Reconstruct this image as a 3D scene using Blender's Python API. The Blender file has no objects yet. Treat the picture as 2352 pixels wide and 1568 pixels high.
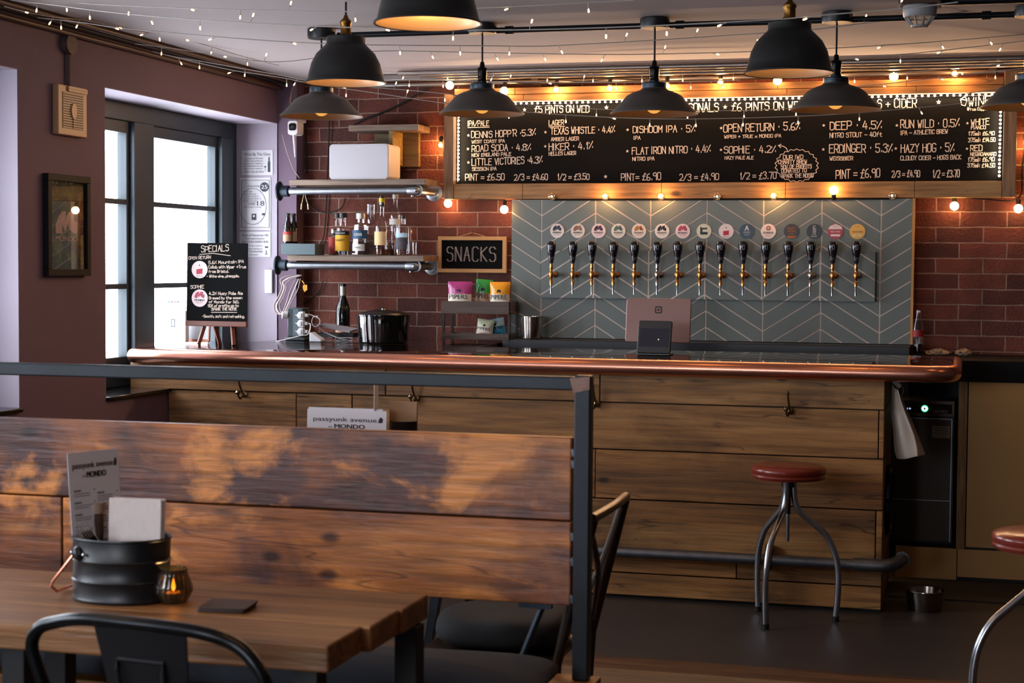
import bpy, bmesh, math, random
from mathutils import Vector, Matrix
random.seed(7)
C = bpy.context.scene
COL = C.collection
PI = math.pi

# ------------------------------------------------------------------ camera
# Room axes: X along the back wall to the right, Y towards the back wall, Z up, metres.
W, Hh = 2352.0, 1568.0
EYE = Vector((0.0, 0.0, 1.55))
FPX = 3836.479
AX = Vector((0.96462972, 0.0191199, -0.26291431))     # X axis seen in the lens (right, down, forward)
AY = Vector((0.2635085, -0.04245275, 0.96372249))
AZ = AX.cross(AY)
cam_d = bpy.data.cameras.new('camera')
cam = bpy.data.objects.new('camera', cam_d)
COL.objects.link(cam)
right = Vector((AX.x, AY.x, AZ.x)); down = Vector((AX.y, AY.y, AZ.y)); fwd = Vector((AX.z, AY.z, AZ.z))
m = Matrix.Identity(4)
for i in range(3):
    m[i][0] = right[i]; m[i][1] = -down[i]; m[i][2] = -fwd[i]; m[i][3] = EYE[i]
cam.matrix_world = m
cam_d.sensor_width = 36.0
cam_d.lens = FPX / W * 36.0
cam_d.clip_start = 0.05
cam_d.dof.use_dof = True
cam_d.dof.focus_distance = 8.2
cam_d.dof.aperture_fstop = 6.3
C.camera = cam

def ray(px, py):
    d = Vector((px - W / 2, py - Hh / 2, FPX))
    return Vector((d.dot(AX), d.dot(AY), d.dot(AZ)))
def on_x(px, py, v):
    r = ray(px, py); return EYE + r * ((v - EYE.x) / r.x)
def on_y(px, py, v):
    r = ray(px, py); return EYE + r * ((v - EYE.y) / r.y)
def on_z(px, py, v):
    r = ray(px, py); return EYE + r * ((v - EYE.z) / r.z)
def scale_at(p):          # metres per photo pixel at a point
    d = Vector(p) - EYE
    return (d.x * AX.z + d.y * AY.z + d.z * AZ.z) / FPX

# ------------------------------------------------------------------ world, exposure
C.view_settings.view_transform = 'Standard'
C.view_settings.look = 'None'
C.view_settings.exposure = 0.0
C.view_settings.gamma = 1.0
C.cycles.use_denoising = True
C.cycles.max_bounces = 7
C.cycles.diffuse_bounces = 4
C.cycles.glossy_bounces = 4
C.cycles.transparent_max_bounces = 10
C.cycles.transmission_bounces = 6
C.cycles.sample_clamp_indirect = 4.0
C.cycles.sample_clamp_direct = 30.0
C.cycles.caustics_reflective = False
C.cycles.caustics_refractive = False
C.cycles.use_light_tree = True
wd = bpy.data.worlds.new('daylight'); C.world = wd; wd.use_nodes = True
wd.node_tree.nodes['Background'].inputs[0].default_value = (0.96, 0.95, 1.0, 1)
wd.node_tree.nodes['Background'].inputs[1].default_value = 19.0

def lamp(name, kind, loc, energy, color, size=0.1, size_y=None, rot=None, spot=None):
    d = bpy.data.lights.new(name, kind); d.energy = energy; d.color = color
    if kind == 'AREA':
        d.size = size
        if size_y: d.shape = 'RECTANGLE'; d.size_y = size_y
    else:
        d.shadow_soft_size = size
    if kind == 'SPOT': d.spot_size = spot; d.spot_blend = 0.6
    o = bpy.data.objects.new(name, d); COL.objects.link(o); o.location = loc
    if rot: o.rotation_euler = rot
    return o
WARM = (1.0, 0.50, 0.17)
XL, YW, ZC = -3.86, 9.1, 2.60
XR, YF = 2.9, -2.2
# daylight comes in through the openings of the left wall (portals guide the sky's light into the room)
WIN = [(6.98, 8.98, 0.92, 2.355), (4.25, 6.25, 0.93, 2.355), (1.50, 3.50, 0.93, 2.355), (-1.2, 0.8, 0.93, 2.355)]
for k, (a, b, c, d) in enumerate(WIN):
    o = lamp('window_portal', 'AREA', (-4.235, (a + b) / 2, (c + d) / 2), 1, (1, 1, 1), d - c, b - a, (0, -PI / 2, 0))
    o.data.cycles.is_portal = True
FW = (-3.4, -1.5, 0.9, 2.42)          # shop window added unseen behind the camera for frontal daylight
o = lamp('window_portal', 'AREA', ((FW[0] + FW[1]) / 2, YF - .22, (FW[2] + FW[3]) / 2), 1, (1, 1, 1), FW[1] - FW[0], FW[3] - FW[2], (PI / 2, 0, 0)); o.data.cycles.is_portal = True

# ------------------------------------------------------------------ materials
def lin(h):
    h = h.lstrip('#'); c = [int(h[i:i + 2], 16) / 255 for i in (0, 2, 4)]
    return tuple(x / 12.92 if x <= 0.04045 else ((x + 0.055) / 1.055) ** 2.4 for x in c) + (1,)
MATS = {}
def mat(name, col, rough=0.6, metal=0.0, spec=0.5, trans=0.0, ior=1.45, coat=0.0, noise=0.0, nscale=6.0, bump=0.0, bscale=40.0, alpha=1.0):
    if name in MATS: return MATS[name]
    M = bpy.data.materials.new(name); M.use_nodes = True; MATS[name] = M
    nt = M.node_tree; b = nt.nodes['Principled BSDF']
    c = lin(col) if isinstance(col, str) else col
    b.inputs['Base Color'].default_value = c
    b.inputs['Roughness'].default_value = rough
    b.inputs['Metallic'].default_value = metal
    b.inputs['Specular IOR Level'].default_value = spec
    b.inputs['Transmission Weight'].default_value = trans
    b.inputs['IOR'].default_value = ior
    b.inputs['Coat Weight'].default_value = coat
    b.inputs['Alpha'].default_value = alpha
    if noise or bump:
        tc = nt.nodes.new('ShaderNodeTexCoord')
    if noise:
        n = nt.nodes.new('ShaderNodeTexNoise'); n.inputs['Scale'].default_value = nscale; n.inputs['Detail'].default_value = 5
        nt.links.new(tc.outputs['Object'], n.inputs['Vector'])
        mx = nt.nodes.new('ShaderNodeMix'); mx.data_type = 'RGBA'
        mx.inputs[6].default_value = tuple(x * (1 - noise) for x in c[:3]) + (1,)
        mx.inputs[7].default_value = tuple(min(1, x * (1 + noise)) for x in c[:3]) + (1,)
        nt.links.new(n.outputs['Fac'], mx.inputs[0]); nt.links.new(mx.outputs[2], b.inputs['Base Color'])
    if bump:
        n = nt.nodes.new('ShaderNodeTexNoise'); n.inputs['Scale'].default_value = bscale; n.inputs['Detail'].default_value = 4
        nt.links.new(tc.outputs['Object'], n.inputs['Vector'])
        bp = nt.nodes.new('ShaderNodeBump'); bp.inputs['Strength'].default_value = bump; bp.inputs['Distance'].default_value = 0.01
        nt.links.new(n.outputs['Fac'], bp.inputs['Height']); nt.links.new(bp.outputs['Normal'], b.inputs['Normal'])
    return M
def glow(name, col, strength, sample=False):
    if name in MATS: return MATS[name]
    M = bpy.data.materials.new(name); M.use_nodes = True; MATS[name] = M
    nt = M.node_tree; nt.nodes.clear()
    e = nt.nodes.new('ShaderNodeEmission'); o = nt.nodes.new('ShaderNodeOutputMaterial')
    e.inputs[0].default_value = lin(col) if isinstance(col, str) else col; e.inputs[1].default_value = strength
    nt.links.new(e.outputs[0], o.inputs[0])
    if not sample: M.cycles.emission_sampling = 'NONE'
    return M
def glass(name, col='#ffffff', rough=0.0, tint=0.12):
    # thin clear glass: mostly lets the light straight through, with a mirror-like surface
    if name in MATS: return MATS[name]
    M = bpy.data.materials.new(name); M.use_nodes = True; MATS[name] = M
    nt = M.node_tree; nt.nodes.clear(); o = nt.nodes.new('ShaderNodeOutputMaterial')
    t = nt.nodes.new('ShaderNodeBsdfTransparent'); t.inputs[0].default_value = lin(col)
    g = nt.nodes.new('ShaderNodeBsdfGlossy'); g.inputs['Roughness'].default_value = rough; g.inputs[0].default_value = (1, 1, 1, 1)
    lw0 = nt.nodes.new('ShaderNodeLayerWeight'); lw0.inputs[0].default_value = 0.5
    f = nt.nodes.new('ShaderNodeMath'); f.operation = 'POWER'; f.inputs[1].default_value = 4.0; nt.links.new(lw0.outputs['Facing'], f.inputs[0])
    ad = nt.nodes.new('ShaderNodeMath'); ad.operation = 'MULTIPLY_ADD'; ad.inputs[1].default_value = 0.6; ad.inputs[2].default_value = 0.03 + tint * 0.3
    mx = nt.nodes.new('ShaderNodeMixShader')
    nt.links.new(f.outputs[0], ad.inputs[0]); nt.links.new(ad.outputs[0], mx.inputs[0]); nt.links.new(t.outputs[0], mx.inputs[1]); nt.links.new(g.outputs[0], mx.inputs[2])
    nt.links.new(mx.outputs[0], o.inputs[0])
    return M
def ramp(nt, pts):
    r = nt.nodes.new('ShaderNodeValToRGB'); e = r.color_ramp.elements
    while len(e) < len(pts): e.new(0.5)
    for k, (p, c) in enumerate(pts):
        e[k].position = p; e[k].color = lin(c) if isinstance(c, str) else c
    return r
def wood(name, cols, stain=None, along='X', grain=9.0, stretch=0.09, rough=0.55, bump=0.35, stain_scale=1.6, stain_lo=0.45, stain_hi=0.6, plank=0.35, knots=True, seed=0.0, stain2=None, cracks=0.0):
    """Boards with the grain along one axis; each board (mesh island) gets its own shade; stains and knots are wear of the boards."""
    if name in MATS: return MATS[name]
    M = bpy.data.materials.new(name); M.use_nodes = True; MATS[name] = M
    nt = M.node_tree; b = nt.nodes['Principled BSDF']; L = nt.links.new
    tc = nt.nodes.new('ShaderNodeTexCoord'); gi = nt.nodes.new('ShaderNodeNewGeometry')
    off = nt.nodes.new('ShaderNodeVectorMath'); off.operation = 'SCALE'; off.inputs[0].default_value = (7.3, 3.1, 5.7); L(gi.outputs['Random Per Island'], off.inputs['Scale'])
    add = nt.nodes.new('ShaderNodeVectorMath'); add.operation = 'ADD'; L(tc.outputs['Object'], add.inputs[0]); L(off.outputs[0], add.inputs[1])
    ad2 = nt.nodes.new('ShaderNodeVectorMath'); ad2.operation = 'ADD'; L(add.outputs[0], ad2.inputs[0]); ad2.inputs[1].default_value = (seed, seed * 1.3, seed * 0.7)
    mp = nt.nodes.new('ShaderNodeMapping'); L(ad2.outputs[0], mp.inputs[0])
    mp.inputs['Scale'].default_value = {'X': (stretch, 1, 1), 'Y': (1, stretch, 1), 'Z': (1, 1, stretch)}[along]
    n1 = nt.nodes.new('ShaderNodeTexNoise'); n1.inputs['Scale'].default_value = grain; n1.inputs['Detail'].default_value = 8; n1.inputs['Roughness'].default_value = 0.62; n1.inputs['Distortion'].default_value = 0.6
    L(mp.outputs[0], n1.inputs['Vector'])
    n2 = nt.nodes.new('ShaderNodeTexNoise'); n2.inputs['Scale'].default_value = grain * 9; n2.inputs['Detail'].default_value = 5; L(mp.outputs[0], n2.inputs['Vector'])
    r1 = ramp(nt, [(0.28, cols[0]), (0.48, cols[1]), (0.72, cols[2])]); L(n1.outputs['Fac'], r1.inputs[0])
    out = r1.outputs[0]
    def mixc(fac, a, bb, typ='MIX'):
        x = nt.nodes.new('ShaderNodeMix'); x.data_type = 'RGBA'; x.blend_type = typ
        if isinstance(fac, float): x.inputs[0].default_value = fac
        else: L(fac, x.inputs[0])
        if isinstance(a, tuple): x.inputs[6].default_value = a
        else: L(a, x.inputs[6])
        if isinstance(bb, tuple): x.inputs[7].default_value = bb
        else: L(bb, x.inputs[7])
        return x.outputs[2]
    def patches(scale, lo, hi, sh):
        m2 = nt.nodes.new('ShaderNodeMapping'); L(ad2.outputs[0], m2.inputs[0]); m2.inputs['Location'].default_value = (sh, sh * .7, sh * 1.9)
        m2.inputs['Scale'].default_value = {'X': (0.7, 1, 1), 'Y': (1, .7, 1), 'Z': (1, 1, .7)}[along]
        n = nt.nodes.new('ShaderNodeTexNoise'); n.inputs['Scale'].default_value = scale; n.inputs['Detail'].default_value = 6; n.inputs['Roughness'].default_value = 0.6; n.inputs['Distortion'].default_value = 0.35
        L(m2.outputs[0], n.inputs['Vector'])
        r = ramp(nt, [(lo, (0, 0, 0, 1)), (hi, (1, 1, 1, 1))]); L(n.outputs['Fac'], r.inputs[0]); return r.outputs[0]
    if stain: out = mixc(patches(stain_scale, stain_lo, stain_hi, 3.0), out, lin(stain))
    if stain2: out = mixc(patches(stain_scale * 1.5, 0.54, 0.63, 11.0), out, lin(stain2))
    # fine grain
    r2 = ramp(nt, [(0.32, (0.42, 0.42, 0.42, 1)), (0.58, (1.12, 1.12, 1.12, 1))]); L(n2.outputs['Fac'], r2.inputs[0])
    out = mixc(0.75, out, r2.outputs[0], 'MULTIPLY')
    # shade of each board
    r3 = ramp(nt, [(0.0, (1 - plank,) * 3 + (1,)), (1.0, (1 + plank * .5,) * 3 + (1,))]); L(gi.outputs['Random Per Island'], r3.inputs[0])
    out = mixc(1.0, out, r3.outputs[0], 'MULTIPLY')
    if knots:
        mk = nt.nodes.new('ShaderNodeMapping'); L(ad2.outputs[0], mk.inputs[0]); mk.inputs['Scale'].default_value = {'X': (.55, 1, 1), 'Y': (1, .55, 1), 'Z': (1, 1, .55)}[along]
        v = nt.nodes.new('ShaderNodeTexVoronoi'); v.inputs['Scale'].default_value = 5.0; v.inputs['Randomness'].default_value = 1.0; L(mk.outputs[0], v.inputs['Vector'])
        rk = ramp(nt, [(0.05, (0.10, 0.07, 0.055, 1)), (0.105, (1, 1, 1, 1))]); L(v.outputs['Distance'], rk.inputs[0])
        out = mixc(0.9, out, rk.outputs[0], 'MULTIPLY')
    if cracks:      # long dark splits along the grain and small pits
        mk = nt.nodes.new('ShaderNodeMapping'); L(ad2.outputs[0], mk.inputs[0]); mk.inputs['Scale'].default_value = {'X': (.10, 1, 1), 'Y': (1, .10, 1), 'Z': (1, 1, .10)}[along]; mk.inputs['Location'].default_value = (4.4, 1.7, 9.1)
        nc = nt.nodes.new('ShaderNodeTexNoise'); nc.inputs['Scale'].default_value = 8.0; nc.inputs['Detail'].default_value = 3; L(mk.outputs[0], nc.inputs['Vector'])
        rc = ramp(nt, [(0.462, (1, 1, 1, 1)), (0.470, (.16, .11, .08, 1)), (0.478, (1, 1, 1, 1))]); L(nc.outputs['Fac'], rc.inputs[0])
        nm = nt.nodes.new('ShaderNodeTexNoise'); nm.inputs['Scale'].default_value = 2.6; L(ad2.outputs[0], nm.inputs['Vector'])
        rm = ramp(nt, [(0.46, (0, 0, 0, 1)), (0.56, (cracks, cracks, cracks, 1))]); L(nm.outputs['Fac'], rm.inputs[0])
        out = mixc(rm.outputs[0], out, mixc(1.0, out, rc.outputs[0], 'MULTIPLY'))
        v2 = nt.nodes.new('ShaderNodeTexVoronoi'); v2.inputs['Scale'].default_value = 17.0; L(ad2.outputs[0], v2.inputs['Vector'])
        rk = ramp(nt, [(0.05, (.2, .15, .1, 1)), (0.11, (1, 1, 1, 1))]); L(v2.outputs['Distance'], rk.inputs[0])
        rm2 = ramp(nt, [(0.52, (0, 0, 0, 1)), (0.6, (cracks, cracks, cracks, 1))]); L(n1.outputs['Fac'], rm2.inputs[0])
        out = mixc(rm2.outputs[0], out, mixc(1.0, out, rk.outputs[0], 'MULTIPLY'))
    L(out, b.inputs['Base Color']); b.inputs['Roughness'].default_value = rough
    bp = nt.nodes.new('ShaderNodeBump'); bp.inputs['Strength'].default_value = bump; bp.inputs['Distance'].default_value = 0.01
    L(n2.outputs['Fac'], bp.inputs['Height']); L(bp.outputs['Normal'], b.inputs['Normal'])
    return M

def brick_mat():
    M = bpy.data.materials.new('red_brick'); M.use_nodes = True
    nt = M.node_tree; b = nt.nodes['Principled BSDF']; L = nt.links.new
    tc = nt.nodes.new('ShaderNodeTexCoord'); sp = nt.nodes.new('ShaderNodeSeparateXYZ'); cb = nt.nodes.new('ShaderNodeCombineXYZ')
    L(tc.outputs['Object'], sp.inputs[0])
    nz = nt.nodes.new('ShaderNodeTexNoise'); nz.inputs['Scale'].default_value = 9; nz.inputs['Detail'].default_value = 4; L(tc.outputs['Object'], nz.inputs['Vector'])
    wob = nt.nodes.new('ShaderNodeMath'); wob.operation = 'MULTIPLY_ADD'; wob.inputs[1].default_value = 0.010; wob.inputs[2].default_value = -0.005 ; L(nz.outputs['Fac'], wob.inputs[0])
    ax = nt.nodes.new('ShaderNodeMath'); ax.operation = 'ADD'; L(sp.outputs['X'], ax.inputs[0]); L(wob.outputs[0], ax.inputs[1])
    az = nt.nodes.new('ShaderNodeMath'); az.operation = 'ADD'; L(sp.outputs['Z'], az.inputs[0]); L(wob.outputs[0], az.inputs[1])
    ox = nt.nodes.new('ShaderNodeMath'); ox.operation = 'ADD'; ox.inputs[1].default_value = 10.01; L(ax.outputs[0], ox.inputs[0])
    oz = nt.nodes.new('ShaderNodeMath'); oz.operation = 'ADD'; oz.inputs[1].default_value = 0.026; L(az.outputs[0], oz.inputs[0])
    L(ox.outputs[0], cb.inputs[0]); L(oz.outputs[0], cb.inputs[1])
    br = nt.nodes.new('ShaderNodeTexBrick'); L(cb.outputs[0], br.inputs['Vector'])
    br.inputs['Scale'].default_value = 1.0; br.inputs['Brick Width'].default_value = 0.240; br.inputs['Row Height'].default_value = 0.0813
    br.inputs['Mortar Size'].default_value = 0.0045; br.inputs['Mortar Smooth'].default_value = 0.35; br.inputs['Bias'].default_value = -0.1
    br.offset = 0.5
    br.inputs['Color1'].default_value = lin('#70382a'); br.inputs['Color2'].default_value = lin('#44201a'); br.inputs['Mortar'].default_value = lin('#8d7163')
    n2 = nt.nodes.new('ShaderNodeTexNoise'); n2.inputs['Scale'].default_value = 5; n2.inputs['Detail'].default_value = 7; n2.inputs['Roughness'].default_value = 0.7; L(tc.outputs['Object'], n2.inputs['Vector'])
    r = ramp(nt, [(0.3, (0.5, 0.46, 0.45, 1)), (0.55, (1, 1, 1, 1)), (0.75, (1.35, 1.25, 1.2, 1))]); L(n2.outputs['Fac'], r.inputs[0])
    mx = nt.nodes.new('ShaderNodeMix'); mx.data_type = 'RGBA'; mx.blend_type = 'MULTIPLY'; mx.inputs[0].default_value = 0.9; L(br.outputs['Color'], mx.inputs[6]); L(r.outputs[0], mx.inputs[7])
    L(mx.outputs[2], b.inputs['Base Color']); b.inputs['Roughness'].default_value = 0.85
    n3 = nt.nodes.new('ShaderNodeTexNoise'); n3.inputs['Scale'].default_value = 70; n3.inputs['Detail'].default_value = 4; L(tc.outputs['Object'], n3.inputs['Vector'])
    hh = nt.nodes.new('ShaderNodeMath'); hh.operation = 'MULTIPLY_ADD'; hh.inputs[1].default_value = -1.2; L(br.outputs['Fac'], hh.inputs[0]); L(n3.outputs['Fac'], hh.inputs[2])
    bp = nt.nodes.new('ShaderNodeBump'); bp.inputs['Strength'].default_value = 0.7; bp.inputs['Distance'].default_value = 0.012; L(hh.outputs[0], bp.inputs['Height']); L(bp.outputs['Normal'], b.inputs['Normal'])
    return M

# ------------------------------------------------------------------ mesh builder
class Fr:
    """A flat face in the room: origin, direction to its right, up, and outwards."""
    def __init__(s, o, r, u, n): s.o = Vector(o); s.r = Vector(r).normalized(); s.u = Vector(u).normalized(); s.n = Vector(n).normalized()
    def p(s, a, b, d=0.0): return s.o + s.r * a + s.u * b + s.n * d
def back_fr(o): return Fr(o, (1, 0, 0), (0, 0, 1), (0, -1, 0))
def left_fr(o): return Fr(o, (0, 1, 0), (0, 0, 1), (1, 0, 0))
_txt = {}
def text_mesh(s, bold=0.0):
    k = (s, bold)
    if k not in _txt:
        cu = bpy.data.curves.new('t', 'FONT'); cu.body = s; cu.size = 1.0; cu.offset = bold; cu.resolution_u = 3
        o = bpy.data.objects.new('t', cu); me = bpy.data.meshes.new_from_object(o)
        _txt[k] = ([(v.co.x, v.co.y) for v in me.vertices], [tuple(p.vertices) for p in me.polygons])
        bpy.data.objects.remove(o); bpy.data.curves.remove(cu); bpy.data.meshes.remove(me)
    return _txt[k]

GL = dict(zip('ABCDEFGHIJKLMNOPQRSTUVWXYZ', '022942 1535|02093948473606 3645433202|4839190803123243|02092948432202|49090242 0636|490902 0636|4839190803123243453 525|0209 4249 0646|0209|494332120314|0209 490642|090242|0209254942|02094249|190803123243483919|02093948463505|190803123243483919 2442|02093948463505 2542|483919080716364543321203|0949 2922|090312324349|092249|0912263249|0249 0942|092649 2622|09490242'.split('|')))
GL.update({'0': '190803123243483919', '1': '172922', '2': '08193948460242', '3': '081939484726454332120 3', '4': '290444 3732', '5': '490906364543321203', '6': '3918060312324344351504', '7': '094922', '8': '160708193948473616040312324345 36', '9': '473616070819394842',
           '.': '1213', '~': '1516', '%': '0249 0708 4344', '$': '4839281302 0242 0636', '=': '0444 0646', '/': '0249', '+': '0545 2327', '-': '0545', '*': '12283206461 2', ':': '1314 1617', "'": '1819', ',': '1311',
           'a': '46160503123243 4642', 'b': '0902 0516364543321203', 'c': '4536160503123243', 'd': '4942 4536160503123243', 'e': '04444536160503123243', 'f': '392812 0636', 'g': '4536160503123243 4641301001', 'h': '0902 0516364542', 'i': '0602 0809', 'k': '0902 460432', 'l': '0902', 'm': '0602 05162522 25364542', 'n': '0602 0516364542', 'o': '160503123243453616', 'p': '0600 0516364543321203', 'r': '0602 051636', 's': '4616051434433202', 't': '18132232 0636', 'u': '0603123243 4642', 'v': '062246', 'w': '0612253246', 'x': '0246 0642', 'y': '0622 4610', 'z': '06460242'})
GLP = {}
for k, s in GL.items():
    if k not in '*': pass
    out = []
    for st in s.replace(' 525', '525').replace('0 3', '03').replace('45 36', '4536').replace('1 2', '12').split(' '):
        out.append([(int(st[i]), int(st[i + 1])) for i in range(0, len(st), 2)])
    GLP[k] = out
def adv(ch):
    if ch == ' ': return 3.2
    return {'I': 2.2, '1': 3.8, 'i': 2, 'l': 2, '.': 2.6, '~': 3, ':': 3, "'": 2, ',': 2.6, 'M': 5.8, 'W': 5.8, 'm': 5.6, 'w': 5.4}.get(ch, 5.3)

class MB:
    def __init__(s): s.v = []; s.f = []; s.mi = []; s.ms = []; s.cur = 0; s.rnd = random.Random(3)
    def use(s, M):
        if M not in s.ms: s.ms.append(M)
        s.cur = s.ms.index(M); return s
    def face(s, idx): s.f.append(tuple(idx)); s.mi.append(s.cur)
    def poly(s, pts):
        b = len(s.v); s.v += [Vector(p) for p in pts]; s.face(range(b, b + len(pts))); return s
    def box(s, x0, x1, y0, y1, z0, z1):
        b = len(s.v); s.v += [Vector((x, y, z)) for z in (z0, z1) for y in (y0, y1) for x in (x0, x1)]
        for q in ((0, 2, 3, 1), (4, 5, 7, 6), (0, 1, 5, 4), (2, 6, 7, 3), (0, 4, 6, 2), (1, 3, 7, 5)): s.face([b + i for i in q])
        return s
    def fbox(s, fr, a0, a1, b0, b1, d0, d1):
        b = len(s.v); s.v += [fr.p(a, bb, d) for d in (d0, d1) for bb in (b0, b1) for a in (a0, a1)]
        for q in ((0, 2, 3, 1), (4, 5, 7, 6), (0, 1, 5, 4), (2, 6, 7, 3), (0, 4, 6, 2), (1, 3, 7, 5)): s.face([b + i for i in q])
        return s
    def prism(s, fr, pts, d0, d1):
        n = len(pts); b = len(s.v)
        s.v += [fr.p(a, c, d0) for a, c in pts] + [fr.p(a, c, d1) for a, c in pts]
        s.face([b + n + i for i in range(n)]); s.face([b + n - 1 - i for i in range(n)])
        for i in range(n):
            j = (i + 1) % n; s.face((b + i, b + j, b + n + j, b + n + i))
        return s
    def disc(s, fr, a, c, r, d0, d1, n=28, sx=1.0):
        return s.prism(fr, [(a + sx * r * math.cos(2 * PI * i / n), c + r * math.sin(2 * PI * i / n)) for i in range(n)], d0, d1)
    def flat(s, fr, pts, d): return s.poly([fr.p(a, c, d) for a, c in pts])
    def tube(s, pts, r, n=8, cap=True):
        pts = [Vector(p) for p in pts]; rs = r if isinstance(r, (list, tuple)) else [r] * len(pts)
        b = len(s.v); prev = None
        for k, p in enumerate(pts):
            t = (pts[min(k + 1, len(pts) - 1)] - pts[max(k - 1, 0)]).normalized()
            if prev is None:
                a = Vector((0, 0, 1)) if abs(t.z) < 0.9 else Vector((1, 0, 0)); u = t.cross(a).normalized()
            else:
                u = (prev - t * prev.dot(t)).normalized()
            prev = u; w = t.cross(u)
            s.v += [p + (u * math.cos(2 * PI * i / n) + w * math.sin(2 * PI * i / n)) * rs[k] for i in range(n)]
        for k in range(len(pts) - 1):
            for i in range(n):
                j = (i + 1) % n; s.face((b + k * n + i, b + k * n + j, b + (k + 1) * n + j, b + (k + 1) * n + i))
        if cap:
            s.face([b + n - 1 - i for i in range(n)]); e = b + (len(pts) - 1) * n; s.face([e + i for i in range(n)])
        return s
    def lathe(s, prof, c=(0, 0, 0), n=28, axis=(0, 0, 1), sx=1.0, sy=1.0, rib=None):
        c = Vector(c); t = Vector(axis).normalized(); a = Vector((1, 0, 0)) if abs(t.x) < 0.9 else Vector((0, 1, 0))
        if abs(t.z) > .9: u = Vector((1, 0, 0)); w = Vector((0, 1, 0)) * (1 if t.z > 0 else -1)
        else: u = t.cross(a).normalized(); w = t.cross(u)
        b = len(s.v)
        for r, z in prof:
            for i in range(n):
                q = 1.0 if not rib else (1 + rib[1] * math.cos(rib[0] * 2 * PI * i / n))
                s.v.append(c + t * z + (u * sx * math.cos(2 * PI * i / n) + w * sy * math.sin(2 * PI * i / n)) * r * q)
        for k in range(len(prof) - 1):
            for i in range(n):
                j = (i + 1) % n; s.face((b + k * n + i, b + k * n + j, b + (k + 1) * n + j, b + (k + 1) * n + i))
        if prof[0][0] > 1e-5: s.face([b + n - 1 - i for i in range(n)])
        if prof[-1][0] > 1e-5: e = b + (len(prof) - 1) * n; s.face([e + i for i in range(n)])
        return s
    def shell(s, prof, c=(0, 0, 0), n=28, axis=(0, 0, 1), sx=1.0, sy=1.0, rib=None):      # an open surface of revolution, both ends left open
        s.lathe(prof, c, n, axis, sx, sy, rib)
        for end in (prof[-1][0], prof[0][0]):
            if end > 1e-5: s.f.pop(); s.mi.pop()
        return s
    def ball(s, c, r, n=10, sz=1.0):
        k = max(4, n // 2)
        return s.lathe([(max(1e-6, r * math.sin(PI * i / k)), -r * sz * math.cos(PI * i / k)) for i in range(k + 1)], c, n)
    def text(s, t, fr, a, b, h, w=None, align='L', d=0.001, bold=0.0, rot=0.0):
        if bold:            # heavier printing: the same letters struck side by side
            for i_, o_ in enumerate((-1, 1, 0)): s.text(t, fr, a + o_ * bold * h * 1.2, b, h, w, align, d + .0002 * i_, 0.0, rot)
            return s
        vs, fs = text_mesh(t, 0.0)
        if not vs: return s
        x0 = min(p[0] for p in vs); x1 = max(p[0] for p in vs); k = h / 0.73; kx = k if w is None else w / max(1e-6, x1 - x0)
        ww = (x1 - x0) * kx; sh = {'L': 0, 'C': -ww / 2, 'R': -ww}[align]; base = len(s.v)
        cr, sr = math.cos(rot), math.sin(rot)
        for x, y in vs:
            xx = (x - x0) * kx + sh; yy = y * k; s.v.append(fr.p(a + xx * cr - yy * sr, b + xx * sr + yy * cr, d))
        for f in fs: s.face([base + i for i in f])
        return s
    def line(s, fr, pts, lw, d):
        for (a, b), (c, e) in zip(pts[:-1], pts[1:]):
            s.kk = (s.kk + 1) % 5; dd = d + .00025 * s.kk
            dx, dy = c - a, e - b; l = math.hypot(dx, dy) or 1e-6; dx *= lw / 2 / l; dy *= lw / 2 / l
            s.flat(fr, [(a - dx + dy, b - dy - dx), (c + dx + dy, e + dy - dx), (c + dx - dy, e + dy + dx), (a - dx - dy, b - dy + dx)], dd)
        return s
    def chalk(s, t, fr, p0, p1, h, lw, d=0.0015):
        """Hand lettering: strokes fitted between two baseline points."""
        tot = sum(adv(c) for c in t) - 1.2; ux, uy = (p1[0] - p0[0]), (p1[1] - p0[1]); L = math.hypot(ux, uy); ux /= L; uy /= L
        kx = L / tot; ky = h / 7.0; x = 0.0; R = s.rnd
        for c in t:
            if c != ' ':
                j = R.uniform(-.25, .25); g = R.uniform(.94, 1.06)
                for st in GLP[c]:
                    q = [((x + px) * kx, ((py - 2) * g + j) * ky) for px, py in st]
                    s.line(fr, [(p0[0] + a * ux - b * uy * 0.0, p0[1] + a * uy + b) for a, b in q], lw, d)
            x += adv(c)
        return s
    def build(s, name, M=None, parent=None, smooth=True, bev=0.0, origin=None, sub=0):
        me = bpy.data.meshes.new(name)
        base = Vector((0, 0, 0))
        if parent is not None:
            p = parent
            while p is not None: base += p.location; p = p.parent
        elif origin is not None: base = Vector(origin)
        elif s.v:
            xs = [v.x for v in s.v]; ys = [v.y for v in s.v]
            base = Vector(((min(xs) + max(xs)) / 2, (min(ys) + max(ys)) / 2, min(v.z for v in s.v)))
        me.from_pydata([v - base for v in s.v], [], s.f)
        if M is not None and not s.ms: me.materials.append(M)
        for mm in s.ms: me.materials.append(mm)
        if s.ms: me.polygons.foreach_set('material_index', s.mi)
        bm = bmesh.new(); bm.from_mesh(me); bmesh.ops.recalc_face_normals(bm, faces=bm.faces[:]) if s.recalc else None; bm.to_mesh(me); bm.free()
        if smooth:
            me.polygons.foreach_set('use_smooth', [True] * len(me.polygons)); me.set_sharp_from_angle(angle=math.radians(38))
        me.update()
        o = bpy.data.objects.new(name, me); COL.objects.link(o)
        if parent is not None: o.parent = parent
        else: o.location = base
        if bev:
            md = o.modifiers.new('bevel', 'BEVEL'); md.width = bev; md.segments = 2; md.limit_method = 'ANGLE'; md.angle_limit = math.radians(40)
        if sub:
            md = o.modifiers.new('sub', 'SUBSURF'); md.levels = sub; md.render_levels = sub
        return o
    recalc = True; kk = 0

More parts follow.
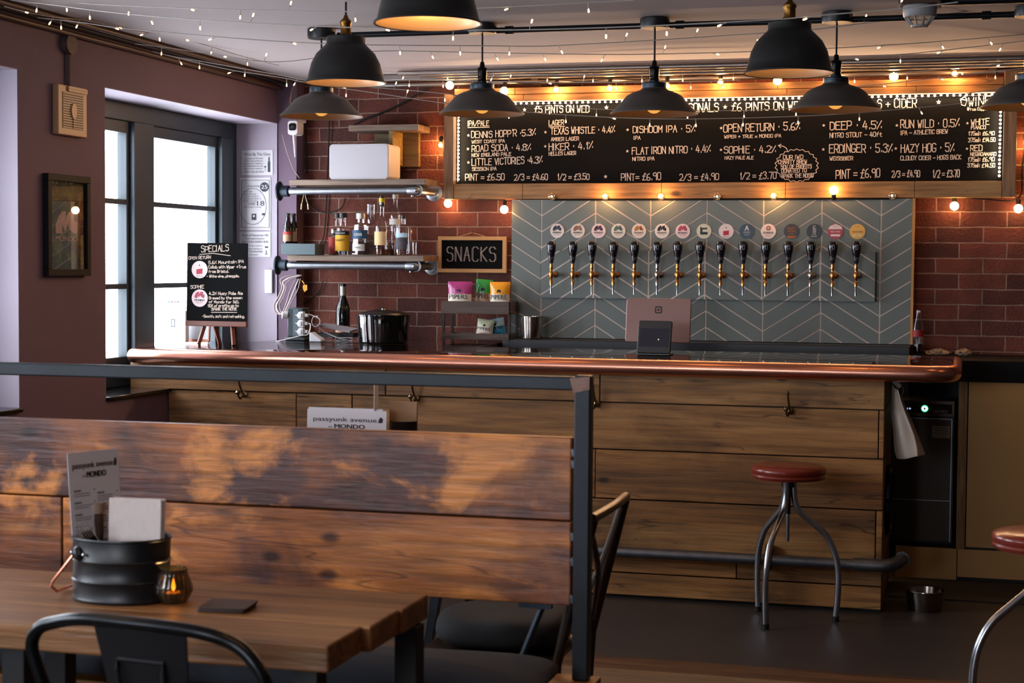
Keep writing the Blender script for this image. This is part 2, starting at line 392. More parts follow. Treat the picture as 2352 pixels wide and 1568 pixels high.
def thing(name, label, cat, loc=(0, 0, 0), group=None, rz=0.0):
    o = bpy.data.objects.new(name, None); COL.objects.link(o); o.location = loc; o.rotation_euler = (0, 0, rz); o.empty_display_size = 0.05
    return tag(o, label, cat, group)
def tag(o, label, cat, group=None):
    o['label'] = label; o['category'] = cat
    if group: o['group'] = group
    return o
def struct(o, label=None):
    o['kind'] = 'structure'
    if label: o['label'] = label
    return o
def dup(root, loc, label=None, rz=None, group=None):
    def cp(o, par):
        c = o.copy(); COL.objects.link(c)
        if par is not None: c.parent = par
        for ch in list(o.children): cp(ch, c)
        return c
    r = cp(root, None); r.location = loc
    if rz is not None: r.rotation_euler = (0, 0, rz)
    if label: r['label'] = label
    if group: r['group'] = group
    return r
def note(o, label): o['label'] = label; return o
def smooth_path(pts, k=5):
    pts = [Vector(p) for p in pts]; out = []
    for i in range(len(pts) - 1):
        p0 = pts[max(i - 1, 0)]; p1 = pts[i]; p2 = pts[i + 1]; p3 = pts[min(i + 2, len(pts) - 1)]
        for j in range(k):
            t = j / k
            out.append(0.5 * ((2 * p1) + (p2 - p0) * t + (2 * p0 - 5 * p1 + 4 * p2 - p3) * t * t + (3 * p1 - p0 - 3 * p2 + p3) * t ** 3))
    return out + [pts[-1]]
# ------------------------------------------------------------------ shared materials
brick = brick_mat(); MATS['red_brick'] = brick
plum = mat('plum_wall_paint', '#6b5768', rough=0.75, noise=0.12, nscale=2.2, bump=0.10, bscale=120)
ceil_m = mat('ceiling_paint', '#a89b99', rough=0.8, noise=0.05, nscale=1.5)
conc = mat('dark_concrete_floor', '#3d3734', rough=0.42, noise=0.28, nscale=3.0, bump=0.06, bscale=60)
floor_wood = wood('floor_boards', ('#2a1a10', '#4a2e1a', '#6a4628'), grain=7, rough=0.5, knots=False)
white_jamb = mat('pale_lilac_reveal_paint', '#aaa0ad', rough=0.7, noise=0.04, nscale=3)
frame_m = mat('slate_window_frame', '#2b373d', rough=0.45, noise=0.06, nscale=8)
black_m = mat('black_paint', '#131415', rough=0.5)
blackgloss = mat('black_gloss', '#0c0d0e', rough=0.12)
steel = mat('brushed_steel', '#8d9298', rough=0.32, metal=1.0, noise=0.12, nscale=14)
galv = mat('galvanised_pipe', '#9aa1a8', rough=0.34, metal=1.0, noise=0.22, nscale=18)
darksteel = mat('dark_steel_tube', '#39424a', rough=0.42, metal=0.85, noise=0.3, nscale=9)
rawsteel = mat('raw_steel_frame', '#1e242a', rough=0.45, metal=0.35, noise=0.55, nscale=7)
brass = mat('brass', '#c48f55', rough=0.25, metal=1.0)
chrome = mat('chrome', '#cfd3d8', rough=0.08, metal=1.0)
copper = mat('polished_copper', '#dc9a82', rough=0.26, metal=1.0, noise=0.10, nscale=3.2, bump=0.03, bscale=7)
white_p = mat('white_plastic', '#d9dadd', rough=0.45)
cream_p = mat('cream_plastic', '#b49a78', rough=0.5)
paper = mat('white_paper', '#cfcdd2', rough=0.8)
ink = mat('black_ink', '#15161c', rough=0.7)
chalkm = mat('chalk', '#d8c6b6', rough=0.9)
board_m = mat('blackboard', '#0a0a0b', rough=0.8, spec=0.12, noise=0.35, nscale=4)
bar_wood = wood('reclaimed_bar_boards', ('#5f3f20', '#9a6a36', '#c6955a'), stain='#6a4722', cracks=.9, grain=5.5, stretch=0.06, stain_scale=2.4, stain_lo=0.5, stain_hi=0.72, rough=0.6, plank=0.22, seed=1.0)
bench_wood = wood('worn_stained_boards', ('#5c321c', '#a8622e', '#d48c44'), stain='#553530', stain2='#d88a44', cracks=.8, grain=5.0, stretch=0.10, stain_scale=2.6, stain_lo=0.44, stain_hi=0.58, rough=0.45, plank=0.12, seed=4.0)
table_wood = wood('oiled_table_top', ('#4a3018', '#7f5530', '#a87846'), grain=6.0, stretch=0.07, rough=0.4, plank=0.12, knots=False, seed=2.0)
frame_wood = wood('pale_pine_frame', ('#7a5430', '#a87a48', '#c49c68'), grain=5.0, stretch=0.08, rough=0.65, plank=0.25, seed=6.0, cracks=.7)
frame_wood_v = wood('pale_pine_frame_upright', ('#7a5836', '#9a7450', '#b8946c'), along='Z', grain=5.0, stretch=0.08, rough=0.6, plank=0.2, seed=6.0)
shelf_wood = wood('grey_brown_shelf_board', ('#4a3a30', '#7a6556', '#98826f'), grain=7, stretch=0.06, rough=0.65, knots=False, seed=8.0)
pine = mat('pale_pine', '#c08e54', rough=0.55, noise=0.08, nscale=9)
crate_wood = wood('dark_crate_slats', ('#2e241c', '#54433a', '#6b5748'), grain=8, stretch=0.06, rough=0.7, knots=False, seed=9.0)
tile_m = mat('grey_green_tile', '#656d68', rough=0.42, noise=0.07, nscale=5)
grout_m = mat('pale_grout', '#d3c4b6', rough=0.8)
beige = mat('beige_cabinet_board', '#c49a5c', rough=0.55, noise=0.06, nscale=4)
fabric_blk = mat('black_cushion_cloth', '#15181b', rough=0.9, noise=0.25, nscale=40)
fabric_grey = mat('charcoal_cushion_cloth', '#33383f', rough=0.95, noise=0.2, nscale=30)
red_leather = mat('oxblood_leather', '#7a2a1e', rough=0.28, noise=0.12, nscale=7, coat=0.3)
clear = glass('clear_glass'); pane = glass('window_pane', '#f4f8fb')
lampmetal = mat('aged_pewter_shade', '#59544f', rough=0.5, metal=0.5, noise=0.22, nscale=5)
lampin = mat('pale_shade_lining', '#a08a72', rough=0.42, metal=0.35)
lampin_dark = mat('dark_shade_lining', '#5c4a3a', rough=0.4, metal=0.5)
cable_m = mat('black_cable', '#0f0e0e', rough=0.6)
bulb_on = glow('lit_bulb', (1.0, 0.60, 0.26, 1), 26.0)
fairy_on = glow('fairy_bulb', (1.0, 0.60, 0.30, 1), 6.0)
led_on = glow('led_diode', (1.0, 0.80, 0.58, 1), 30.0)
wire_m = mat('clear_fairy_wire', '#b0a9a2', rough=0.4)

# ------------------------------------------------------------------ the room
f = MB(); f.use(conc).box(-4.23, XR, 6.45, YW + .3, -.1, 0); f.use(floor_wood)
yy = YF
while yy < 6.44:
    f.box(-4.23, XR, yy, min(yy + .145, 6.448), -.1, 0); yy += .147
struct(f.build('floor', smooth=False), 'dark concrete floor with brown boards towards the tables')
struct(MB().box(-4.23, XR, YF, YW + .3, ZC, ZC + .1).build('ceiling', ceil_m, smooth=False), 'pale mauve ceiling')
struct(MB().box(-4.23, XR + .2, YW, YW + .3, 0, ZC).build('wall_back', brick, smooth=False, origin=(0, YW, 0)), 'red brick wall behind the bar')
struct(MB().box(XR, XR + .2, YF, YW, 0, ZC).build('wall_right', mat('dark_wall_paint', '#3a3234', rough=0.8), smooth=False))
wf = MB(); wf.box(-4.23, FW[0], YF - .2, YF, 0, ZC); wf.box(FW[1], XR, YF - .2, YF, 0, ZC); wf.box(FW[0], FW[1], YF - .2, YF, 0, FW[2]); wf.box(FW[0], FW[1], YF - .2, YF, FW[3], ZC)
struct(wf.build('wall_front', MATS['dark_wall_paint'], smooth=False))
w5 = thing('window_5', 'added unseen wide shop window in the wall opposite the bar', 'window', (-2.4, YF - .1, FW[2])); del w5['category']; struct(w5)
for k in range(4):
    xm = FW[0] + (FW[1] - FW[0]) * k / 3; MB().box(max(FW[0], xm - .04), min(FW[1], xm + .04), YF - .15, YF - .08, FW[2], FW[3]).build('mullion', frame_m, w5, smooth=False)
for zz in (FW[2] + .04, FW[3] - .04): MB().box(FW[0], FW[1], YF - .15, YF - .08, zz - .04, zz + .04).build('window_frame', frame_m, w5, smooth=False)
MB().box(FW[0], FW[1], YF - .118, YF - .114, FW[2], FW[3]).build('glass_pane', pane, w5, smooth=False)
wl = MB(); wl.use(plum)
ys = [YF]
for a, b, c, d in sorted(WIN): ys += [a, b]
ys.append(YW)
SK = 0.004
for i in range(0, len(ys), 2): wl.box(-4.23, XL, ys[i], ys[i + 1], 0, ZC)
for a, b, c, d in WIN:
    wl.box(-4.23, XL, a, b, 0, c - .02); wl.box(-4.23, XL, a, b, d + .0, ZC)
wl.box(XL - .01, -3.745, 8.985, YW, 0, ZC)                   # boxed-in corner
wl.use(white_jamb)
for a, b, c, d in WIN:                                        # pale plaster skin of each reveal
    wl.box(-4.22, XL - .002, a, a + SK, c, d); wl.box(-4.22, XL - .002, b - SK, b, c, d); wl.box(-4.22, XL - .002, a + SK, b - SK, d - SK, d)
struct(wl.build('wall_left', smooth=False), 'plum painted wall with window openings')

def window(n, a, b, c, d, cross=None, blank=0):
    w = thing('window_%d' % n, 'dark slate framed window in a pale reveal', 'window', (-4.16, (a + b) / 2, c)); del w['category']; w['kind'] = 'structure'
    x0, x1 = -4.20, -4.115
    fm = MB()
    fm.box(x0, x1, a + SK, b - SK, d - .095, d - SK); fm.box(x0, x1, a + SK, b - SK, c, c + .10)
    fm.box(x0, x1, a + SK, a + .075, c + .1, d - .095); fm.box(x0, x1, b - .055, b - SK, c + .1, d - .095)
    if blank: fm.box(x0, x1, b - blank, b - .056, c + .1, d - .095)  # solid panel added to cut the daylight on the far reveal
    fm.build('window_frame', frame_m, w, smooth=False, bev=.004)
    mids = cross or [(a + b) / 2]
    for q0, q1 in mids:
        MB().box(x0 + .01, x1 + .02, q0, q1, c + .1, d - .095).build('mullion', frame_m, w, smooth=False, bev=.006)
    edges = [a + .075] + [v for q in mids for v in q] + [b - max(.055, blank)]
    zc0, zc1 = c + .1, d - .095
    for i in range(0, len(edges), 2):
        u, v = edges[i], edges[i + 1]
        if v - u < .12: continue
        st = .03
        sb = MB(); sb.box(x0 + .02, x1 - .01, u, u + st, zc0, zc1); sb.box(x0 + .02, x1 - .01, v - st, v, zc0, zc1); sb.box(x0 + .02, x1 - .01, u + st, v - st, zc1 - .06, zc1); sb.box(x0 + .02, x1 - .01, u + st, v - st, zc0, zc0 + .05)
        sb.build('sash', frame_m, w, smooth=False, bev=.004)
        for zb in (1.425, 1.852):
            MB().box(x0 + .015, x1 - .015, u + st, v - st, zb - .013, zb + .013).build('glazing_bar', frame_m, w, smooth=False)
        MB().box(-4.163, -4.159, u + st - .006, v - st + .006, zc0 + .04, zc1 - .05).build('glass_pane', pane, w, smooth=False)
    s = MB().box(x1 - .01, XL + .02, a + .006, b - .006, c - .018, c + .0).build('window_sill', blackgloss, w, smooth=False, bev=.004)
    return w
ya = [on_x(p, 430, -4.12).y for p in (300, 345, 497, 520)]
window(1, *WIN[0], cross=[(ya[0], ya[1]), (ya[2] + .03, ya[3] + .03)])
for k in (1, 2, 3):
    a, b, c, d = WIN[k]; window(k + 1, a, b, c, d, cross=[((a + b) / 2 - .06 - (.2 if k == 1 else 0), (a + b) / 2 + .06 - (.2 if k == 1 else 0))], blank=.30 if k == 1 else 0)

# ------------------------------------------------------------------ bar counter
YB = 7.60; BR = -0.351; ZB = 1.12
bar = thing('bar_counter', 'long bar counter of reclaimed boards with a polished copper top', 'bar counter', (-2.2, 8.05, 0))
seams = [0.012, 0.118, 0.226, 0.4626, 0.693, 0.914, 1.045]
pj = lambda p: on_y(p, 1000, 7.6).x
fc = MB(); rr = random.Random(5)
for i in range(len(seams) - 1):
    z0, z1 = seams[i] + .003, seams[i + 1] - .003
    if i == 5: z1 = seams[6]
    xs = [-3.86 + .004]; x = -3.86
    cuts = {0: [-2.9, -1.62], 1: [-2.5, -1.0], 2: [-3.1, pj(2015)], 3: [-2.4, pj(1368)], 4: [pj(680), pj(808), pj(2018)], 5: [-2.7, pj(1378)]}[i]
    if i == 5: xs = [-4.06]
    for cx in cuts: xs += [cx - .002, cx + .002]
    xs.append(BR if i != 4 else BR)
    for k in range(0, len(xs), 2):
        fc.box(xs[k], xs[k + 1], YB + rr.uniform(0, .006) - (0.012 if i == 5 else 0), YB + .03, z0, z1)
fc.build('front_cladding', bar_wood, bar, smooth=False, bev=.003)
MB().box(-3.84, BR - .004, YB + .031, YB + .06, .0, 1.045).build('backing_board', black_m, bar, smooth=False)
ep = MB()
for i in range(len(seams) - 1): ep.box(BR - .03, BR, YB + .034, 8.4, seams[i] + .003, seams[i + 1] - .003)
ep.build('end_panel', wood('bar_end_boards', ('#3a2210', '#6b451f', '#8b6030'), along='Y', grain=5, rough=.6), bar, smooth=False, bev=.003)
# copper top with a rolled edge and rounded right corner
def roll_section(n=9):
    r = (ZB - 1.045) / 2
    return [(r * math.cos(t), r * math.sin(t)) for t in [PI / 2 - PI * k / n for k in range(n + 1)]]
top = MB(); r = (ZB - 1.045) / 2; zc = 1.045 + r
path = []
xl_, xr_, yf_, yb_ = -4.06, -0.02, 7.50, 8.40
cr = .16
path.append((Vector((xl_ + .03, yb_, 0)), Vector((-1, 0, 0))))
for k in range(5): t = PI + PI / 2 * k / 4; path.append((Vector((xl_ + .07 + .07 * math.cos(t), yf_ + .07 + .07 * math.sin(t), 0)), Vector((math.cos(t), math.sin(t), 0))))
for k in range(1, 24): path.append((Vector((xl_ + .07 + (xr_ - cr - xl_ - .07) * k / 24, yf_, 0)), Vector((0, -1, 0))))
for k in range(9): t = -PI / 2 + PI / 2 * k / 8; path.append((Vector((xr_ - cr + cr * math.cos(t), yf_ + cr + cr * math.sin(t), 0)), Vector((math.cos(t), math.sin(t), 0))))
path.append((Vector((xr_, yb_, 0)), Vector((1, 0, 0))))
sec = roll_section(); b0 = len(top.v)
for p, nrm in path:
    for a, c in sec: top.v.append(p + nrm * (a - r) + Vector((0, 0, zc + c)))
k2 = len(sec)
for i in range(len(path) - 1):
    for j in range(k2 - 1): top.face((i * k2 + j, (i + 1) * k2 + j, (i + 1) * k2 + j + 1, i * k2 + j + 1))
top.face([i * k2 for i in range(len(path))]); top.face([i * k2 + k2 - 1 for i in range(len(path))][::-1])
top.face([j for j in range(k2)]); e = (len(path) - 1) * k2; top.face([e + j for j in range(k2)][::-1]); top.face([0, e, e + k2 - 1, k2 - 1])
for i_, f_ in enumerate(top.f):
    if len(f_) == len(path): top.cur = i_
top.use(copper); top.use(mat('lacquered_copper_sheet', '#8f6553', rough=.07, metal=1.0, noise=.12, nscale=4)); top.mi = [1 if len(f_) == len(path) and all(abs(top.v[q].z - ZB) < .002 for q in f_) else 0 for f_ in top.f]
top.build('copper_top', None, bar)
MB().box(-3.738, -2.47, 8.405, 9.085, 1.075, ZB).build('return_top', mat('dark_lacquered_top', '#2a1f1c', rough=.08, coat=.6), bar, smooth=False, bev=.003)
MB().box(-3.738, -2.47, 8.46, 9.085, 0, 1.07).build('return_base', black_m, bar, smooth=False)
# foot rail
fr_ = MB(); fy = 7.535; fz = on_y(1740, 1284, 7.535).z
fr_.tube([(-3.6, fy, fz), (-.36, fy, fz)], .024, 14)
fr_.tube([(-.47, fy, fz), (-.37, fy, fz)], .030, 14)
fr_.tube(smooth_path([(-.38, fy, fz), (-.325, fy + .005, fz + .002), (-.285, fy + .04, fz + .01), (-.262, fy + .09, fz + .02)], 4), .029, 14)
fr_.tube([(-.262, fy + .085, fz + .02), (-.257, fy + .10, fz + .022)], .034, 14)
fr_.build('foot_rail', mat('dull_galvanised_rail', '#6b6f74', rough=.45, metal=.9, noise=.35, nscale=25), bar)
for bx in (-2.6, -0.85):
    q = MB(); q.box(bx - .016, bx + .016, fy + .02, YB, fz - .005, fz + .06); q.tube([(bx - .02, fy, fz), (bx + .02, fy, fz)], .029, 14); q.box(bx - .012, bx + .012, fy - .01, YB, fz - .05, fz - .02)
    q.build('rail_bracket', darksteel, bar, bev=.002)
def hook(px, py):
    p = on_y(px, py, YB - .001); h = MB()
    h.lathe([(.0, -.001), (.016, 0), (.017, .004), (.010, .008), (0, .009)], p, 12, (0, -1, 0))
    h.tube(smooth_path([p + Vector((0, 0, .0)), p + Vector((0, -.03, .012)), p + Vector((-.004, -.05, .05)), p + Vector((-.006, -.06, .085))], 4), .0052, 8)
    h.ball(p + Vector((-.006, -.06, .088)), .0085, 8)
    h.tube(smooth_path([p + Vector((-.004, -.006, -.004)), p + Vector((-.008, -.03, -.02)), p + Vector((-.012, -.045, -.008)), p + Vector((-.014, -.05, .008))], 4), .0045, 8)
    h.ball(p + Vector((-.014, -.05, .012)), .0125, 8)
    h.build('coat_hook', mat('dull_brass_hook', '#7c6c52', rough=.3, metal=1.0), bar)
for q in ((562, 905), (957, 915), (1371, 927), (1815, 944)): hook(*q)

# ------------------------------------------------------------------ tap wall
YT = 9.02
def clip(poly, x0, x1, z0, z1):
    for ax, lim, sg in ((0, x0, 1), (0, x1, -1), (1, z0, 1), (1, z1, -1)):
        out = []
        for i in range(len(poly)):
            a, b = poly[i - 1], poly[i]; ia = (a[ax] - lim) * sg >= 0; ib = (b[ax] - lim) * sg >= 0
            if ia != ib:
                t = (lim - a[ax]) / (b[ax] - a[ax]); out.append((a[0] + (b[0] - a[0]) * t, a[1] + (b[1] - a[1]) * t))
            if ib: out.append(b)
        poly = out
        if not poly: return None
    return poly
tx0, tx1 = on_y(1175, 600, YT).x, on_y(2093, 600, YT).x
tz1 = on_y(1500, 458, YT).z; tz0 = on_y(1700, 779, YT).z - .01
gx0 = on_y(1244, 480, YT).x; gx1 = on_y(2024, 480, YT).x; gw = (gx1 - gx0) / 6
gz0 = on_y(1244, 494.5, YT).z; pitch = (on_y(1244, 494.5, YT).z - on_y(1244, 714, YT).z) / 6; slope = math.tan(math.radians(31.5))
def chevron(mb, x0, x1, z0, z1, y, th, g=.0043):
    fr = back_fr((0, y, 0))
    for c in range(-1, 7):
        a = gx0 + c * gw; b = a + gw; up = (c % 2 == 0)
        for k in range(-14, 16):
            za = gz0 + k * pitch + (0 if up else slope * gw); zb = gz0 + k * pitch + (slope * gw if up else 0)
            p = [(a + g, za + g), (b - g, zb + g), (b - g, zb + pitch - g), (a + g, za + pitch - g)]
            p = clip(p, x0 + .001, x1 - .001, z0 + .001, z1 - .001)
            if p and len(p) > 2:
                q = [p[0]]
                for v in p[1:]:
                    if math.hypot(v[0] - q[-1][0], v[1] - q[-1][1]) > 1e-4: q.append(v)
                if math.hypot(q[0][0] - q[-1][0], q[0][1] - q[-1][1]) < 1e-4: q.pop()
                if len(q) > 2: mb.prism(fr, q, 0, th)
tp = thing('tiled_tap_wall', 'grey green chevron tiled panel behind the beer taps', 'tile panel', ((tx0 + tx1) / 2, YT + .04, tz0))
MB().box(tx0, tx1, YT, YW - .001, tz0, tz1).build('backing', grout_m, tp, smooth=False)
t1 = MB(); chevron(t1, tx0, tx1, tz0, tz1, YT, .003); t1.build('tiles', tile_m, tp, smooth=False)
YP = YT - .045
bx0, bx1 = on_y(1242, 600, YP).x, on_y(2011, 600, YP).x; bz1 = on_y(1600, 576, YP).z; bz0 = on_y(1600, 688, YP).z
MB().box(bx0, bx1, YP, YT - .004, bz0, bz1).build('tap_panel', mat('grey_panel_edge', '#4c5657', rough=.5), tp, smooth=False)
t2 = MB(); chevron(t2, bx0, bx1, bz0, bz1, YP, .002); 
MB().box(bx0 + .002, bx1 - .002, YP - .0012, YP - .0002, bz0 + .002, bz1 - .002).build('panel_grout', grout_m, tp, smooth=False)
t2.build('panel_tiles', tile_m, tp, smooth=False)
MB().box(tx1 + .001, tx1 + .014, YT - .012, YW - .001, tz0, tz1 + .002).build('edge_trim', pine, tp, smooth=False)

# black back counter ledge in front of the tile panel
lx0, lx1 = on_y(1153, 780, 8.80).x, on_y(2090, 790, 8.80).x
lz = on_y(1700, 779, 8.80).z
MB_l = MB().box(lx0, lx1, 8.80, YW - .003, .0, tz0 - .003); 
ledge = MB_l.build('back_counter', mat('black_laminate', '#1a1d21', rough=.4), smooth=False, bev=.004)
tag(ledge, 'black laminate back counter running under the grey tiled panel', 'counter')
lz = tz0 - .003
# ------------------------------------------------------------------ beer taps
def make_tap(metal, nm):
    t = thing('beer_tap', '', 'beer tap', (0, 0, 0))
    h = MB(); h.lathe([(.0, .0), (.009, 0), (.013, .012), (.016, .03), (.0155, .034), (.020, .05), (.024, .07), (.0265, .09), (.0262, .104), (.022, .116), (.012, .122), (0, .123)], (0, -.095, .06), 16)
    hd = h.build('tap_handle', mat('navy_black_handle', '#10131c', rough=.12, coat=.5), t)
    e = MB(); fr = Fr((0, -.095, .06), (1, 0, 0), (0, 0, 1), (0, -1, 0))
    for sx in (-.0055, .0055): e.line(fr, [(sx - .0045, .078), (sx + .0045, .078), (sx + .0045, .1), (sx - .0045, .1), (sx - .0045, .078)], .0012, .0272)
    e.build('emblem', mat('silver_print', '#9a9aa0', rough=.4), hd, smooth=False)
    MB().lathe([(.0105, 0), (.0165, .028), (.0167, .033), (.0155, .035)], (0, -.095, .062), 14).build('handle_band', mat('worn_band', '#33343a', rough=.4, noise=.5, nscale=120), hd)
    b = MB(); b.lathe([(.0, -.055), (.0085, -.055), (.009, -.03), (.0075, -.028), (.0085, -.02), (.011, -.014), (.0125, 0), (.0115, .014), (.008, .02), (.0085, .03), (.0105, .035), (.009, .05), (.008, .062), (0, .062)], (0, -.095, 0), 14)
    b.lathe([(.0, -.006), (.010, -.006), (.011, .0), (.010, .006), (0, .006)], (-.008, -.095, 0), 10, (1, 0, 0))
    b.build('tap_body', metal, t)
    s = MB(); s.lathe([(.0, .001), (.017, .001), (.017, .006), (.011, .008), (.0105, .02), (.0125, .022), (.0125, .035), (.009, .037), (.009, .095), (0, .095)], (0, 0, 0), 14, (0, -1, 0)); s.build('tap_shank', metal, t)
    n = MB(); n.lathe([(0, -.105), (.0045, -.105), (.0052, -.055), (.006, -.05), (0, -.05)], (0, -.095, 0), 10)
    n.build('spout', chrome, t)
    return t
tx = [1266, 1315.4, 1359.3, 1408.6, 1457, 1509.3, 1556, 1607.5, 1655, 1706.5, 1758.5, 1810, 1861.5, 1912, 1966]
beers = ['leftmost beer tap, first from the pale stairwell-side of the tiles', '']
silver = mat('satin_tap_metal', '#b4b0ae', rough=.18, metal=1)
tapA = make_tap(brass, 'b'); tapB = make_tap(silver, 's')
BD = ['white badge with a black and violet letter M', 'white badge with an orange and grey letter M', 'pinkish badge with a dark plum letter M', 'cream badge with a grey green letter M', 'white badge with a yellow and maroon letter M', 'white badge with a solid black letter M', 'white badge with a pink and red letter M', 'cream badge showing a black sewing machine shape', 'white badge with a red square', 'dark blue badge with a white letter A', 'white badge reading ERDINGER', 'brown badge with orange HAZY HOG lettering', 'black badge with tall white DEEP lettering', 'crimson and white badge reading RED WINE', 'yellow badge reading WHITE WINE']
used = {'b': False, 's': False}
for i, px in enumerate(tx):
    k = 's' if i in (5, 12) else 'b'; src = tapB if k == 's' else tapA
    py = 630.5 + i * .22
    q = on_y(px, py, YP - .095); loc = (q.x, YP - .0015, q.z)
    lb = ('silver' if k == 's' else 'brass') + ' beer tap under the ' + BD[i]
    if not used[k]: src.location = loc; src['label'] = lb; src['group'] = 'beer taps along the tiled panel'; used[k] = True
    else: dup(src, loc, lb, group='beer taps along the tiled panel')
# ------------------------------------------------------------------ badges above the taps
LOGO = [(0, 0), (0, .35), (.12, .75), (.3, 1), (.48, 1), (.42, .55), (.62, 1), (.88, 1), (.84, .72), (.9, .52), (1, .6), (1, .2), (.97, 0), (.8, .05), (.66, .2), (.55, .45), (.46, .1), (.36, .25), (.3, .45), (.3, 0)]
def logo(mb, fr, a, b, w, h, d):
    P = [(a + x * w, b + y * h) for x, y in LOGO]
    # three convex-ish pieces so that the letter keeps its notches
    for idx in ((0, 1, 2, 3, 4, 5, 18, 19), (5, 6, 7, 8, 9, 15, 16, 17, 18), (9, 10, 11, 12, 13, 14, 15)): mb.flat(fr, [P[i] for i in idx], d)
def badge(fr, a, b, r, i, mb):
    base = ['#ddd0c8', '#d8ccc0', '#dbc6c8', '#cfcabc', '#dccdc0', '#dfd4cc', '#dcc4c4', '#cfc8ae', '#e0cdc9', '#173246', '#e0d0c8', '#22150c', '#131518', '#a8283f', '#dca640'][i]
    mb.use(mat('badge_' + base[1:], base, rough=.35)); mb.disc(fr, a, b, r, 0, .004)
    d = .0052; c = (a, b)
    def mm(h): return mat('print_' + h[1:], h, rough=.5)
    if i < 7:
        col = ['#1c1a28', '#8a5230', '#33182c', '#4d625f', '#a8702a', '#0e0f14', '#b03a4a'][i]; col2 = ['#3c3450', '#6f7c82', '#4a2440', '#33474a', '#5a1f2c', '#0e0f14', '#8d4b66'][i]
        mb.use(mm(col)); logo(mb, fr, a - .62 * r, b + .02 * r, 1.2 * r, .72 * r, d)
        mb.use(mm(col2)); mb.flat(fr, [(a + .12 * r, b + .45 * r), (a + .38 * r, b + .55 * r), (a + .36 * r, b + .2 * r), (a + .16 * r, b + .2 * r)], d + .0006)
        mb.use(mm('#16151c')); mb.text('MONDO', fr, a, b - .34 * r, .24 * r, 1.25 * r, 'C', d, .03)
        t = ['DENNIS HOPPR', 'ROAD SODA', 'LITTLE VICTORIES', 'TEXAS WHISTLE', 'HIKER', 'FLAT IRON', 'SOPHIE'][i]
        mb.use(mm('#8d7f80')); mb.text(t, fr, a, b - .58 * r, .13 * r, .8 * r, 'C', d)
    elif i == 7:
        mb.use(mm('#16201f')); mb.flat(fr, [(a - .5 * r, b - .45 * r), (a + .5 * r, b - .45 * r), (a + .5 * r, b - .1 * r), (a - .5 * r, b - .1 * r)], d); mb.flat(fr, [(a - .5 * r, b - .1 * r), (a - .22 * r, b - .1 * r), (a - .22 * r, b + .45 * r), (a - .5 * r, b + .6 * r)], d); mb.flat(fr, [(a - .22 * r, b + .25 * r), (a + .45 * r, b + .25 * r), (a + .45 * r, b + .48 * r), (a - .22 * r, b + .45 * r)], d)
    elif i == 8:
        mb.use(mm('#b51f3c')); mb.flat(fr, [(a - .38 * r, b - .55 * r), (a + .36 * r, b - .48 * r), (a + .38 * r, b + .12 * r), (a - .38 * r, b + .02 * r)], d); mb.use(mm('#3a2a30')); mb.flat(fr, [(a - .1 * r, b + .42 * r), (a + .1 * r, b + .42 * r), (a, b + .62 * r)], d); mb.text('OPEN RETURN', fr, a, b - .82 * r, .13 * r, .8 * r, 'C', d)
    elif i == 9:
        mb.use(mm('#d5d3d0')); mb.text('A', fr, a, b + .1 * r, .7 * r, .55 * r, 'C', d, .03); mb.text('ATHLETIC', fr, a, b - .22 * r, .2 * r, .95 * r, 'C', d); mb.text('RUN WILD', fr, a, b - .5 * r, .14 * r, .6 * r, 'C', d)
    elif i == 10:
        mb.use(mm('#7a3428')); mb.disc(fr, a, b + .42 * r, .3 * r, .004, d, 18); mb.use(mm('#c9a58a')); mb.disc(fr, a, b + .42 * r, .19 * r, .004, d + .0005, 16); mb.use(mm('#16182c')); mb.text('ERDINGER', fr, a, b - .3 * r, .26 * r, 1.35 * r, 'C', d, .02); mb.use(mm('#a06a5a')); mb.text('Weissbier', fr, a, b - .62 * r, .16 * r, .7 * r, 'C', d)
    elif i == 11:
        mb.use(mm('#a8601c')); mb.text('HAZY', fr, a, b + .28 * r, .3 * r, 1.05 * r, 'C', d, .02); mb.text('HOG', fr, a, b - .1 * r, .32 * r, .95 * r, 'C', d, .02); mb.text('CIDER', fr, a, b - .42 * r, .2 * r, .7 * r, 'C', d); mb.flat(fr, [(a - .72 * r, b - .6 * r), (a + .72 * r, b - .6 * r), (a + .4 * r, b - .88 * r), (a - .4 * r, b - .88 * r)], d)
    elif i == 12:
        mb.use(mm('#cfcac2')); mb.text('DEEP', fr, a + .2 * r, b - .4 * r, .4 * r, 1.0 * r, 'L', d, .02, PI / 2); mb.text('40FT', fr, a, b + .66 * r, .16 * r, .4 * r, 'C', d); mb.text('BREWERY', fr, a, b - .72 * r, .18 * r, .8 * r, 'C', d)
    elif i == 13:
        mb.use(mm('#e2d3cc')); mb.flat(fr, [(a - .93 * r, b + .3 * r), (a + .93 * r, b + .3 * r), (a + .7 * r, b + .7 * r), (a, b + .98 * r), (a - .7 * r, b + .7 * r)], d); mb.use(mm('#e6d8d0')); mb.text('RED WINE', fr, a, b - .12 * r, .2 * r, 1.2 * r, 'C', d, .01); mb.flat(fr, [(a - .6 * r, b - .62 * r), (a + .6 * r, b - .62 * r), (a + .6 * r, b - .36 * r), (a - .6 * r, b - .36 * r)], d); mb.use(mm('#6a1828')); mb.text('Copper Crew', fr, a, b + .6 * r, .15 * r, .6 * r, 'C', d + .0005)
    else:
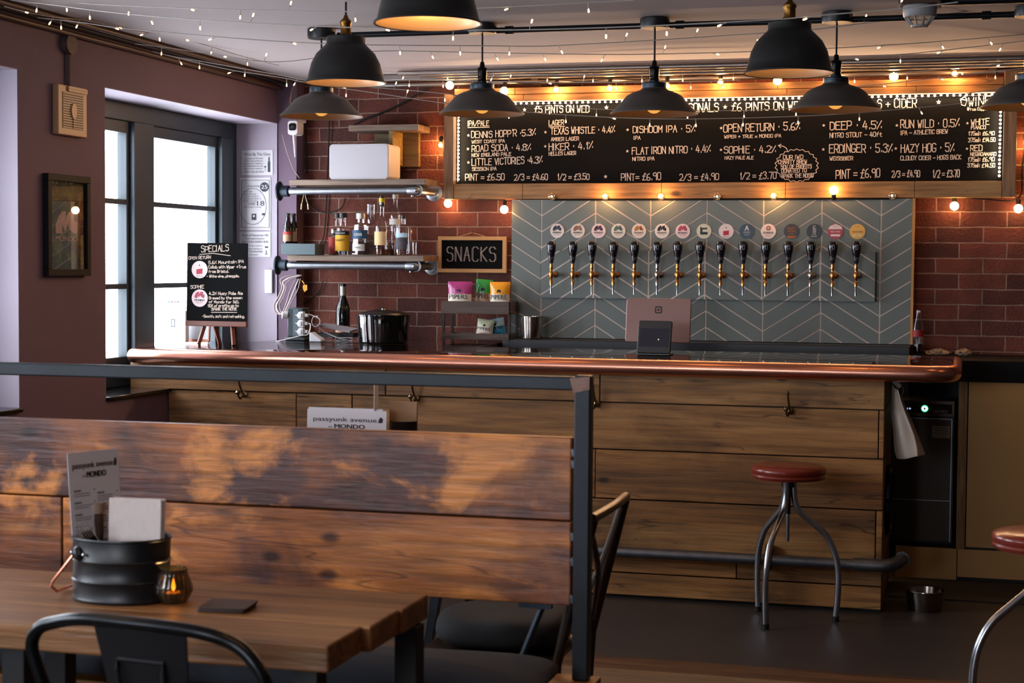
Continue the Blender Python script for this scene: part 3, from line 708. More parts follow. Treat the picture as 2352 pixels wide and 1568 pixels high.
        mb.use(mm('#e6d29c')); mb.flat(fr, [(a - .55 * r, b - .62 * r), (a + .5 * r, b - .62 * r), (a + .5 * r, b - .36 * r), (a - .55 * r, b - .36 * r)], d); mb.use(mm('#7a5a18')); mb.text('WHITE WINE', fr, a, b - .12 * r, .2 * r, 1.4 * r, 'C', d, .01); mb.text('FIANO', fr, a, b - .56 * r, .14 * r, .5 * r, 'C', d + .0006); mb.text('Copper Crew', fr, a, b + .6 * r, .15 * r, .6 * r, 'C', d)
bx = [1280, 1327.5, 1375, 1420.4, 1467.7, 1520.8, 1568.3, 1617, 1668, 1715.6, 1765, 1818, 1870.4, 1919, 1969.5]
fb = back_fr((0, YT - .0032, 0))
for i, px in enumerate(bx):
    q = on_y(px, 530 + i * .12, YT - .004); mb = MB(); badge(fb, q.x, q.z, .0395 + i * .0001, i, mb)
    o = mb.build('tap_badge', smooth=False); tag(o, 'round ' + BD[i] + ' on the grey tiles', 'badge', 'round badges above the taps')

# ------------------------------------------------------------------ chalkboard menu
YC = 9.055; zt = on_y(1700, 226, YC).z; zb = on_y(1700, 419, YC).z; cx0 = on_y(1049, 330, YC).x; cx1 = on_y(2303, 330, YC).x
menu = thing('menu_board', 'wide framed chalkboard beer menu above the tiled panel', 'menu board', ((cx0 + cx1) / 2, YC, zb))
MB().box(cx0, cx1, YC, YW - .002, zb, zt).build('chalkboard', board_m, menu, smooth=False)
YFm = 9.0
z_b = on_y(1700, 455, YFm).z; z_t = on_y(1700, 190, YFm).z; fx0 = on_y(1020, 330, YFm).x; fx1 = on_y(2335, 330, YFm).x
fm = MB(); xs = [cx0, -2.4, -1.62, -.95, -.28, cx1]
for k in range(5):
    sh_ = -.05 if k else 0.0
    for q in ((xs[k] + .001, xs[k + 1] - .001, YFm, YW - .002, z_b, zb - .002), (xs[k] + .001, xs[k + 1] - .001, YFm, YW - .002, zt + .002, (zt + z_t) / 2), (xs[k] + sh_ + .001, xs[k + 1] - (.05 if k < 4 else 0) - .001, YFm + .004, YW - .002, (zt + z_t) / 2 + .003, z_t)): MB().box(*q).build('frame_board', frame_wood, menu, smooth=False, bev=.002)
for q in ((fx0, cx0 - .002, YFm - .004, YW - .002, z_b, z_t - .03), (cx1 + .002, fx1, YFm - .004, YW - .002, z_b, z_t + .03)): MB().box(*q).build('frame_upright', frame_wood_v, menu, smooth=False, bev=.002)
fc = back_fr((0, YC, 0))
def b2(px, py): q = on_y(px, py, YC); return (q.x, q.z)
K = scale_at((-1.3, YC, 2.1))
ch = MB(); ch.rnd = random.Random(11)
T = [("IPA/PALE", 1075, 289.5, 1123, 288.6, 12), ("DENNIS HOPP'R ~5.3%", 1083, 317, 1230, 311, 15), ("WEST COAST IPA", 1084, 329, 1159.5, 326.6, 7), ("ROAD SODA ~ 4.8%", 1084, 348, 1219, 344.5, 14.5), ("NEW ENGLAND PALE", 1084, 360, 1174, 357, 7.5), ("LITTLE VICTORIES ~4.3%", 1084, 380, 1245.5, 374, 15.5), ("SESSION IPA", 1085, 392, 1140.5, 391, 7.5), ("PINT = $6.50", 1069, 414.4, 1158.6, 413, 15), ("2/3 = $4.60", 1181.5, 413.9, 1258, 412.5, 14), ("1/2 = $3.50", 1280, 413.6, 1353.5, 412, 14), ("PINT= $6.90", 1427, 414.4, 1518, 413, 16), ("2/3 = $4.90", 1561, 414.5, 1651, 413, 15),
     ("LAGER", 1261, 288, 1295, 286.5, 11), ("TEXAS WHISTLE ~ 4.4%", 1265, 309, 1412, 304, 15), ("AMBER LAGER", 1266, 324, 1329.5, 322, 8), ("HIKER ~ 4.1%", 1261, 346, 1361.6, 341.5, 16), ("HELLES LAGER", 1261, 357, 1323, 355, 8), ("DISHOOM IPA ~ 5%", 1454, 305, 1596, 303, 15), ("IPA", 1456, 320.7, 1471, 320, 8), ("FLAT IRON NITRO ~ 4.4%", 1452, 355, 1631.5, 349, 16), ("NITRO IPA", 1453, 369, 1503, 368, 8), ("$5 PINTS ON WED", 1228.5, 259, 1353.5, 258, 16), ("SEASONALS", 1546, 258.5, 1650.5, 256.5, 20), ("$6 PINTS ON WED", 1681, 254.5, 1847, 252, 18), ("S + CIDER", 2015.6, 248.5, 2105, 246.5, 20), ("WINE", 2224.6, 243.5, 2275, 241, 19), ("From Copper Crew", 2224.6, 254, 2292, 252, 6),
     ("OPEN RETURN ~ 5.6%", 1662, 304, 1837, 298, 17), ("WIPER + TRUE x MONDO IPA", 1664, 317.6, 1794, 315, 7), ("SOPHIE ~ 4.2%", 1663.5, 352, 1781.5, 350.5, 15.5), ("HAZY PALE ALE", 1665, 366, 1730.6, 365.4, 7), ("1/2 = $3.70", 1699, 412, 1783, 410, 15), ("OUR IWD", 1799, 365.4, 1844.6, 364.5, 8.5), ("CHARITY BREW", 1788, 376.4, 1853.6, 375.5, 8.5), ("50% OF PROFITS", 1794, 387.5, 1864, 386, 8.5), ("DONATED TO", 1795, 397, 1852.4, 395, 8.5), ("SPARK THE NOISE", 1795.4, 408.4, 1868, 407, 8.5), ("DEEP ~ 4.5%", 1906.7, 298, 2024.6, 296, 18), ("NITRO STOUT - 40ft", 1906, 316, 2026.7, 313, 10), ("ERDINGER ~ 5.3%", 1905, 351, 2049.4, 348.7, 19), ("WEISSBIER", 1906, 368, 1959, 367.5, 8), ("PINT = $6.90", 1920, 410, 2021, 407, 19), ("RUN WILD ~ 0.5%", 2068.5, 294, 2203, 291, 17), ("IPA - ATHLETIC BREW", 2069.4, 310, 2177, 306, 9), ("HAZY HOG ~ 5%", 2069.4, 350.4, 2191, 348, 18), ("CLOUDY CIDER - HOGS BACK", 2068.5, 368, 2207.6, 365.4, 9), ("2/3 = $4.90", 2048.5, 407, 2112.7, 406, 14.5), ("1/2 = $3.70", 2142, 407.8, 2203.7, 406, 15.5), ("WHITE", 2230.6, 287.8, 2272, 286, 13), ("FIANCO", 2230.6, 296.7, 2264, 296, 7), ("175ml: $6.90", 2224, 311, 2284, 310, 8), ("375ml: $14.50", 2224, 326, 2286, 325, 8.5), ("RED", 2229, 347, 2256, 346.6, 13), ("NEGROAMARO", 2229, 358, 2288, 357, 7), ("175ml: $6.90", 2223, 371, 2284, 370, 8.5), ("375ml: $14.50", 2222, 384, 2285, 384, 8.5)]
for t, x0, y0, x1, y1, cap in T:
    ch.chalk(t, fc, b2(x0, y0), b2(x1, y1), cap * K, (1.0 + .05 * cap) * K)
for x, y, rr2 in ((1076, 311, 4), (1075, 342, 4), (1076, 373, 4), (1253, 303.5, 4), (1252.5, 336, 4), (1441.5, 298, 4), (1441, 347, 4), (1391, 405.5, 5), (1205, 252, 5), (1393, 247, 5.5), (1665.7, 246, 5.5), (2156, 234.6, 6), (1656.5, 294, 4), (1656, 344, 4), (1892, 288, 4), (1891, 343, 4), (2060, 288, 4), (2057.5, 341, 4), (2222, 283, 3.5), (2221, 341.5, 3.5)):
    c0 = b2(x, y); R2 = rr2 * K
    ch.flat(fc, [(c0[0] + (R2 if i % 2 == 0 else R2 * .42) * math.sin(i * PI / 5), c0[1] + (R2 if i % 2 == 0 else R2 * .42) * math.cos(i * PI / 5)) for i in range(10)], .0015)
def chl(pts, lw=1.6): ch.line(fc, [b2(*p) for p in pts], lw * K, .0016)
chl([(1075, 293), (1124, 292)]); chl([(1261, 291), (1297, 290)])
zz = []
for i in range(45):
    a = 2 * PI * i / 44; q = (44 + (4 if i % 2 else 0)) / 44; zz.append((1830 + 46 * q * math.cos(a), 380 + 35 * q * math.sin(a)))
chl(zz, 1.4); chl([(1809, 347), (1807, 341), (1800, 336), (1788, 334)]); chl([(1794, 331), (1788, 334), (1793, 339)])
chl([(2206, 228), (2209, 241), (2217, 243), (2221, 230), (2206, 228)], 2); chl([(2209, 226), (2215, 222), (2220, 227)], 2)
ch.build('chalk_lettering', chalkm, menu, smooth=False)

# LED strips round the board: each diode on its tape
def led_strip(name, label, p0, p1, n, out):
    p0, p1 = Vector(p0), Vector(p1); t = thing(name, label, 'light strip', (p0 + p1) / 2, 'light strips round the chalkboard')
    d = (p1 - p0).normalized(); o = Vector(out)
    tp_ = MB(); s_ = d.cross(o).normalized() * .005
    tp_.poly([p0 - s_, p1 - s_, p1 + s_, p0 + s_]).poly([p0 - s_ + o * .0015, p0 + s_ + o * .0015, p1 + s_ + o * .0015, p1 - s_ + o * .0015])
    tp_.build('tape', mat('led_tape', '#e8ded0', rough=.5), t, smooth=False)
    first = None
    for k in range(n):
        c = p0 + (p1 - p0) * (k + .5) / n + o * .004
        if first is None: first = MB().ball((0, 0, 0), .0062, 8).build('diode', led_on, None); first.parent = t; first.location = c - t.location
        else: q = first.copy(); COL.objects.link(q); q.parent = t; q.location = c - t.location
    return t
yl = YC - .012
led_strip('led_strip', 'string of bright diodes along the top edge of the chalkboard', (cx0 + .01, yl, zt - .008), (cx1 - .01, yl, zt - .008), 92, (0, 0, -1))
led_strip('led_strip', 'string of bright diodes up the left edge of the chalkboard', (cx0 + .010, yl, zb + .01), (cx0 + .010, yl, zt - .03), 20, (1, 0, 0))
led_strip('led_strip', 'string of bright diodes up the right edge of the chalkboard', (cx1 - .010, yl, zb + .01), (cx1 - .010, yl, zt - .03), 20, (-1, 0, 0))
mid = (cx0 + cx1) / 2
lamp('led_strip_light_top', 'AREA', (mid, yl - .012, zt - .016), 5, (1, .72, .42), cx1 - cx0 - .06, .01, (PI / 9, 0, 0))
lamp('led_strip_glow', 'AREA', (mid, yl - .014, zt - .010), 30, (1, .62, .34), cx1 - cx0 - .06, .01, (-PI / 2 - .2, 0, 0))
for xx, s in ((cx0 + .02, 1), (cx1 - .02, -1)): lamp('led_strip_light_side', 'AREA', (xx, yl - .012, (zt + zb) / 2), 1.4, (1, .72, .42), zt - zb - .06, .01, (PI / 2, PI / 2, 0) if 0 else (0, PI / 2 if s < 0 else -PI / 2, PI / 2 if 0 else 0))
# ------------------------------------------------------------------ pipe shelves
SY0, SY1 = 8.78, 9.03
def pipe_shelf(py_top, py_bot, py_pipe, x0p, x1p, label):
    x0 = on_y(x0p, py_bot, SY0).x; x1 = on_y(x1p, py_bot, SY0).x; z1 = on_y(900, py_top, SY0).z; z0 = on_y(900, py_bot, SY0).z
    zp = on_y(900, py_pipe, SY0).z; r = .021
    t = thing('pipe_shelf', label, 'shelf', ((x0 + x1) / 2, 8.95, zp), 'galvanised pipe shelves on the brick wall')
    MB().box(x0, x1, SY0, SY1, z0, z1).build('shelf_board', shelf_wood, t, smooth=False, bev=.003)
    xe = x1 - .055
    p = MB(); p.tube([(x0 - .02, SY0 + .03, zp), (xe - .02, SY0 + .03, zp)], r, 16); p.build('front_pipe', galv, t)
    p = MB(); p.tube([(xe + .005, SY0 + .05, zp), (xe + .005, YW - .012, zp)], r, 16); p.build('side_pipe', galv, t)
    p = MB(); p.tube([(xe - .055, SY0 + .03, zp), (xe - .04, SY0 + .03, zp), (xe + .012, SY0 + .03, zp), (xe + .02, SY0 + .03, zp)], [.026, .029, .029, .02], 16)
    p.tube([(xe + .005, SY0 + .02, zp), (xe + .005, SY0 + .10, zp)], .029, 16); p.ball((xe + .0, SY0 + .0, zp), .012, 10)
    p.tube([(xe - .03, SY0 + .03, zp - .034), (xe - .03, SY0 + .03, zp - .024)], .008, 8)
    p.build('elbow_fitting', galv, t)
    p = MB(); p.lathe([(0, 0), (.05, 0), (.05, .008), (.03, .014), (.03, .03), (.021, .03)], (xe + .005, YW - .001, zp), 20, (0, -1, 0)); p.build('wall_flange', galv, t)
    p = MB(); p.lathe([(0, 0), (.055, 0), (.055, .008), (.032, .014), (.032, .06), (.026, .065), (.021, .065)], (x0 - .075, SY0 + .03, zp), 20, (1, 0, 0)); p.build('side_flange', darksteel, t)
    return t, x0, x1, z1
s1, sx0, sx1, SZ1 = pipe_shelf(411, 424, 437, 664, 977, 'upper galvanised pipe shelf carrying the white speaker')
s2, sx0b, sx1b, SZ2 = pipe_shelf(587, 600, 611, 660, 973, 'lower galvanised pipe shelf carrying the spirit bottles')

# corner bracket shelf high on the wall
q0 = on_y(803, 295, 8.9); q1 = on_y(963, 290, 8.9)
t = thing('bracket_shelf', 'small weathered wooden shelf on wooden brackets high on the brick wall', 'shelf', ((q0.x + q1.x) / 2, 9.0, q0.z))
MB().box(q0.x, q1.x, 8.88, YW - .004, q0.z - .017, q0.z + .017).build('shelf_board', shelf_wood, t, smooth=False, bev=.003)
zb_ = q0.z - .018
for xx, w in ((on_y(905, 330, 8.95).x, .13), ):
    p = MB(); fr = Fr((xx, 0, 0), (0, -1, 0), (0, 0, 1), (1, 0, 0))
    p.prism(fr, [(-9.09, zb_), (-8.89, zb_), (-8.89, zb_ - .07), (-8.995, zb_ - .12), (-8.995, zb_ - .18), (-9.09, zb_ - .19)], -.01, .012); p.build('bracket', wood('bracket_ply', ('#5a4a2c', '#86703f', '#a58c55'), grain=5, knots=False), t, smooth=False)
p = MB(); p.box(on_y(858, 330, 9.05).x, on_y(960, 330, 9.05).x, 9.065, YW - .004, zb_ - .19, zb_); p.build('back_plate', MATS['bracket_ply'], t, smooth=False, bev=.002)

# ------------------------------------------------------------------ speaker on the shelf
def spk():
    a = on_y(758, 409, SY0 + .02); b = on_y(894, 330, SY0 + .02); w = b.x - a.x; h = b.z - SZ1; ctr = Vector(((a.x + b.x) / 2, SY0 + .11, SZ1))
    t = thing('speaker', 'white rounded wireless speaker on the upper pipe shelf', 'speaker', ctr)
    def rr(w, h, r, n=6):
        out = []
        for cx, cz, s in ((w / 2 - r, r, -90), (w / 2 - r, h - r, 0), (-w / 2 + r, h - r, 90), (-w / 2 + r, r, 180)):
            for k in range(n + 1): g = math.radians(s + 90 * k / n); out.append((cx + r * math.cos(g), cz + r * math.sin(g)))
        return out
    fr = Fr(ctr, (1, 0, 0), (0, 0, 1), (0, -1, 0)); fr2 = Fr(ctr, (math.cos(.18), math.sin(-.0), 0), (0, 0, 1), (0, -1, 0))
    m = MB(); sec = []
    for d, sx, sh in ((.10, 1.0, 0), (.09, 1.01, 0), (-.06, 1.07, 0), (-.09, 1.0, 0)): sec.append([fr.p(x * sx, z, d) for x, z in rr(w, h, .022)])
    n = len(sec[0]); b0 = len(m.v)
    for s in sec: m.v += s
    for k in range(3):
        for i in range(n): j = (i + 1) % n; m.face((b0 + k * n + i, b0 + k * n + j, b0 + (k + 1) * n + j, b0 + (k + 1) * n + i))
    m.face([b0 + i for i in range(n)]); m.face([b0 + 3 * n + i for i in range(n)][::-1])
    m.build('cabinet', mat('matt_white_speaker', '#c8c4c8', rough=.6), t)
    g = MB(); g.prism(fr, [(x, z) for x, z in rr(w - .008, h - .008, .02)], .1005, .103); 
    for v in g.v: v.z += .004
    g.build('grille', mat('white_speaker_grille', '#bcb9be', rough=.75, bump=.1, bscale=900), t)
    MB().fbox(fr, -.001, .001, h - .018, h - .010, .1032, .1036).build('status_light', mat('pale_dot', '#f0f0f0'), t)
spk()

# ------------------------------------------------------------------ bottles
def bottle(name, label, px, zbase, y, prof, body, liquid=None, lv=0, cap=None, label_band=None, group=None, n=20, rot=0, sx=1.0, sy=1.0, sc=1.0):
    p = on_y(px, 585, y); t = thing(name, label, 'bottle', (p.x, y, zbase + .0005), group); K_ = sc
    prof = [(r * K_, z * K_) for r, z in prof]; lv *= K_
    if cap: cap = (cap[0], cap[1] * K_, cap[2] * K_, cap[3] * K_)
    label_band = [(b[0], b[1] * K_, b[2] * K_, b[3] * K_, (b[4][0], b[4][1] * K_, b[4][2], b[4][3] * K_, b[4][4] * K_) if b[4] else None) + tuple(b[5:]) for b in (label_band or [])]
    sh = MB(); sh.lathe(prof, (p.x, y, zbase + .0005), n, sx=sx, sy=sy); sh.build('glass_body', body, t)
    if liquid:
        pr = [(max(0, r - .003), max(z, .004)) for r, z in prof if z <= lv]; pr = [(0, .004)] + pr + [(pr[-1][0], lv), (0, lv)]
        MB().lathe(pr, (p.x, y, zbase + .0005), n, sx=sx, sy=sy).build('liquid', liquid, t)
    if cap:
        cm, r, z0, z1 = cap; MB().lathe([(0, z0), (r, z0), (r, z1 - .002), (r - .002, z1), (0, z1)], (p.x, y, zbase), 16).build('cap', cm, t)
    for lb in (label_band or []):
        cm, r, z0, z1, txt = lb[:5]
        if len(lb) > 5: a0, a1 = lb[5]
        else: a0, a1 = -1.25, 1.25
        m = MB(); k = 14; b0 = len(m.v); R = (r + .0008)
        for z in (z0, z1):
            for i in range(k + 1):
                g = a0 + (a1 - a0) * i / k + rot; m.v.append(Vector((p.x + R * sx * math.sin(g), y - R * sy * math.cos(g), zbase + z)))
        for i in range(k): m.face((b0 + i, b0 + i + 1, b0 + k + 2 + i, b0 + k + 1 + i))
        m.recalc = False
        lo = m.build('paper_label', cm, t)
        if txt:
            s, h, col, wd, zz = txt; fr = back_fr((p.x, y - R * sy, zbase)); tm = MB(); tm.text(s, fr, 0, zz, h, wd, 'C', .0012, .015); tm.build('label_text', col, lo, smooth=False)
    return t
def std(r, h, neck=.014, sh=.62, nk=.78):
    return [(0, 0), (r * .92, 0), (r, .006), (r, h * sh), (r * .9, h * (sh + .05)), (neck * 1.3, h * nk), (neck, h * (nk + .04)), (neck, h * .95), (neck + .002, h * .955), (neck + .002, h), (neck - .003, h)]
whisky = mat('amber_spirit', '#4a1e08', rough=.05, spec=.5)
clearliq = glass('clear_spirit', '#e8eef0', tint=.05)
darkglass = mat('dark_bottle_glass', '#0d0a0a', rough=.1, coat=.5)
greenglass = mat('black_green_bottle_glass', '#0a0d0b', rough=.08, coat=.5)
inkm = mat('label_ink', '#17171a', rough=.7); wht = mat('white_label', '#d2cfc8', rough=.7); yel = mat('yellow_label', '#d29d1c', rough=.6); blu = mat('blue_label', '#1f4a68', rough=.6); redl = mat('red_label', '#a83432', rough=.6); blkl = mat('black_label', '#141518', rough=.5)
capb = mat('black_cap', '#151414', rough=.4); capw = mat('pale_metal_cap', '#b9b6b2', rough=.3, metal=.7)
g = 'spirit bottles on the lower pipe shelf'
yb = 8.86
kr = [(0, 0), (.036, 0), (.038, .004), (.038, .115), (.034, .13), (.018, .142), (.0165, .15), (.0165, .185), (.018, .186), (.018, .19), (.013, .19)]
bottle('spirit_bottle', 'squat clear bottle with a yellow label reading KRAFT', 788, SZ2, yb, kr, clear, clearliq, .12, (capb, .019, .182, .205), [(yel, .038, .022, .098, ('KRAFT', .011, inkm, .046, .068)), (blkl, .038, .098, .118, ('SINGLE MALT', .006, wht, .05, .104))], g, sc=1.17)
bottle('spirit_bottle', 'squat clear bottle mostly hidden behind the yellow labelled one', 776, SZ2, yb + .085, kr, clear, clearliq, .1, (capb, .019, .182, .205), [(blkl, .038, .098, .118, None)], g, sc=1.17)
bottle('spirit_bottle', 'small bottle with a red label at the left of the yellow one', 766, SZ2, yb + .03, std(.024, .128, .011, .62, .75), glass('smoky_glass', '#c8b8b0'), None, 0, (capw, .0125, .108, .13), [(redl, .024, .01, .088, None)], g, sc=1.17)
teq = [(0, 0), (.046, 0), (.047, .005), (.036, .135), (.033, .148), (.018, .156), (.017, .175), (.012, .176)]
bottle('spirit_bottle', 'clear tapered bottle with a blue label reading 1800', 829, SZ2, yb, teq, clear, clearliq, .06, (capw, .0245, .176, .203), [(blu, .041, .08, .122, ('1800', .014, wht, .04, .094)), (wht, .045, .022, .055, ('TEQUILA', .005, inkm, .03, .036), (-.75, .75))], g, n=8, rot=0, sc=1.17)
bottle('spirit_bottle', 'clear tapered bottle with a pale back beside the blue labelled one', 852, SZ2, yb + .1, teq, clear, clearliq, .1, (glass('clear_stopper', '#e8e8ea'), .024, .178, .25), None, g, n=8, sc=1.17)
bottle('spirit_bottle', 'round shouldered bottle with a cream label and yellow neck band', 877, SZ2, yb, std(.037, .255, .012, .52, .72), clear, whisky, .03, (capb, .0135, .235, .285), [(mat('cream_label', '#d8b884', rough=.6), .037, .05, .115, None, (-.9, .9)), (mat('yellow_neck_band', '#c9b21c', rough=.5), .0142, .255, .275, None, (-3.1, 3.1))], g, sc=1.17)
bottle('spirit_bottle', 'tall slender clear bottle with a white capsule behind the flask bottle', 908, SZ2, yb + .09, std(.029, .30, .012, .62, .76), clear, whisky, .06, (mat('white_capsule', '#d8d0ca', rough=.4), .0145, .275, .315), [(wht, .029, .15, .178, None)], g, sc=1.17)
bottle('spirit_bottle', 'rectangular flask bottle with a dark etched picture and black stopper', 926, SZ2, yb, [(0, 0), (.044, 0), (.045, .004), (.045, .125), (.038, .142), (.014, .15), (.013, .178), (.009, .178)], clear, whisky, .008, (capb, .0125, .176, .194), [(mat('etched_dark_print', '#352f35', rough=.6, noise=.6, nscale=60), .0455, .03, .085, None, (-.7, .7)), (mat('pale_blue_script', '#9fc0cc', rough=.6, noise=.3, nscale=60), .0455, .088, .108, None, (-.7, .7))], g, n=10, sy=.75, sc=1.17)
p = on_y(955, 585, yb); sg = MB(); sg.shell([(.0115, .0), (.0135, .004), (.016, .075), (.0145, .075), (.012, .01), (.0001, .008)], (p.x, yb - .02, SZ2 + .0006), 16)
tag(sg.build('shot_glass', clear), 'small empty shot glass at the right end of the lower pipe shelf', 'glass')
# grey box and beer bottles by the wall end of the lower shelf
xa = on_y(646, 570, 8.72).x; xb_ = on_y(724, 570, 8.72).x; za = SZ2 + .002
bxm = MB(); bxm.box(xa, xb_, 8.72, 8.86, za, za + .062); tag(bxm.build('grey_box', mat('slate_box', '#4d5c60', rough=.6, noise=.1, nscale=30), smooth=False, bev=.003), 'low slate grey box at the wall end of the lower pipe shelf', 'box')
p_sup = MB().box(xa + .02, xb_, 8.74, 8.86, SZ2 - .0, SZ2 + .0015)
bb = std(.026, .165, .0125, .55, .74)
ZB2 = za + .063
bottle('beer_bottle', 'dark beer bottle with a red and cream label on the grey box', 661, ZB2, 8.77, bb, darkglass, None, 0, (capb, .0145, .158, .17), [(mat('tan_label', '#a58468', rough=.7), .026, .012, .05, None), (redl, .026, .05, .066, None)], 'dark beer bottles on the grey box')
bottle('beer_bottle', 'dark beer bottle with a plain cream label beside its red labelled neighbour', 674, ZB2, 8.81, bb, darkglass, None, 0, (capb, .0145, .158, .17), [(MATS['tan_label'], .026, .012, .066, None)], 'dark beer bottles on the grey box')

# ------------------------------------------------------------------ snacks sign
p0 = on_y(1006, 625, 9.06); p1 = on_y(1163, 543, 9.06); c = Vector(((p0.x + p1.x) / 2, 9.06, p0.z)); w = p1.x - p0.x; h = p1.z - p0.z
t = thing('snacks_sign', 'small pine framed chalkboard reading SNACKS on the brick wall', 'sign', c)
fr = back_fr((c.x, 9.06, c.z)); e = .021
MB().fbox(fr, -w / 2 + e, w / 2 - e, e, h - e, -.02, -.004).build('chalkboard', board_m, t, smooth=False)
m = MB()
for P in ([(-w / 2, 0), (w / 2, 0), (w / 2 - e, e), (-w / 2 + e, e)], [(-w / 2, h), (w / 2, h), (w / 2 - e, h - e), (-w / 2 + e, h - e)], [(-w / 2, 0), (-w / 2 + e, e), (-w / 2 + e, h - e), (-w / 2, h)], [(w / 2, 0), (w / 2 - e, e), (w / 2 - e, h - e), (w / 2, h)]): m.prism(fr, P, -.022, .004)
m.build('frame', pine, t, smooth=False)
m = MB(); s = scale_at(c); x = -w / 2 + .05; cw = (w - .10) / 6
for i, ch_ in enumerate('SNACKS'):
    for dx in (0, .006): m.chalk(ch_ + ch_, fr, (x + i * cw + dx - .0, h * .33), (x + i * cw + dx + cw * 1.55, h * .33), h * .36, .0018, -.0025) if 0 else None
    for dx in (0.0, .0055):
        for st in GLP[ch_]: m.line(fr, [(x + i * cw + dx + a * .0085, h * .31 + (b - 2) * h * .057) for a, b in st], .0017, -.0025)
m.build('chalk_lettering', chalkm, t, smooth=False)
m = MB(); m.tube([fr.p(-.075, h + .0, 0), fr.p(0, h + .022, -.01)], .0022, 6); m.tube([fr.p(.075, h, 0), fr.p(0, h + .022, -.01)], .0022, 6); m.build('hanging_cord', mat('jute_cord', '#b08d62', rough=.9), t)
MB().tube([fr.p(0, h + .024, -.04), fr.p(0, h + .024, .0)], .003, 6).build('nail', darksteel, t)

# ------------------------------------------------------------------ snack crate and crisps
q0 = on_y(1013, 790, 8.78); q1 = on_y(1170, 790, 8.78); Zc = ZB + .001; cx_ = (q0.x + q1.x) / 2; cw = q1.x - q0.x - .004
t = thing('snack_rack', 'two tier dark slatted wooden rack holding crisp packets', 'rack', (cx_, 8.88, Zc))
zA0, zA1 = on_y(1100, 721, 8.78).z, on_y(1100, 692, 8.78).z; zB0, zB1 = on_y(1100, 780, 8.78).z, on_y(1100, 766, 8.78).z
for a, b in ((zA0, zA1), (zB0, zB1)):
    MB().box(q0.x, q1.x - .004, 8.78, 8.795, a, b).build('front_slat', crate_wood, t, smooth=False, bev=.002)
    MB().box(q0.x + .004, q1.x - .008, 8.797, 8.97, a + .002, a + .010).build('shelf_slat', crate_wood, t, smooth=False)
    MB().box(q0.x, q1.x - .004, 8.972, 8.985, a, b).build('back_slat', crate_wood, t, smooth=False)
for xx in (q0.x + .001, q1.x - .015):
    for yy in (8.797, 8.958): MB().box(xx, xx + .012, yy, yy + .012, Zc, zA1 - .004).build('post', black_m, t, smooth=False)
def crisps(label, px, zbase, w, h, y, top, base, txt, tilt=0.0, lean=0.05):
    p = on_y(px, 660, y); t = thing('crisp_packet', label, 'crisp packet', (p.x, y, zbase), 'crisp packets on the snack rack')
    m = MB(); nx, nz = 10, 12; fr = Fr((p.x, y, zbase), (math.cos(tilt), 0, math.sin(tilt)), (-math.sin(tilt), 0, math.cos(tilt)), (0, -1, 0)); R = random.Random(int(px))
    def th(u, v): return .024 * (max(0, 1 - (2 * u - 1) ** 2) ** .6) * (max(0, 1 - abs(2 * v - 1) ** 3) ** .8) + .0012
    for sgn in (1, -1):
        b0 = len(m.v)
        for j in range(nz + 1):
            for i in range(nx + 1):
                u, v = i / nx, j / nz; d = th(u, v) * sgn + R.uniform(-.0016, .0016) * (0 < i < nx and 0 < j < nz) - v * lean * h
                m.v.append(fr.p((u - .5) * w * (1 - .06 * math.sin(PI * v)), v * h, d))
        for j in range(nz):
            m.use(top if (j >= nz - 5) else base)
            for i in range(nx): a = b0 + j * (nx + 1) + i; m.face((a, a + 1, a + nx + 2, a + nx + 1))
    m.build('foil_packet', None, t)
    lt = MB(); lt.text(txt, fr, 0, h * .42, h * .16, w * .74, 'C', .0275 - .42 * lean * h, .015, 0); lt.text('CRISPS', fr, 0, h * .2, h * .06, w * .4, 'C', .024 - .2 * lean * h)
    lt.disc(fr, 0, h * .68, h * .07, .0238 - .68 * lean * h, .0245 - .68 * lean * h, 12)
    lt.build('packet_print', inkm, t, smooth=False)
cream = mat('cream_foil', '#d8cbb8', rough=.3); 
crisps('crisp packet with a magenta top on the upper tier of the rack', 1056, zA0 + .011, .142, .165, 8.85, mat('magenta_foil', '#a03a72', rough=.25), cream, 'PIPERS')
crisps('crisp packet with a dark green top between the magenta and the orange ones', 1107, zA0 + .011, .098, .178, 8.91, mat('green_foil', '#2f8a3c', rough=.25), mat('tan_foil', '#a88a6a', rough=.3), 'PIPERS', -.08)
crisps('crisp packet with an orange yellow top at the right of the upper tier', 1148, zA0 + .011, .118, .165, 8.86, mat('orange_foil', '#e0951f', rough=.25), cream, 'PIPERS')
crisps('cream and pale green crisp packet on the lower tier of the rack', 1112, zB0 + .011, .098, .100, 8.835, mat('pale_green_foil', '#b9bf9f', rough=.3), cream, 'PIPERS', -.12)
crisps('blue and white crisp packet at the right of the lower tier', 1146, zB0 + .011, .098, .105, 8.885, mat('pale_blue_foil', '#a9c6cc', rough=.3), mat('blue_foil', '#2d7ea3', rough=.3), 'PIPERS', .2)

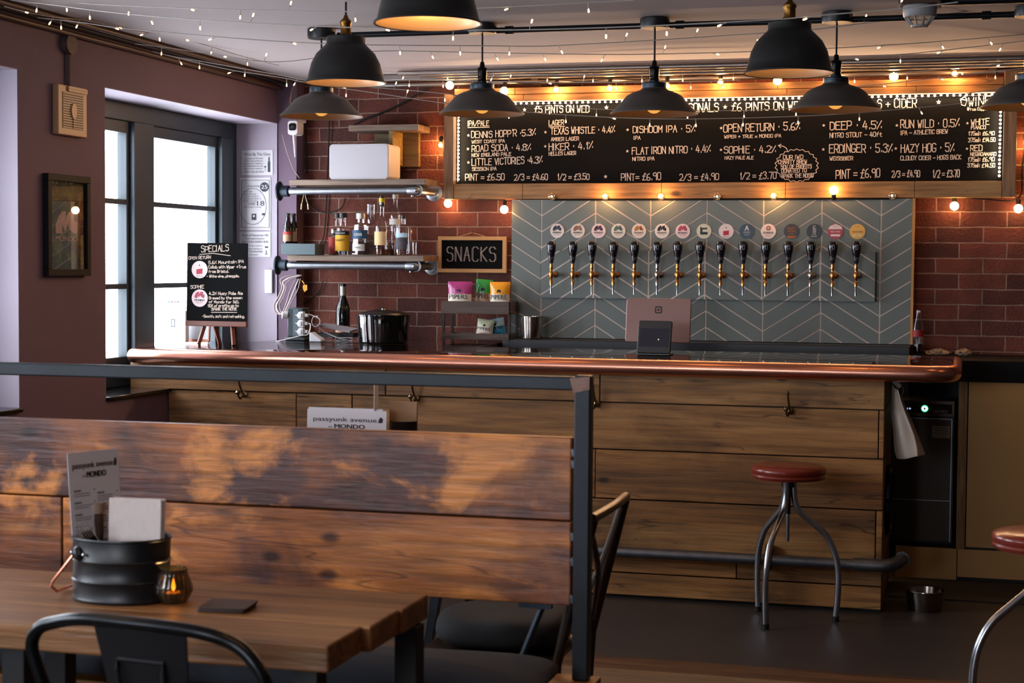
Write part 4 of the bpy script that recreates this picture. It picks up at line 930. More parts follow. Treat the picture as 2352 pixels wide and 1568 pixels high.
# ------------------------------------------------------------------ metal bucket, pot, wine bottle, cola
p = on_y(1219, 766, 8.88); zl = lz
m = MB(); m.shell([(.0001, 0), (.056, 0), (.060, .004), (.066, .118), (.069, .120), (.0685, .124), (.064, .122), (.058, .008), (.0001, .006)], (p.x, 8.89, zl + .0008), 36)
tag(m.build('ice_bucket', mat('brushed_bucket_steel', '#c4bdb6', rough=.16, metal=1, noise=.08, nscale=30)), 'shiny steel bucket on the black counter against the grey tiles', 'bucket')
p = on_y(876, 789, 8.57); pc = (p.x, 8.60, ZB + .0008); r = .145
t = thing('lidded_pot', 'black glossy stock pot with a flat lid on the counter', 'pot', pc)
MB().lathe([(0, 0), (r - .016, 0), (r - .01, .006), (r - .002, .10), (r, .145), (r + .004, .148), (r + .004, .152), (r - .006, .153), (0, .153)], pc, 44).build('pot_body', mat('black_enamel', '#08090a', rough=.08, coat=.6), t)
MB().lathe([(r - .012, .1535), (r - .02, .162), (r - .06, .172), (.03, .178), (0, .1785)], pc, 44).build('lid', mat('dark_enamel_lid', '#1b1514', rough=.3, noise=.3, nscale=40), t)
MB().lathe([(0, .178), (.012, .178), (.009, .184), (.013, .19), (0, .194)], pc, 16).build('lid_knob', steel, t)
bottle('wine_bottle', 'dark wine bottle with a silver capsule beside the black pot', 788, ZB, 8.93, std(.037, .285, .0145, .55, .74), greenglass, None, 0, (capw, .0155, .225, .287), [(mat('pink_label', '#b58a74', rough=.7), .037, .03, .068, None)], sc=1.1)
p = on_y(2113, 818, 8.92)
t = bottle('cola_bottle', 'contoured glass soda bottle with a red label at the right of the tiles', 2112, 1.10 + .001, 8.93, [(0, 0), (.026, 0), (.029, .006), (.025, .05), (.030, .105), (.027, .135), (.013, .19), (.0115, .215), (.013, .216), (.013, .226), (.010, .226)], clear, mat('cola', '#120806', rough=.05), .052, None, [(mat('soda_red_label', '#8c1c1c', rough=.5), .0305, .09, .125, None)])

# ------------------------------------------------------------------ point of sale monitor and card terminal on the bar
zb_ = ZB + .001
q0 = on_y(1436, 785, 8.25); q1 = on_y(1586, 687, 8.25); ctr = Vector(((q0.x + q1.x) / 2, 8.27, zb_)); w = q1.x - q0.x
t = thing('till_screen', 'pinkish silver tablet till seen from behind with a square emblem', 'till', ctr)
ta = math.radians(9); fr = Fr((ctr.x, 8.25, q0.z), (1, 0, 0), (0, math.sin(ta), math.cos(ta)), (0, -math.cos(ta), math.sin(ta))); h = (q1.z - q0.z) / math.cos(ta)
def rrect(x0, x1, y0, y1, r, n=5):
    out = []
    for cx, cy, s in ((x1 - r, y0 + r, -90), (x1 - r, y1 - r, 0), (x0 + r, y1 - r, 90), (x0 + r, y0 + r, 180)):
        for k in range(n + 1): g = math.radians(s + 90 * k / n); out.append((cx + r * math.cos(g), cy + r * math.sin(g)))
    return out
m = MB(); m.prism(fr, rrect(-w / 2, w / 2, 0, h, .012), -.006, .006); m.build('tablet_back', mat('rosy_aluminium', '#7d6561', rough=.38, metal=.75), t, bev=.003)
m = MB(); m.prism(fr, rrect(-w / 2 + .001, w / 2 - .001, .001, h - .001, .012), -.010, -.0062); m.build('screen_glass', blackgloss, t)
m = MB(); m.use(mat('emblem_black', '#1d1718', rough=.5)); m.prism(fr, rrect(-.018, .018, h * .66, h * .66 + .036, .007), .0062, .0072); m.use(MATS['rosy_aluminium']); m.prism(fr, rrect(-.0115, .0115, h * .66 + .0065, h * .66 + .0295, .004), .0072, .0076); m.use(MATS['emblem_black']); m.prism(fr, rrect(-.0055, .0055, h * .66 + .0125, h * .66 + .0235, .0015), .0076, .008)
m.build('square_emblem', None, t, smooth=False)
m = MB(); m.box(ctr.x - .05, ctr.x + .05, 8.28, 8.36, zb_, zb_ + .006); m.tube([(ctr.x, 8.33, zb_ + .004), (ctr.x, 8.275, zb_ + .09)], .014, 12); m.build('stand', darksteel, t)
q0 = on_y(1459, 810, 7.86); q1 = on_y(1547, 731, 7.86); ctr = Vector(((q0.x + q1.x) / 2 - .005, 7.9, zb_)); w = .166; h = .158
t = thing('card_terminal', 'black card payment screen on a stand in front of the till', 'card terminal', ctr)
tl = math.radians(12); yw_ = math.radians(-7); rv = Vector((math.cos(yw_), math.sin(yw_), 0)); nv0 = Vector((-math.sin(yw_) * -1, -math.cos(yw_), 0)); nv0 = Vector((math.sin(yw_), -math.cos(yw_), 0)); up = Vector((0, 0, 1)) * math.cos(tl) - nv0 * math.sin(tl); nn = nv0 * math.cos(tl) + Vector((0, 0, 1)) * math.sin(tl)
fr = Fr((ctr.x, 7.86, zb_ + .012), rv, up, nn)
m = MB(); m.prism(fr, rrect(-w / 2, w / 2, 0, h, .01), -.014, 0); m.build('bezel', mat('satin_black_plastic', '#141416', rough=.35), t, bev=.002)
m = MB(); m.prism(fr, rrect(-w / 2 + .01, w / 2 - .01, .03, h - .038, .004), .0002, .0008); m.build('screen', mat('dim_screen', '#23252e', rough=.1), t, smooth=False)
m = MB(); m.disc(fr, .022, .066, .003, .0009, .0014, 10, .7); m.build('screen_light', glow('tiny_screen_light', (1, .75, .5, 1), 3), t, smooth=False)
m = MB(); m.box(ctr.x - .08, ctr.x + .08, 7.87, 7.97, zb_, zb_ + .011); m.tube([(ctr.x, 7.93, zb_ + .01), (ctr.x, 7.895, zb_ + .08)], .016, 12); m.build('stand', mat('satin_black_plastic', '#141416'), t, bev=.003)

# ------------------------------------------------------------------ power tower, chargers and tray
p = on_y(683, 784, 8.62); pc = Vector((p.x - .01, 8.66, ZB + .001))
t = thing('power_tower', 'dark grey power tower full of white plugs on the counter', 'extension tower', pc)
fr = Fr(pc, (1, 0, 0), (0, 0, 1), (0, -1, 0))
m = MB(); m.prism(Fr(pc, (1, 0, 0), (0, 1, 0), (0, 0, 1)), [(-.045, -.05), (.045, -.05), (.06, 0), (.045, .05), (-.045, .05), (-.06, 0)], .02, .18); m.prism(Fr(pc, (1, 0, 0), (0, 1, 0), (0, 0, 1)), [(-.058, -.058), (.058, -.058), (.07, 0), (.058, .058), (-.058, .058), (-.07, 0)], 0, .018); m.build('tower_body', mat('charcoal_plastic', '#2f383c', rough=.4), t, bev=.004)
m = MB(); m.fbox(fr, -.012, .02, .025, .175, .0505, .0515); m.build('face_panel', mat('grey_plastic_panel', '#566166', rough=.4), t)
for k in range(3): MB().fbox(fr, .002, .008, .05 + .045 * k, .053 + .045 * k, .0518, .0524).build('indicator', mat('pale_dot', '#f0f0f0'), t)
def plug(a, b, s=1.0, sub=True):
    m = MB(); P = [(a - .022 * s, b), (a - .005 * s, b + .021 * s), (a + .02 * s, b + .021 * s), (a + .02 * s, b - .021 * s), (a - .005 * s, b - .021 * s)]; m.prism(fr, P, .0525, .083); m.prism(fr, [(a - .004, b - .012), (a + .012, b - .012), (a + .012, b + .012), (a - .004, b + .012)], .083, .089)
    m.build('white_plug', white_p, t, smooth=False, bev=.003)
for k in range(3): plug(.042, .05 + .045 * k)
m = MB(); m.tube([fr.p(-.05, .14, .04), fr.p(-.075, .14, .055)], .02, 16); m.build('white_plug', white_p, t)
for k, s in ((0, 0), (1, .004), (2, -.002)): MB().fbox(fr, .064, .083, .042 + .045 * k, .06 + .045 * k, .055 + s, .075).build('usb_adaptor', white_p, t, bev=.002)
def cord(name, label, pts, r, M, cat='cable', k=6, grp=None):
    o = MB().tube(smooth_path(pts, k), r, 7).build(name, M); return tag(o, label, cat, grp)
wc = mat('white_cord', '#c9c4c4', rough=.5)
P = lambda x, y, Y=8.6: on_y(x, y, Y)
cord('charging_cable', 'white cable looping up from the top plug of the power tower', [fr.p(.085, .148, .065), P(722, 726), P(734, 733), P(733, 745), P(722, 750), P(716, 740), P(720, 728), P(730, 726)], .0028, wc)
cord('charging_cable', 'white cable trailing from the middle plug across the counter', [fr.p(.085, .097, .065), P(713, 745, 8.58), P(712, 757, 8.55), P(706, 768, 8.52), P(690, 771, 8.5), P(665, 777, 8.5), P(640, 783, 8.5), P(620, 786, 8.52)], .003, wc)
cord('charging_cable', 'white cable from the tower running right towards the tray', [P(732, 752, 8.7), P(745, 762, 8.68), P(762, 770, 8.66), P(780, 777, 8.66), P(800, 781, 8.68)], .003, wc)
MB_c = MB(); q = P(733, 775, 8.56); z = ZB + .0012
MB_c.prism(Fr((q.x, 8.53, z), (1, 0, 0), (0, 0, 1), (0, -1, 0)), [(-.034, 0), (.036, 0), (.036, .012), (-.026, .052), (-.034, .05)], -.03, .03)
tag(MB_c.build('charger_block', white_p, smooth=False, bev=.004), 'sloping white charger block at the foot of the power tower', 'charger')
q0, q1 = P(731, 745, 8.72), P(812, 760, 8.72)
t = thing('receipt_tray', 'grey paper stack on a black and white wire tray beside the pot', 'tray', ((q0.x + q1.x) / 2, 8.74, ZB + .001))
m = MB(); m.poly([(q0.x, 8.70, q0.z), (q1.x, 8.66, q1.z), (q1.x, 8.80, q1.z + .012), (q0.x, 8.82, q0.z + .006)]); m.poly([(q0.x, 8.70, q0.z - .008), (q1.x, 8.66, q1.z - .008), (q1.x, 8.66, q1.z), (q0.x, 8.70, q0.z)]); m.poly([(q0.x, 8.82, q0.z - .002), (q1.x, 8.80, q1.z + .004), (q1.x, 8.66, q1.z - .008), (q0.x, 8.70, q0.z - .008)]); m.build('paper_stack', mat('grey_paper', '#8f8a8e', rough=.8), t, smooth=False)
m = MB(); m.box(q0.x, q1.x, 8.71, 8.80, ZB + .014, q1.z - .012); m.build('tray_body', mat('black_tray', '#1b2024', rough=.3), t, smooth=False)
m = MB(); xx = [q0.x - .01, (q0.x + q1.x) / 2 - .006, (q0.x + q1.x) / 2 + .012, q1.x + .01]
for a, b in ((xx[0], xx[1]), (xx[2], xx[3])): m.tube([(a, 8.68, ZB + .0035), (b, 8.68, ZB + .0035), (b, 8.68, ZB + .018), (a, 8.68, ZB + .018), (a, 8.68, ZB + .0035)], .0024, 6)
m.tube([(xx[0], 8.68, ZB + .018), (xx[0], 8.80, ZB + .018), (xx[3], 8.80, ZB + .018), (xx[3], 8.68, ZB + .018)], .0024, 6); m.build('wire_frame', mat('white_wire', '#c8c6c8', rough=.3), t)
# cables on the wall
lc = mat('lilac_grey_cable', '#96817d', rough=.5)
for k in range(3):
    o = .010 * k
    cord('speaker_cable', ['pale cable looping down the plum corner, outermost of three', 'pale cable looping down the plum corner, middle of three', 'pale cable looping down the plum corner, innermost of three'][k], [P(685 + 4 * k, 632, 8.78), P(662 + 3 * k, 634 + 4 * k, 8.76), P(645 + 5 * k, 642 + 6 * k, 8.75), P(648 + 5 * k, 660, 8.75), P(640 + 6 * k, 680, 8.74), P(630 + 6 * k, 700, 8.73), P(632 + 7 * k, 716, 8.72), P(644 + 6 * k, 722, 8.72), P(652 + 4 * k, 712, 8.72), P(660 + 6 * k, 690, 8.74), P(668 + 8 * k, 665, 8.76), P(682 + 4 * k, 640, 8.78)], .0045 - .0006 * k, [lc, wc, lc][k], grp='cables under the lower shelf')
cord('wall_cable', 'thin black cable hanging straight down the bricks from behind the left lamp', [P(756, 275, 9.08), P(755, 330, 9.085), P(752, 400, 9.085), P(751, 430, 9.085), P(749, 480, 9.085), P(744, 540, 9.085), P(735, 562, 9.08)], .004, cable_m)
cord('wall_cable', 'black cable drooping in a loop below the upper shelf', [P(700, 452, 9.07), P(715, 474, 9.075), P(735, 486, 9.08), P(760, 488, 9.08), P(785, 476, 9.08), P(793, 455, 9.07)], .0038, cable_m)
cord('wall_cable', 'thin black cable at the edge of the bricks beside the plum corner', [P(702, 270, 9.085), P(703, 340, 9.085), P(705, 400, 9.085)], .005, cable_m)
cord('wall_cable', 'black cable swagging up the bricks towards the menu board', [P(812, 288, 9.06), P(842, 272, 9.07), P(880, 258, 9.075), P(930, 234, 9.075), P(980, 204, 9.07), P(1020, 190, 9.06), P(1060, 186, 9.03), P(1110, 188, 9.03)], .006, cable_m)
cord('wall_cable', 'black cable crossing the bricks below the lower shelf', [P(742, 645, 9.08), P(732, 670, 9.085), P(700, 696, 9.085), P(670, 712, 9.085), P(650, 722, 9.06)], .0035, cable_m)
cord('lead', 'short white lead dangling under the upper shelf, left of the pair', [P(698, 446, 8.83), P(694, 468, 8.83), P(693, 476, 8.83)], [.0018] * 12 + [.005], wc) if 0 else None
for k, (a, b, s) in enumerate(((698, 693, 'left'), (700, 707, 'right'))):
    m = MB(); m.tube([P(a, 443, 8.82), P((a + b) / 2, 458, 8.82), P(b, 468, 8.82)], .0018, 6); m.tube([P(b, 468, 8.82), P(b + (b - a) * .2, 481, 8.82)], .0045, 8)
    tag(m.build('audio_lead', mat('cream_lead', '#c8b489', rough=.5)), 'cream plug lead dangling under the upper shelf, ' + ['angled to the plum corner', 'angled to the bottles'][k], 'lead')
m = MB(); q = P(700, 662, 8.74); m.tube(smooth_path([P(694, 645, 8.76), P(698, 650, 8.75), P(701, 660, 8.74)], 4), .003, 6); m.prism(back_fr(P(701, 660, 8.74)), [(-.014, .012), (.012, .016), (.014, -.012), (-.002, -.026), (-.012, -.01)], 0, .003)
tag(m.build('cable_tag', mat('yellow_tag', '#b8861c', rough=.6), smooth=False), 'yellow tag hanging among the cables below the shelf', 'tag')
# ------------------------------------------------------------------ things on the plum wall and the reveal
def lw(px, py): q = on_x(px, py, XL); return q.y, q.z
# extractor vent
y0, z0 = lw(120, 308); y1, z1 = lw(186, 205)
t = thing('wall_vent', 'bronze white louvred extractor vent on the plum wall', 'vent', (XL + .02, (y0 + y1) / 2, z0))
fr = left_fr((XL, (y0 + y1) / 2, z0)); w = y1 - y0; h = z1 - z0
vm = mat('bronzed_vent_plastic', '#a07a5c', rough=.4)
m = MB(); m.fbox(fr, -w / 2, w / 2, 0, h, .001, .03); m.build('housing', vm, t, smooth=False, bev=.004)
m = MB(); m.fbox(fr, -w * .36, w * .36, h * .14, h * .86, .0302, .0312); m.build('dark_opening', black_m, t, smooth=False)
m = MB()
for k in range(15): z = h * (.16 + .68 * k / 14); m.fbox(fr, -w * .36, w * .36, z - .0022, z + .0022, .0316, .0334)
m.build('louvres', vm, t, smooth=False)
m = MB(); m.disc(fr, 0, h * .5, .034, .03, .038, 20, .62); m.build('centre_boss', vm, t); m = MB(); m.fbox(fr, -.002, .002, h * .14, h * .4, .031, .036); m.build('pull_rod', vm, t, smooth=False)
m = MB(); m.prism(fr, rrect(-w * .2, w * .48, h * .88, h * .985, .012), .03, .038); m.build('top_clip', vm, t)
y_, z_ = lw(152, 195)
m = MB(); m.tube([(XL + .012, y_, z1 + .001), (XL + .012, y_, 2.50)], .009, 8); m.lathe([(0, 0), (.045, 0), (.045, .03), (0, .032)], (XL + .001, y_, 2.505), 18, (1, 0, 0))
tag(m.build('vent_conduit', mat('plum_conduit', '#4a3638', rough=.6)), 'painted conduit with a round junction box running down to the vent', 'conduit')
# picture
y0, z0 = lw(98, 634); y1, z1 = lw(195, 407); fr = left_fr((XL, (y0 + y1) / 2, z0)); w = y1 - y0; h = z1 - z0
t = thing('framed_poster', 'black framed dark leafy poster reading MONDO on the plum wall', 'picture', (XL + .02, (y0 + y1) / 2, z0))
e = .03; m = MB()
for q in ((-w / 2, w / 2, 0, e), (-w / 2, w / 2, h - e, h), (-w / 2, -w / 2 + e, e, h - e), (w / 2 - e, w / 2, e, h - e)): m.fbox(fr, *q, .001, .03)
m.build('frame', mat('black_picture_frame', '#0b0909', rough=.6, spec=.25), t, smooth=False, bev=.002)
pm = mat('leafy_print', '#20261c', rough=.7)
nt = pm.node_tree; b = nt.nodes['Principled BSDF']; tc = nt.nodes.new('ShaderNodeTexCoord'); nn = nt.nodes.new('ShaderNodeTexNoise'); nn.inputs['Scale'].default_value = 9; nn.inputs['Distortion'].default_value = 2.5; r = ramp(nt, [(.35, '#15191d'), (.5, '#22301a'), (.62, '#4a5a1c'), (.75, '#1c2326')]); nt.links.new(tc.outputs['Object'], nn.inputs['Vector']); nt.links.new(nn.outputs['Fac'], r.inputs[0]); nt.links.new(r.outputs[0], b.inputs['Base Color'])
m = MB(); m.use(pm); m.fbox(fr, -w / 2 + e, w / 2 - e, e, h - e, .004, .010)
pk = mat('dusty_pink_print', '#b98f8c', rough=.7); m.use(pk); lw_ = w * .50; logo(m, fr, -lw_ / 2 + .0, h * .42, lw_, h * .22, .0112); m.text('MONDO', fr, 0, h * .345, h * .055, lw_, 'C', .0112, .03)
gold = mat('gold_line_print', '#8a7040', rough=.6); m.use(gold)
R = random.Random(4)
for k in range(9):
    a = R.uniform(-w * .36, w * .36); b_ = R.uniform(.06, h * .8); g = R.uniform(.5, 1.3); m.line(fr, [(a, b_), (min(w * .38, a + .05 * math.cos(g)), min(h - e - .01, b_ + .11 * math.sin(g)))], .0016, .0108)
m.build('poster_print', None, t, smooth=False)
m = MB(); m.fbox(fr, -w / 2 + e, w / 2 - e, e, h - e, .018, .0195); m.build('glazing', glass('poster_glass', '#ffffff', tint=.1), t, smooth=False)
# notices on the far side of the window reveal
YJ = 8.9755
def jam(px, py): q = on_y(px, py, YJ); return q.x, q.z
def notice(label, xa, ya, xb, yb_, lines, extra=None):
    x0, z1 = jam(xa, ya); x1, z0 = jam(xb, yb_); cx = (x0 + x1) / 2; fr = back_fr((cx, YJ, z0)); w = x1 - x0; h = z1 - z0; w = min(w, 2 * (XL - .004 - cx)) if False else w
    m = MB(); m.use(paper); m.fbox(fr, -w / 2, w / 2, 0, h, .0, .003); m.use(mat('grey_ink', '#3d4048', rough=.7))
    for s, a, b_, hh, ww, al in lines: m.text(s, fr, a * w, b_ * h, hh * h, ww * w, al, .0042)
    if extra: extra(m, fr, w, h)
    o = m.build('notice', None, smooth=False); return tag(o, label, 'notice', 'printed notices in the window reveal')
def ex1(m, fr, w, h):
    m.flat(fr, [(w * .34, h * .12), (w * .42, h * .12), (w * .42, h * .5), (w * .40, h * .56), (w * .40, h * .72), (w * .36, h * .72), (w * .36, h * .56), (w * .34, h * .5)], .0042); m.flat(fr, [(w * .22, h * .36), (w * .30, h * .36), (w * .265, h * .28), (w * .265, h * .16), (w * .255, h * .16), (w * .255, h * .28)], .0042)
notice('white notice headed Wine By The Glass, topmost in the window reveal', 556, 345, 627, 402, [('Wine By The Glass', 0, .78, .12, .84, 'C')] + [(s, -.44, .64 - .1 * i, .062, .62, 'L') for i, s in enumerate(('In accordance with the revised', 'code for Capacity Measures', 'Intoxicating Liquor Regulations', 'this establishment now sells', 'Wine by the Glass in quantities of'))] + [('125ml 175ml & 250ml', -.44, .1, .08, .66, 'L')], ex1)
def ex2(m, fr, w, h):
    m.disc(fr, w * .30, h * .82, w * .145, .003, .0044, 24)
    for q in ((-.46, .46, .045, .052), (-.46, .46, .945, .952)): m.fbox(fr, w * q[0], w * q[1], h * q[2], h * q[3], .003, .0042)
    for q in ((-.46, -.445), (.445, .46)): m.fbox(fr, w * q[0], w * q[1], h * .045, h * .952, .003, .0042)
    R = .44 * w; pts = [(-w * .08 + R * 1.0 * math.cos(2 * PI * i / 40), h * .45 + h * .345 * math.sin(2 * PI * i / 40)) for i in range(41)]; m.line(fr, pts, w * .012, .0042)
    m.fbox(fr, -w * .12, w * .03, h * .19, h * .31, .003, .0040)
    m.fbox(fr, w * .22, w * .32, h * .28, h * .32, .003, .0042)
    m.use(paper); m.text('25', fr, w * .30, h * .785, h * .075, w * .2, 'C', .0056, .03); m.disc(fr, -w * .045, h * .265, w * .035, .004, .0048, 12); 
notice('large white CHALLENGE 25 notice with a big 18, middle of the window reveal', 552, 408, 622, 528, [('CHALLENGE', -.06, .82, .035, .38, 'C'), ('OVER', .0, .475, .052, .24, 'R'), ('18', .06, .465, .095, .24, 'L')] + [(s, -.4, .72 - .045 * i, .025, ww, 'L') for i, (s, ww) in enumerate((('IF YOU ARE', .3), ('LUCKY ENOUGH', .42), ('TO LOOK UNDER 25', .5), ('YOU WILL BE ASKED TO', .6), ('PROVE YOU ARE', .44)))] + [('WHEN YOU BUY ALCOHOL', -.4, .425, .022, .6, 'L')], ex2)
def ex3(m, fr, w, h): m.fbox(fr, w * .32, w * .42, h * .36, h * .42, .003, .0042); m.fbox(fr, w * .35, w * .37, h * .12, h * .26, .003, .0042); m.fbox(fr, w * .32, w * .42, h * .1, h * .12, .003, .0042)
notice('white Weights & Measures Act notice, lowest in the window reveal', 551, 532, 622, 590, [('Weights & Measures Act 1985', 0, .82, .09, .86, 'C'), ('Unless supplied prepacked', 0, .7, .07, .6, 'C'), ('GIN VODKA WHISKY RUM', 0, .56, .09, .84, 'C'), ('are offered for sale or served on', -.46, .42, .06, .7, 'L'), ('these premises in quantities of', -.46, .3, .06, .7, 'L'), ('TWENTY FIVE MILLILITRES', -.46, .18, .07, .7, 'L'), ('or multiples thereof', -.1, .06, .06, .4, 'C')], ex3)
x0, z1 = jam(611, 619); x1, z0 = jam(628, 673); m = MB().box(x0, x1, YJ - .022, YJ, z0, z1); tag(m.build('wall_box', white_p, smooth=False, bev=.003), 'slim white plastic box on the lilac reveal below the notices', 'wall box')
# security camera
p = on_y(672, 293, 8.80); t = thing('security_camera', 'white security camera with a drooping antenna in the plum corner', 'camera', (p.x, 8.85, p.z - .04))
fr = Fr(p, (1, 0, 0), (0, 0, 1), (0, -1, 0))
m = MB(); m.prism(fr, rrect(-.030, .030, -.040, .040, .016), -.09, .0); m.build('camera_body', mat('white_camera_shell', '#d9d2d2', rough=.3), t, bev=.003)
m = MB(); m.prism(fr, rrect(-.022, .022, -.016, .024, .012), .0003, .003); m.build('lens_face', blackgloss, t)
m = MB(); m.disc(fr, 0, .005, .011, .003, .005, 16); m.build('lens', mat('lens_glass', '#25282c', rough=.05), t)
m = MB(); m.tube([fr.p(0, -.038, -.02), fr.p(.002, -.055, -.015), fr.p(.012, -.165, -.01)], [.0075, .0075, .004], 10); m.build('antenna', MATS['white_camera_shell'], t)
m = MB(); m.tube([fr.p(0, .03, -.06), fr.p(0, .05, -.09), (p.x, 8.98, p.z + .05)], .01, 8); m.build('bracket', MATS['white_camera_shell'], t)
cord('camera_cable', 'thin pinkish cable running from the security camera down to the upper shelf', [P(648, 308, 8.82), P(655, 335, 8.82), P(665, 365, 8.82), P(675, 390, 8.82), P(688, 409, 8.82)], .0028, lc)
cord('corner_cable', 'brown cable arching out of the ceiling corner above the left lamp', [P(680, 193, 8.85), P(671, 206, 8.82), P(668, 225, 8.82), P(667, 238, 8.82)], .005, mat('brown_cable', '#7a5646', rough=.5))

# ------------------------------------------------------------------ specials board, payment terminals at the window end of the bar
q0 = on_y(420, 750, 8.02); q1 = on_y(556, 558, 8.02); pc = Vector(((q0.x + q1.x) / 2 + .012, 8.05, ZB + .001))
t = thing('specials_board', 'tabletop easel chalkboard headed SPECIALS on the bar by the window', 'chalkboard sign', pc)
ta = math.radians(7)
A = on_y(428, 748, 8.0); B = on_y(567, 748, 8.0); w = B.x - A.x; roll = math.radians(-2.0)
rv = Vector((math.cos(.12), math.sin(.12) * -1, 0)); rv = Vector((1, 0, -.004)).normalized(); up = Vector((-.045, math.sin(ta), math.cos(ta))).normalized(); nn = rv.cross(up).normalized() ; nn = nn if nn.y < 0 else -nn
fr = Fr(((A.x + B.x) / 2, 8.0, A.z), rv, up, nn); h = (q1.z - A.z) / up.z
m = MB(); m.fbox(fr, -w / 2, w / 2, .027, h, -.006, .0); m.build('chalkboard', board_m, t, smooth=False)
eb = mat('reddish_easel_wood', '#6a3420', rough=.45, noise=.2, nscale=12)
m = MB(); m.fbox(fr, -w / 2 - .001, w / 2 + .001, 0, .0265, -.012, .012); m.build('ledge', eb, t, smooth=False, bev=.002)
for a, b in ((-.075, -.095), (.085, .105)):
    m = MB(); s = fr.p(a, .0, -.012); g = Vector((fr.p(b, 0, 0).x, 7.985, ZB + .001)); dv = Vector((.011, 0, 0)); 
    m.v += []; m.tube([s, g], .0125, 4); m.build('leg', eb, t, smooth=False)
m = MB(); s = fr.p(-.035, .05, -.02); m.tube([s, Vector((s.x - .005, 8.13, ZB + .001))], .0125, 4); m.build('leg', eb, t, smooth=False)
ch = MB(); ch.rnd = random.Random(2); Wd = w / 139.0; Hd = h / 192.0
def sp(px, py):   # board drawing grid: 139 wide, 192 high from the ledge
    return (-w / 2 + px * Wd, h - py * Hd)
S = [("SPECIALS", 33, 22, 96, 18, 14, 1.5), ("OPEN RETURN", 4, 39, 55, 36, 6.5, 1.1), ("5.6% Mountain IPA", 50, 49, 131, 45, 6.6, 1.1), ("Collab with Wiper +True", 50, 59, 136, 57, 6.6, 1.1), ("from Bristol.", 50, 69, 97, 68, 6.6, 1.1), ("- White wine, pineapple.", 46, 80, 121, 78, 6, 1.0), ("SOPHIE", 9, 106, 40, 105, 7.5, 1.2), ("4.2% Hazy Pale Ale", 52, 120, 129, 118, 6.6, 1.1), ("Brewed by the women", 52, 130, 128, 128, 6, 1.05), ("of Mondo for IWD.", 52, 139, 121, 138, 6, 1.05), ("50% of profits go to", 50, 148, 120, 146, 5.8, 1.05), ("SPARK THE NOISE", 58, 156, 116, 154, 5.8, 1.1), ("-Smooth, soft and refreshing.", 37, 172, 134, 171, 6, 1.0)]
for s_, a, b, c, d, cap, lw2 in S: ch.chalk(s_, fr, sp(a, b), sp(c, d), cap * Hd, lw2 * Wd, .0012)
ch.line(fr, [sp(29, 27), sp(60, 24), sp(100, 29)], 1.3 * Wd, .0012); ch.line(fr, [sp(58, 160), sp(116, 159)], 1.3 * Wd, .0012)
ch.build('chalk_lettering', chalkm, t, smooth=False)
m = MB(); a, b = sp(30, 62); badge(Fr(fr.p(0, 0, .0008), fr.r, fr.u, fr.n), a, b, 18.5 * Wd, 8, m); m.build('round_sticker', None, t, smooth=False)
m = MB(); a, b = sp(31, 128); badge(Fr(fr.p(0, 0, .0008), fr.r, fr.u, fr.n), a, b, 18.5 * Wd, 6, m); m.build('round_sticker', None, t, smooth=False)
# white payment sign with contactless square, and the tablet beside it
A = on_y(352, 786, 8.14); B = on_y(426, 786, 8.14); Tz = on_y(390, 672, 8.14).z
t = thing('payment_stand', 'white card payment stand with a small square emblem in front of the window', 'payment stand', ((A.x + B.x) / 2, 8.16, ZB + .001))
fr = back_fr(((A.x + B.x) / 2, 8.14, ZB + .001)); w = B.x - A.x; h = Tz - ZB
wpl = mat('bright_white_plastic', '#f2f3f5', rough=.5)
m = MB(); m.prism(fr, rrect(-w / 2, w / 2, 0, h * .64, .008), -.04, 0); m.build('reader_body', wpl, t, smooth=False)
m = MB(); m.fbox(fr, -w / 2, w / 2, h * .645, h, -.012, -.006); m.build('sign_card', wpl, t, smooth=False)
gi = mat('slate_print', '#37434f', rough=.7); m = MB(); m.use(gi); m.line(fr, [(.012, h * .32), (.032, h * .32), (.032, h * .46), (.012, h * .46), (.012, h * .32)], .0042, .0012); m.disc(fr, .022, h * .39, .002, 0, .001, 8)
m.text('Square', fr, .006, h * .88, .010, .034, 'L', -.0052); m.line(fr, [(-.008, h * .88), (0, h * .88), (0, h * .925), (-.008, h * .925), (-.008, h * .88)], .0016, -.0052)
for k, c_ in enumerate(('#4a5a8a', '#3a4a6a', '#b05a4a', '#5a4a7a')): m.use(mat('pay_icon_' + c_[1:], c_)); m.fbox(fr, -.012 + .018 * k, .0 + .018 * k, h * .80, h * .825, -.006, -.005)
m.build('printed_marks', None, t, smooth=False)
A = on_y(422, 786, 8.2); t = thing('copper_glint_tablet', 'tablet with a copper reflection as shell colour, standing behind the specials easel', 'tablet', (A.x + .06, 8.22, ZB + .001))
fr = Fr((A.x + .075, 8.2, ZB + .002), (1, 0, 0), (0, .1, 1), (0, -1, .1)); m = MB(); m.prism(fr, rrect(-.075, .075, 0, .17, .012), -.012, 0); m.build('tablet_shell', copper, t, bev=.002)  # copper shell paints in the copper reflection on the terminal's edge
m = MB(); m.prism(fr, rrect(-.067, .067, .016, .163, .006), .0004, .0012); m.build('tablet_screen', wpl, t, smooth=False)

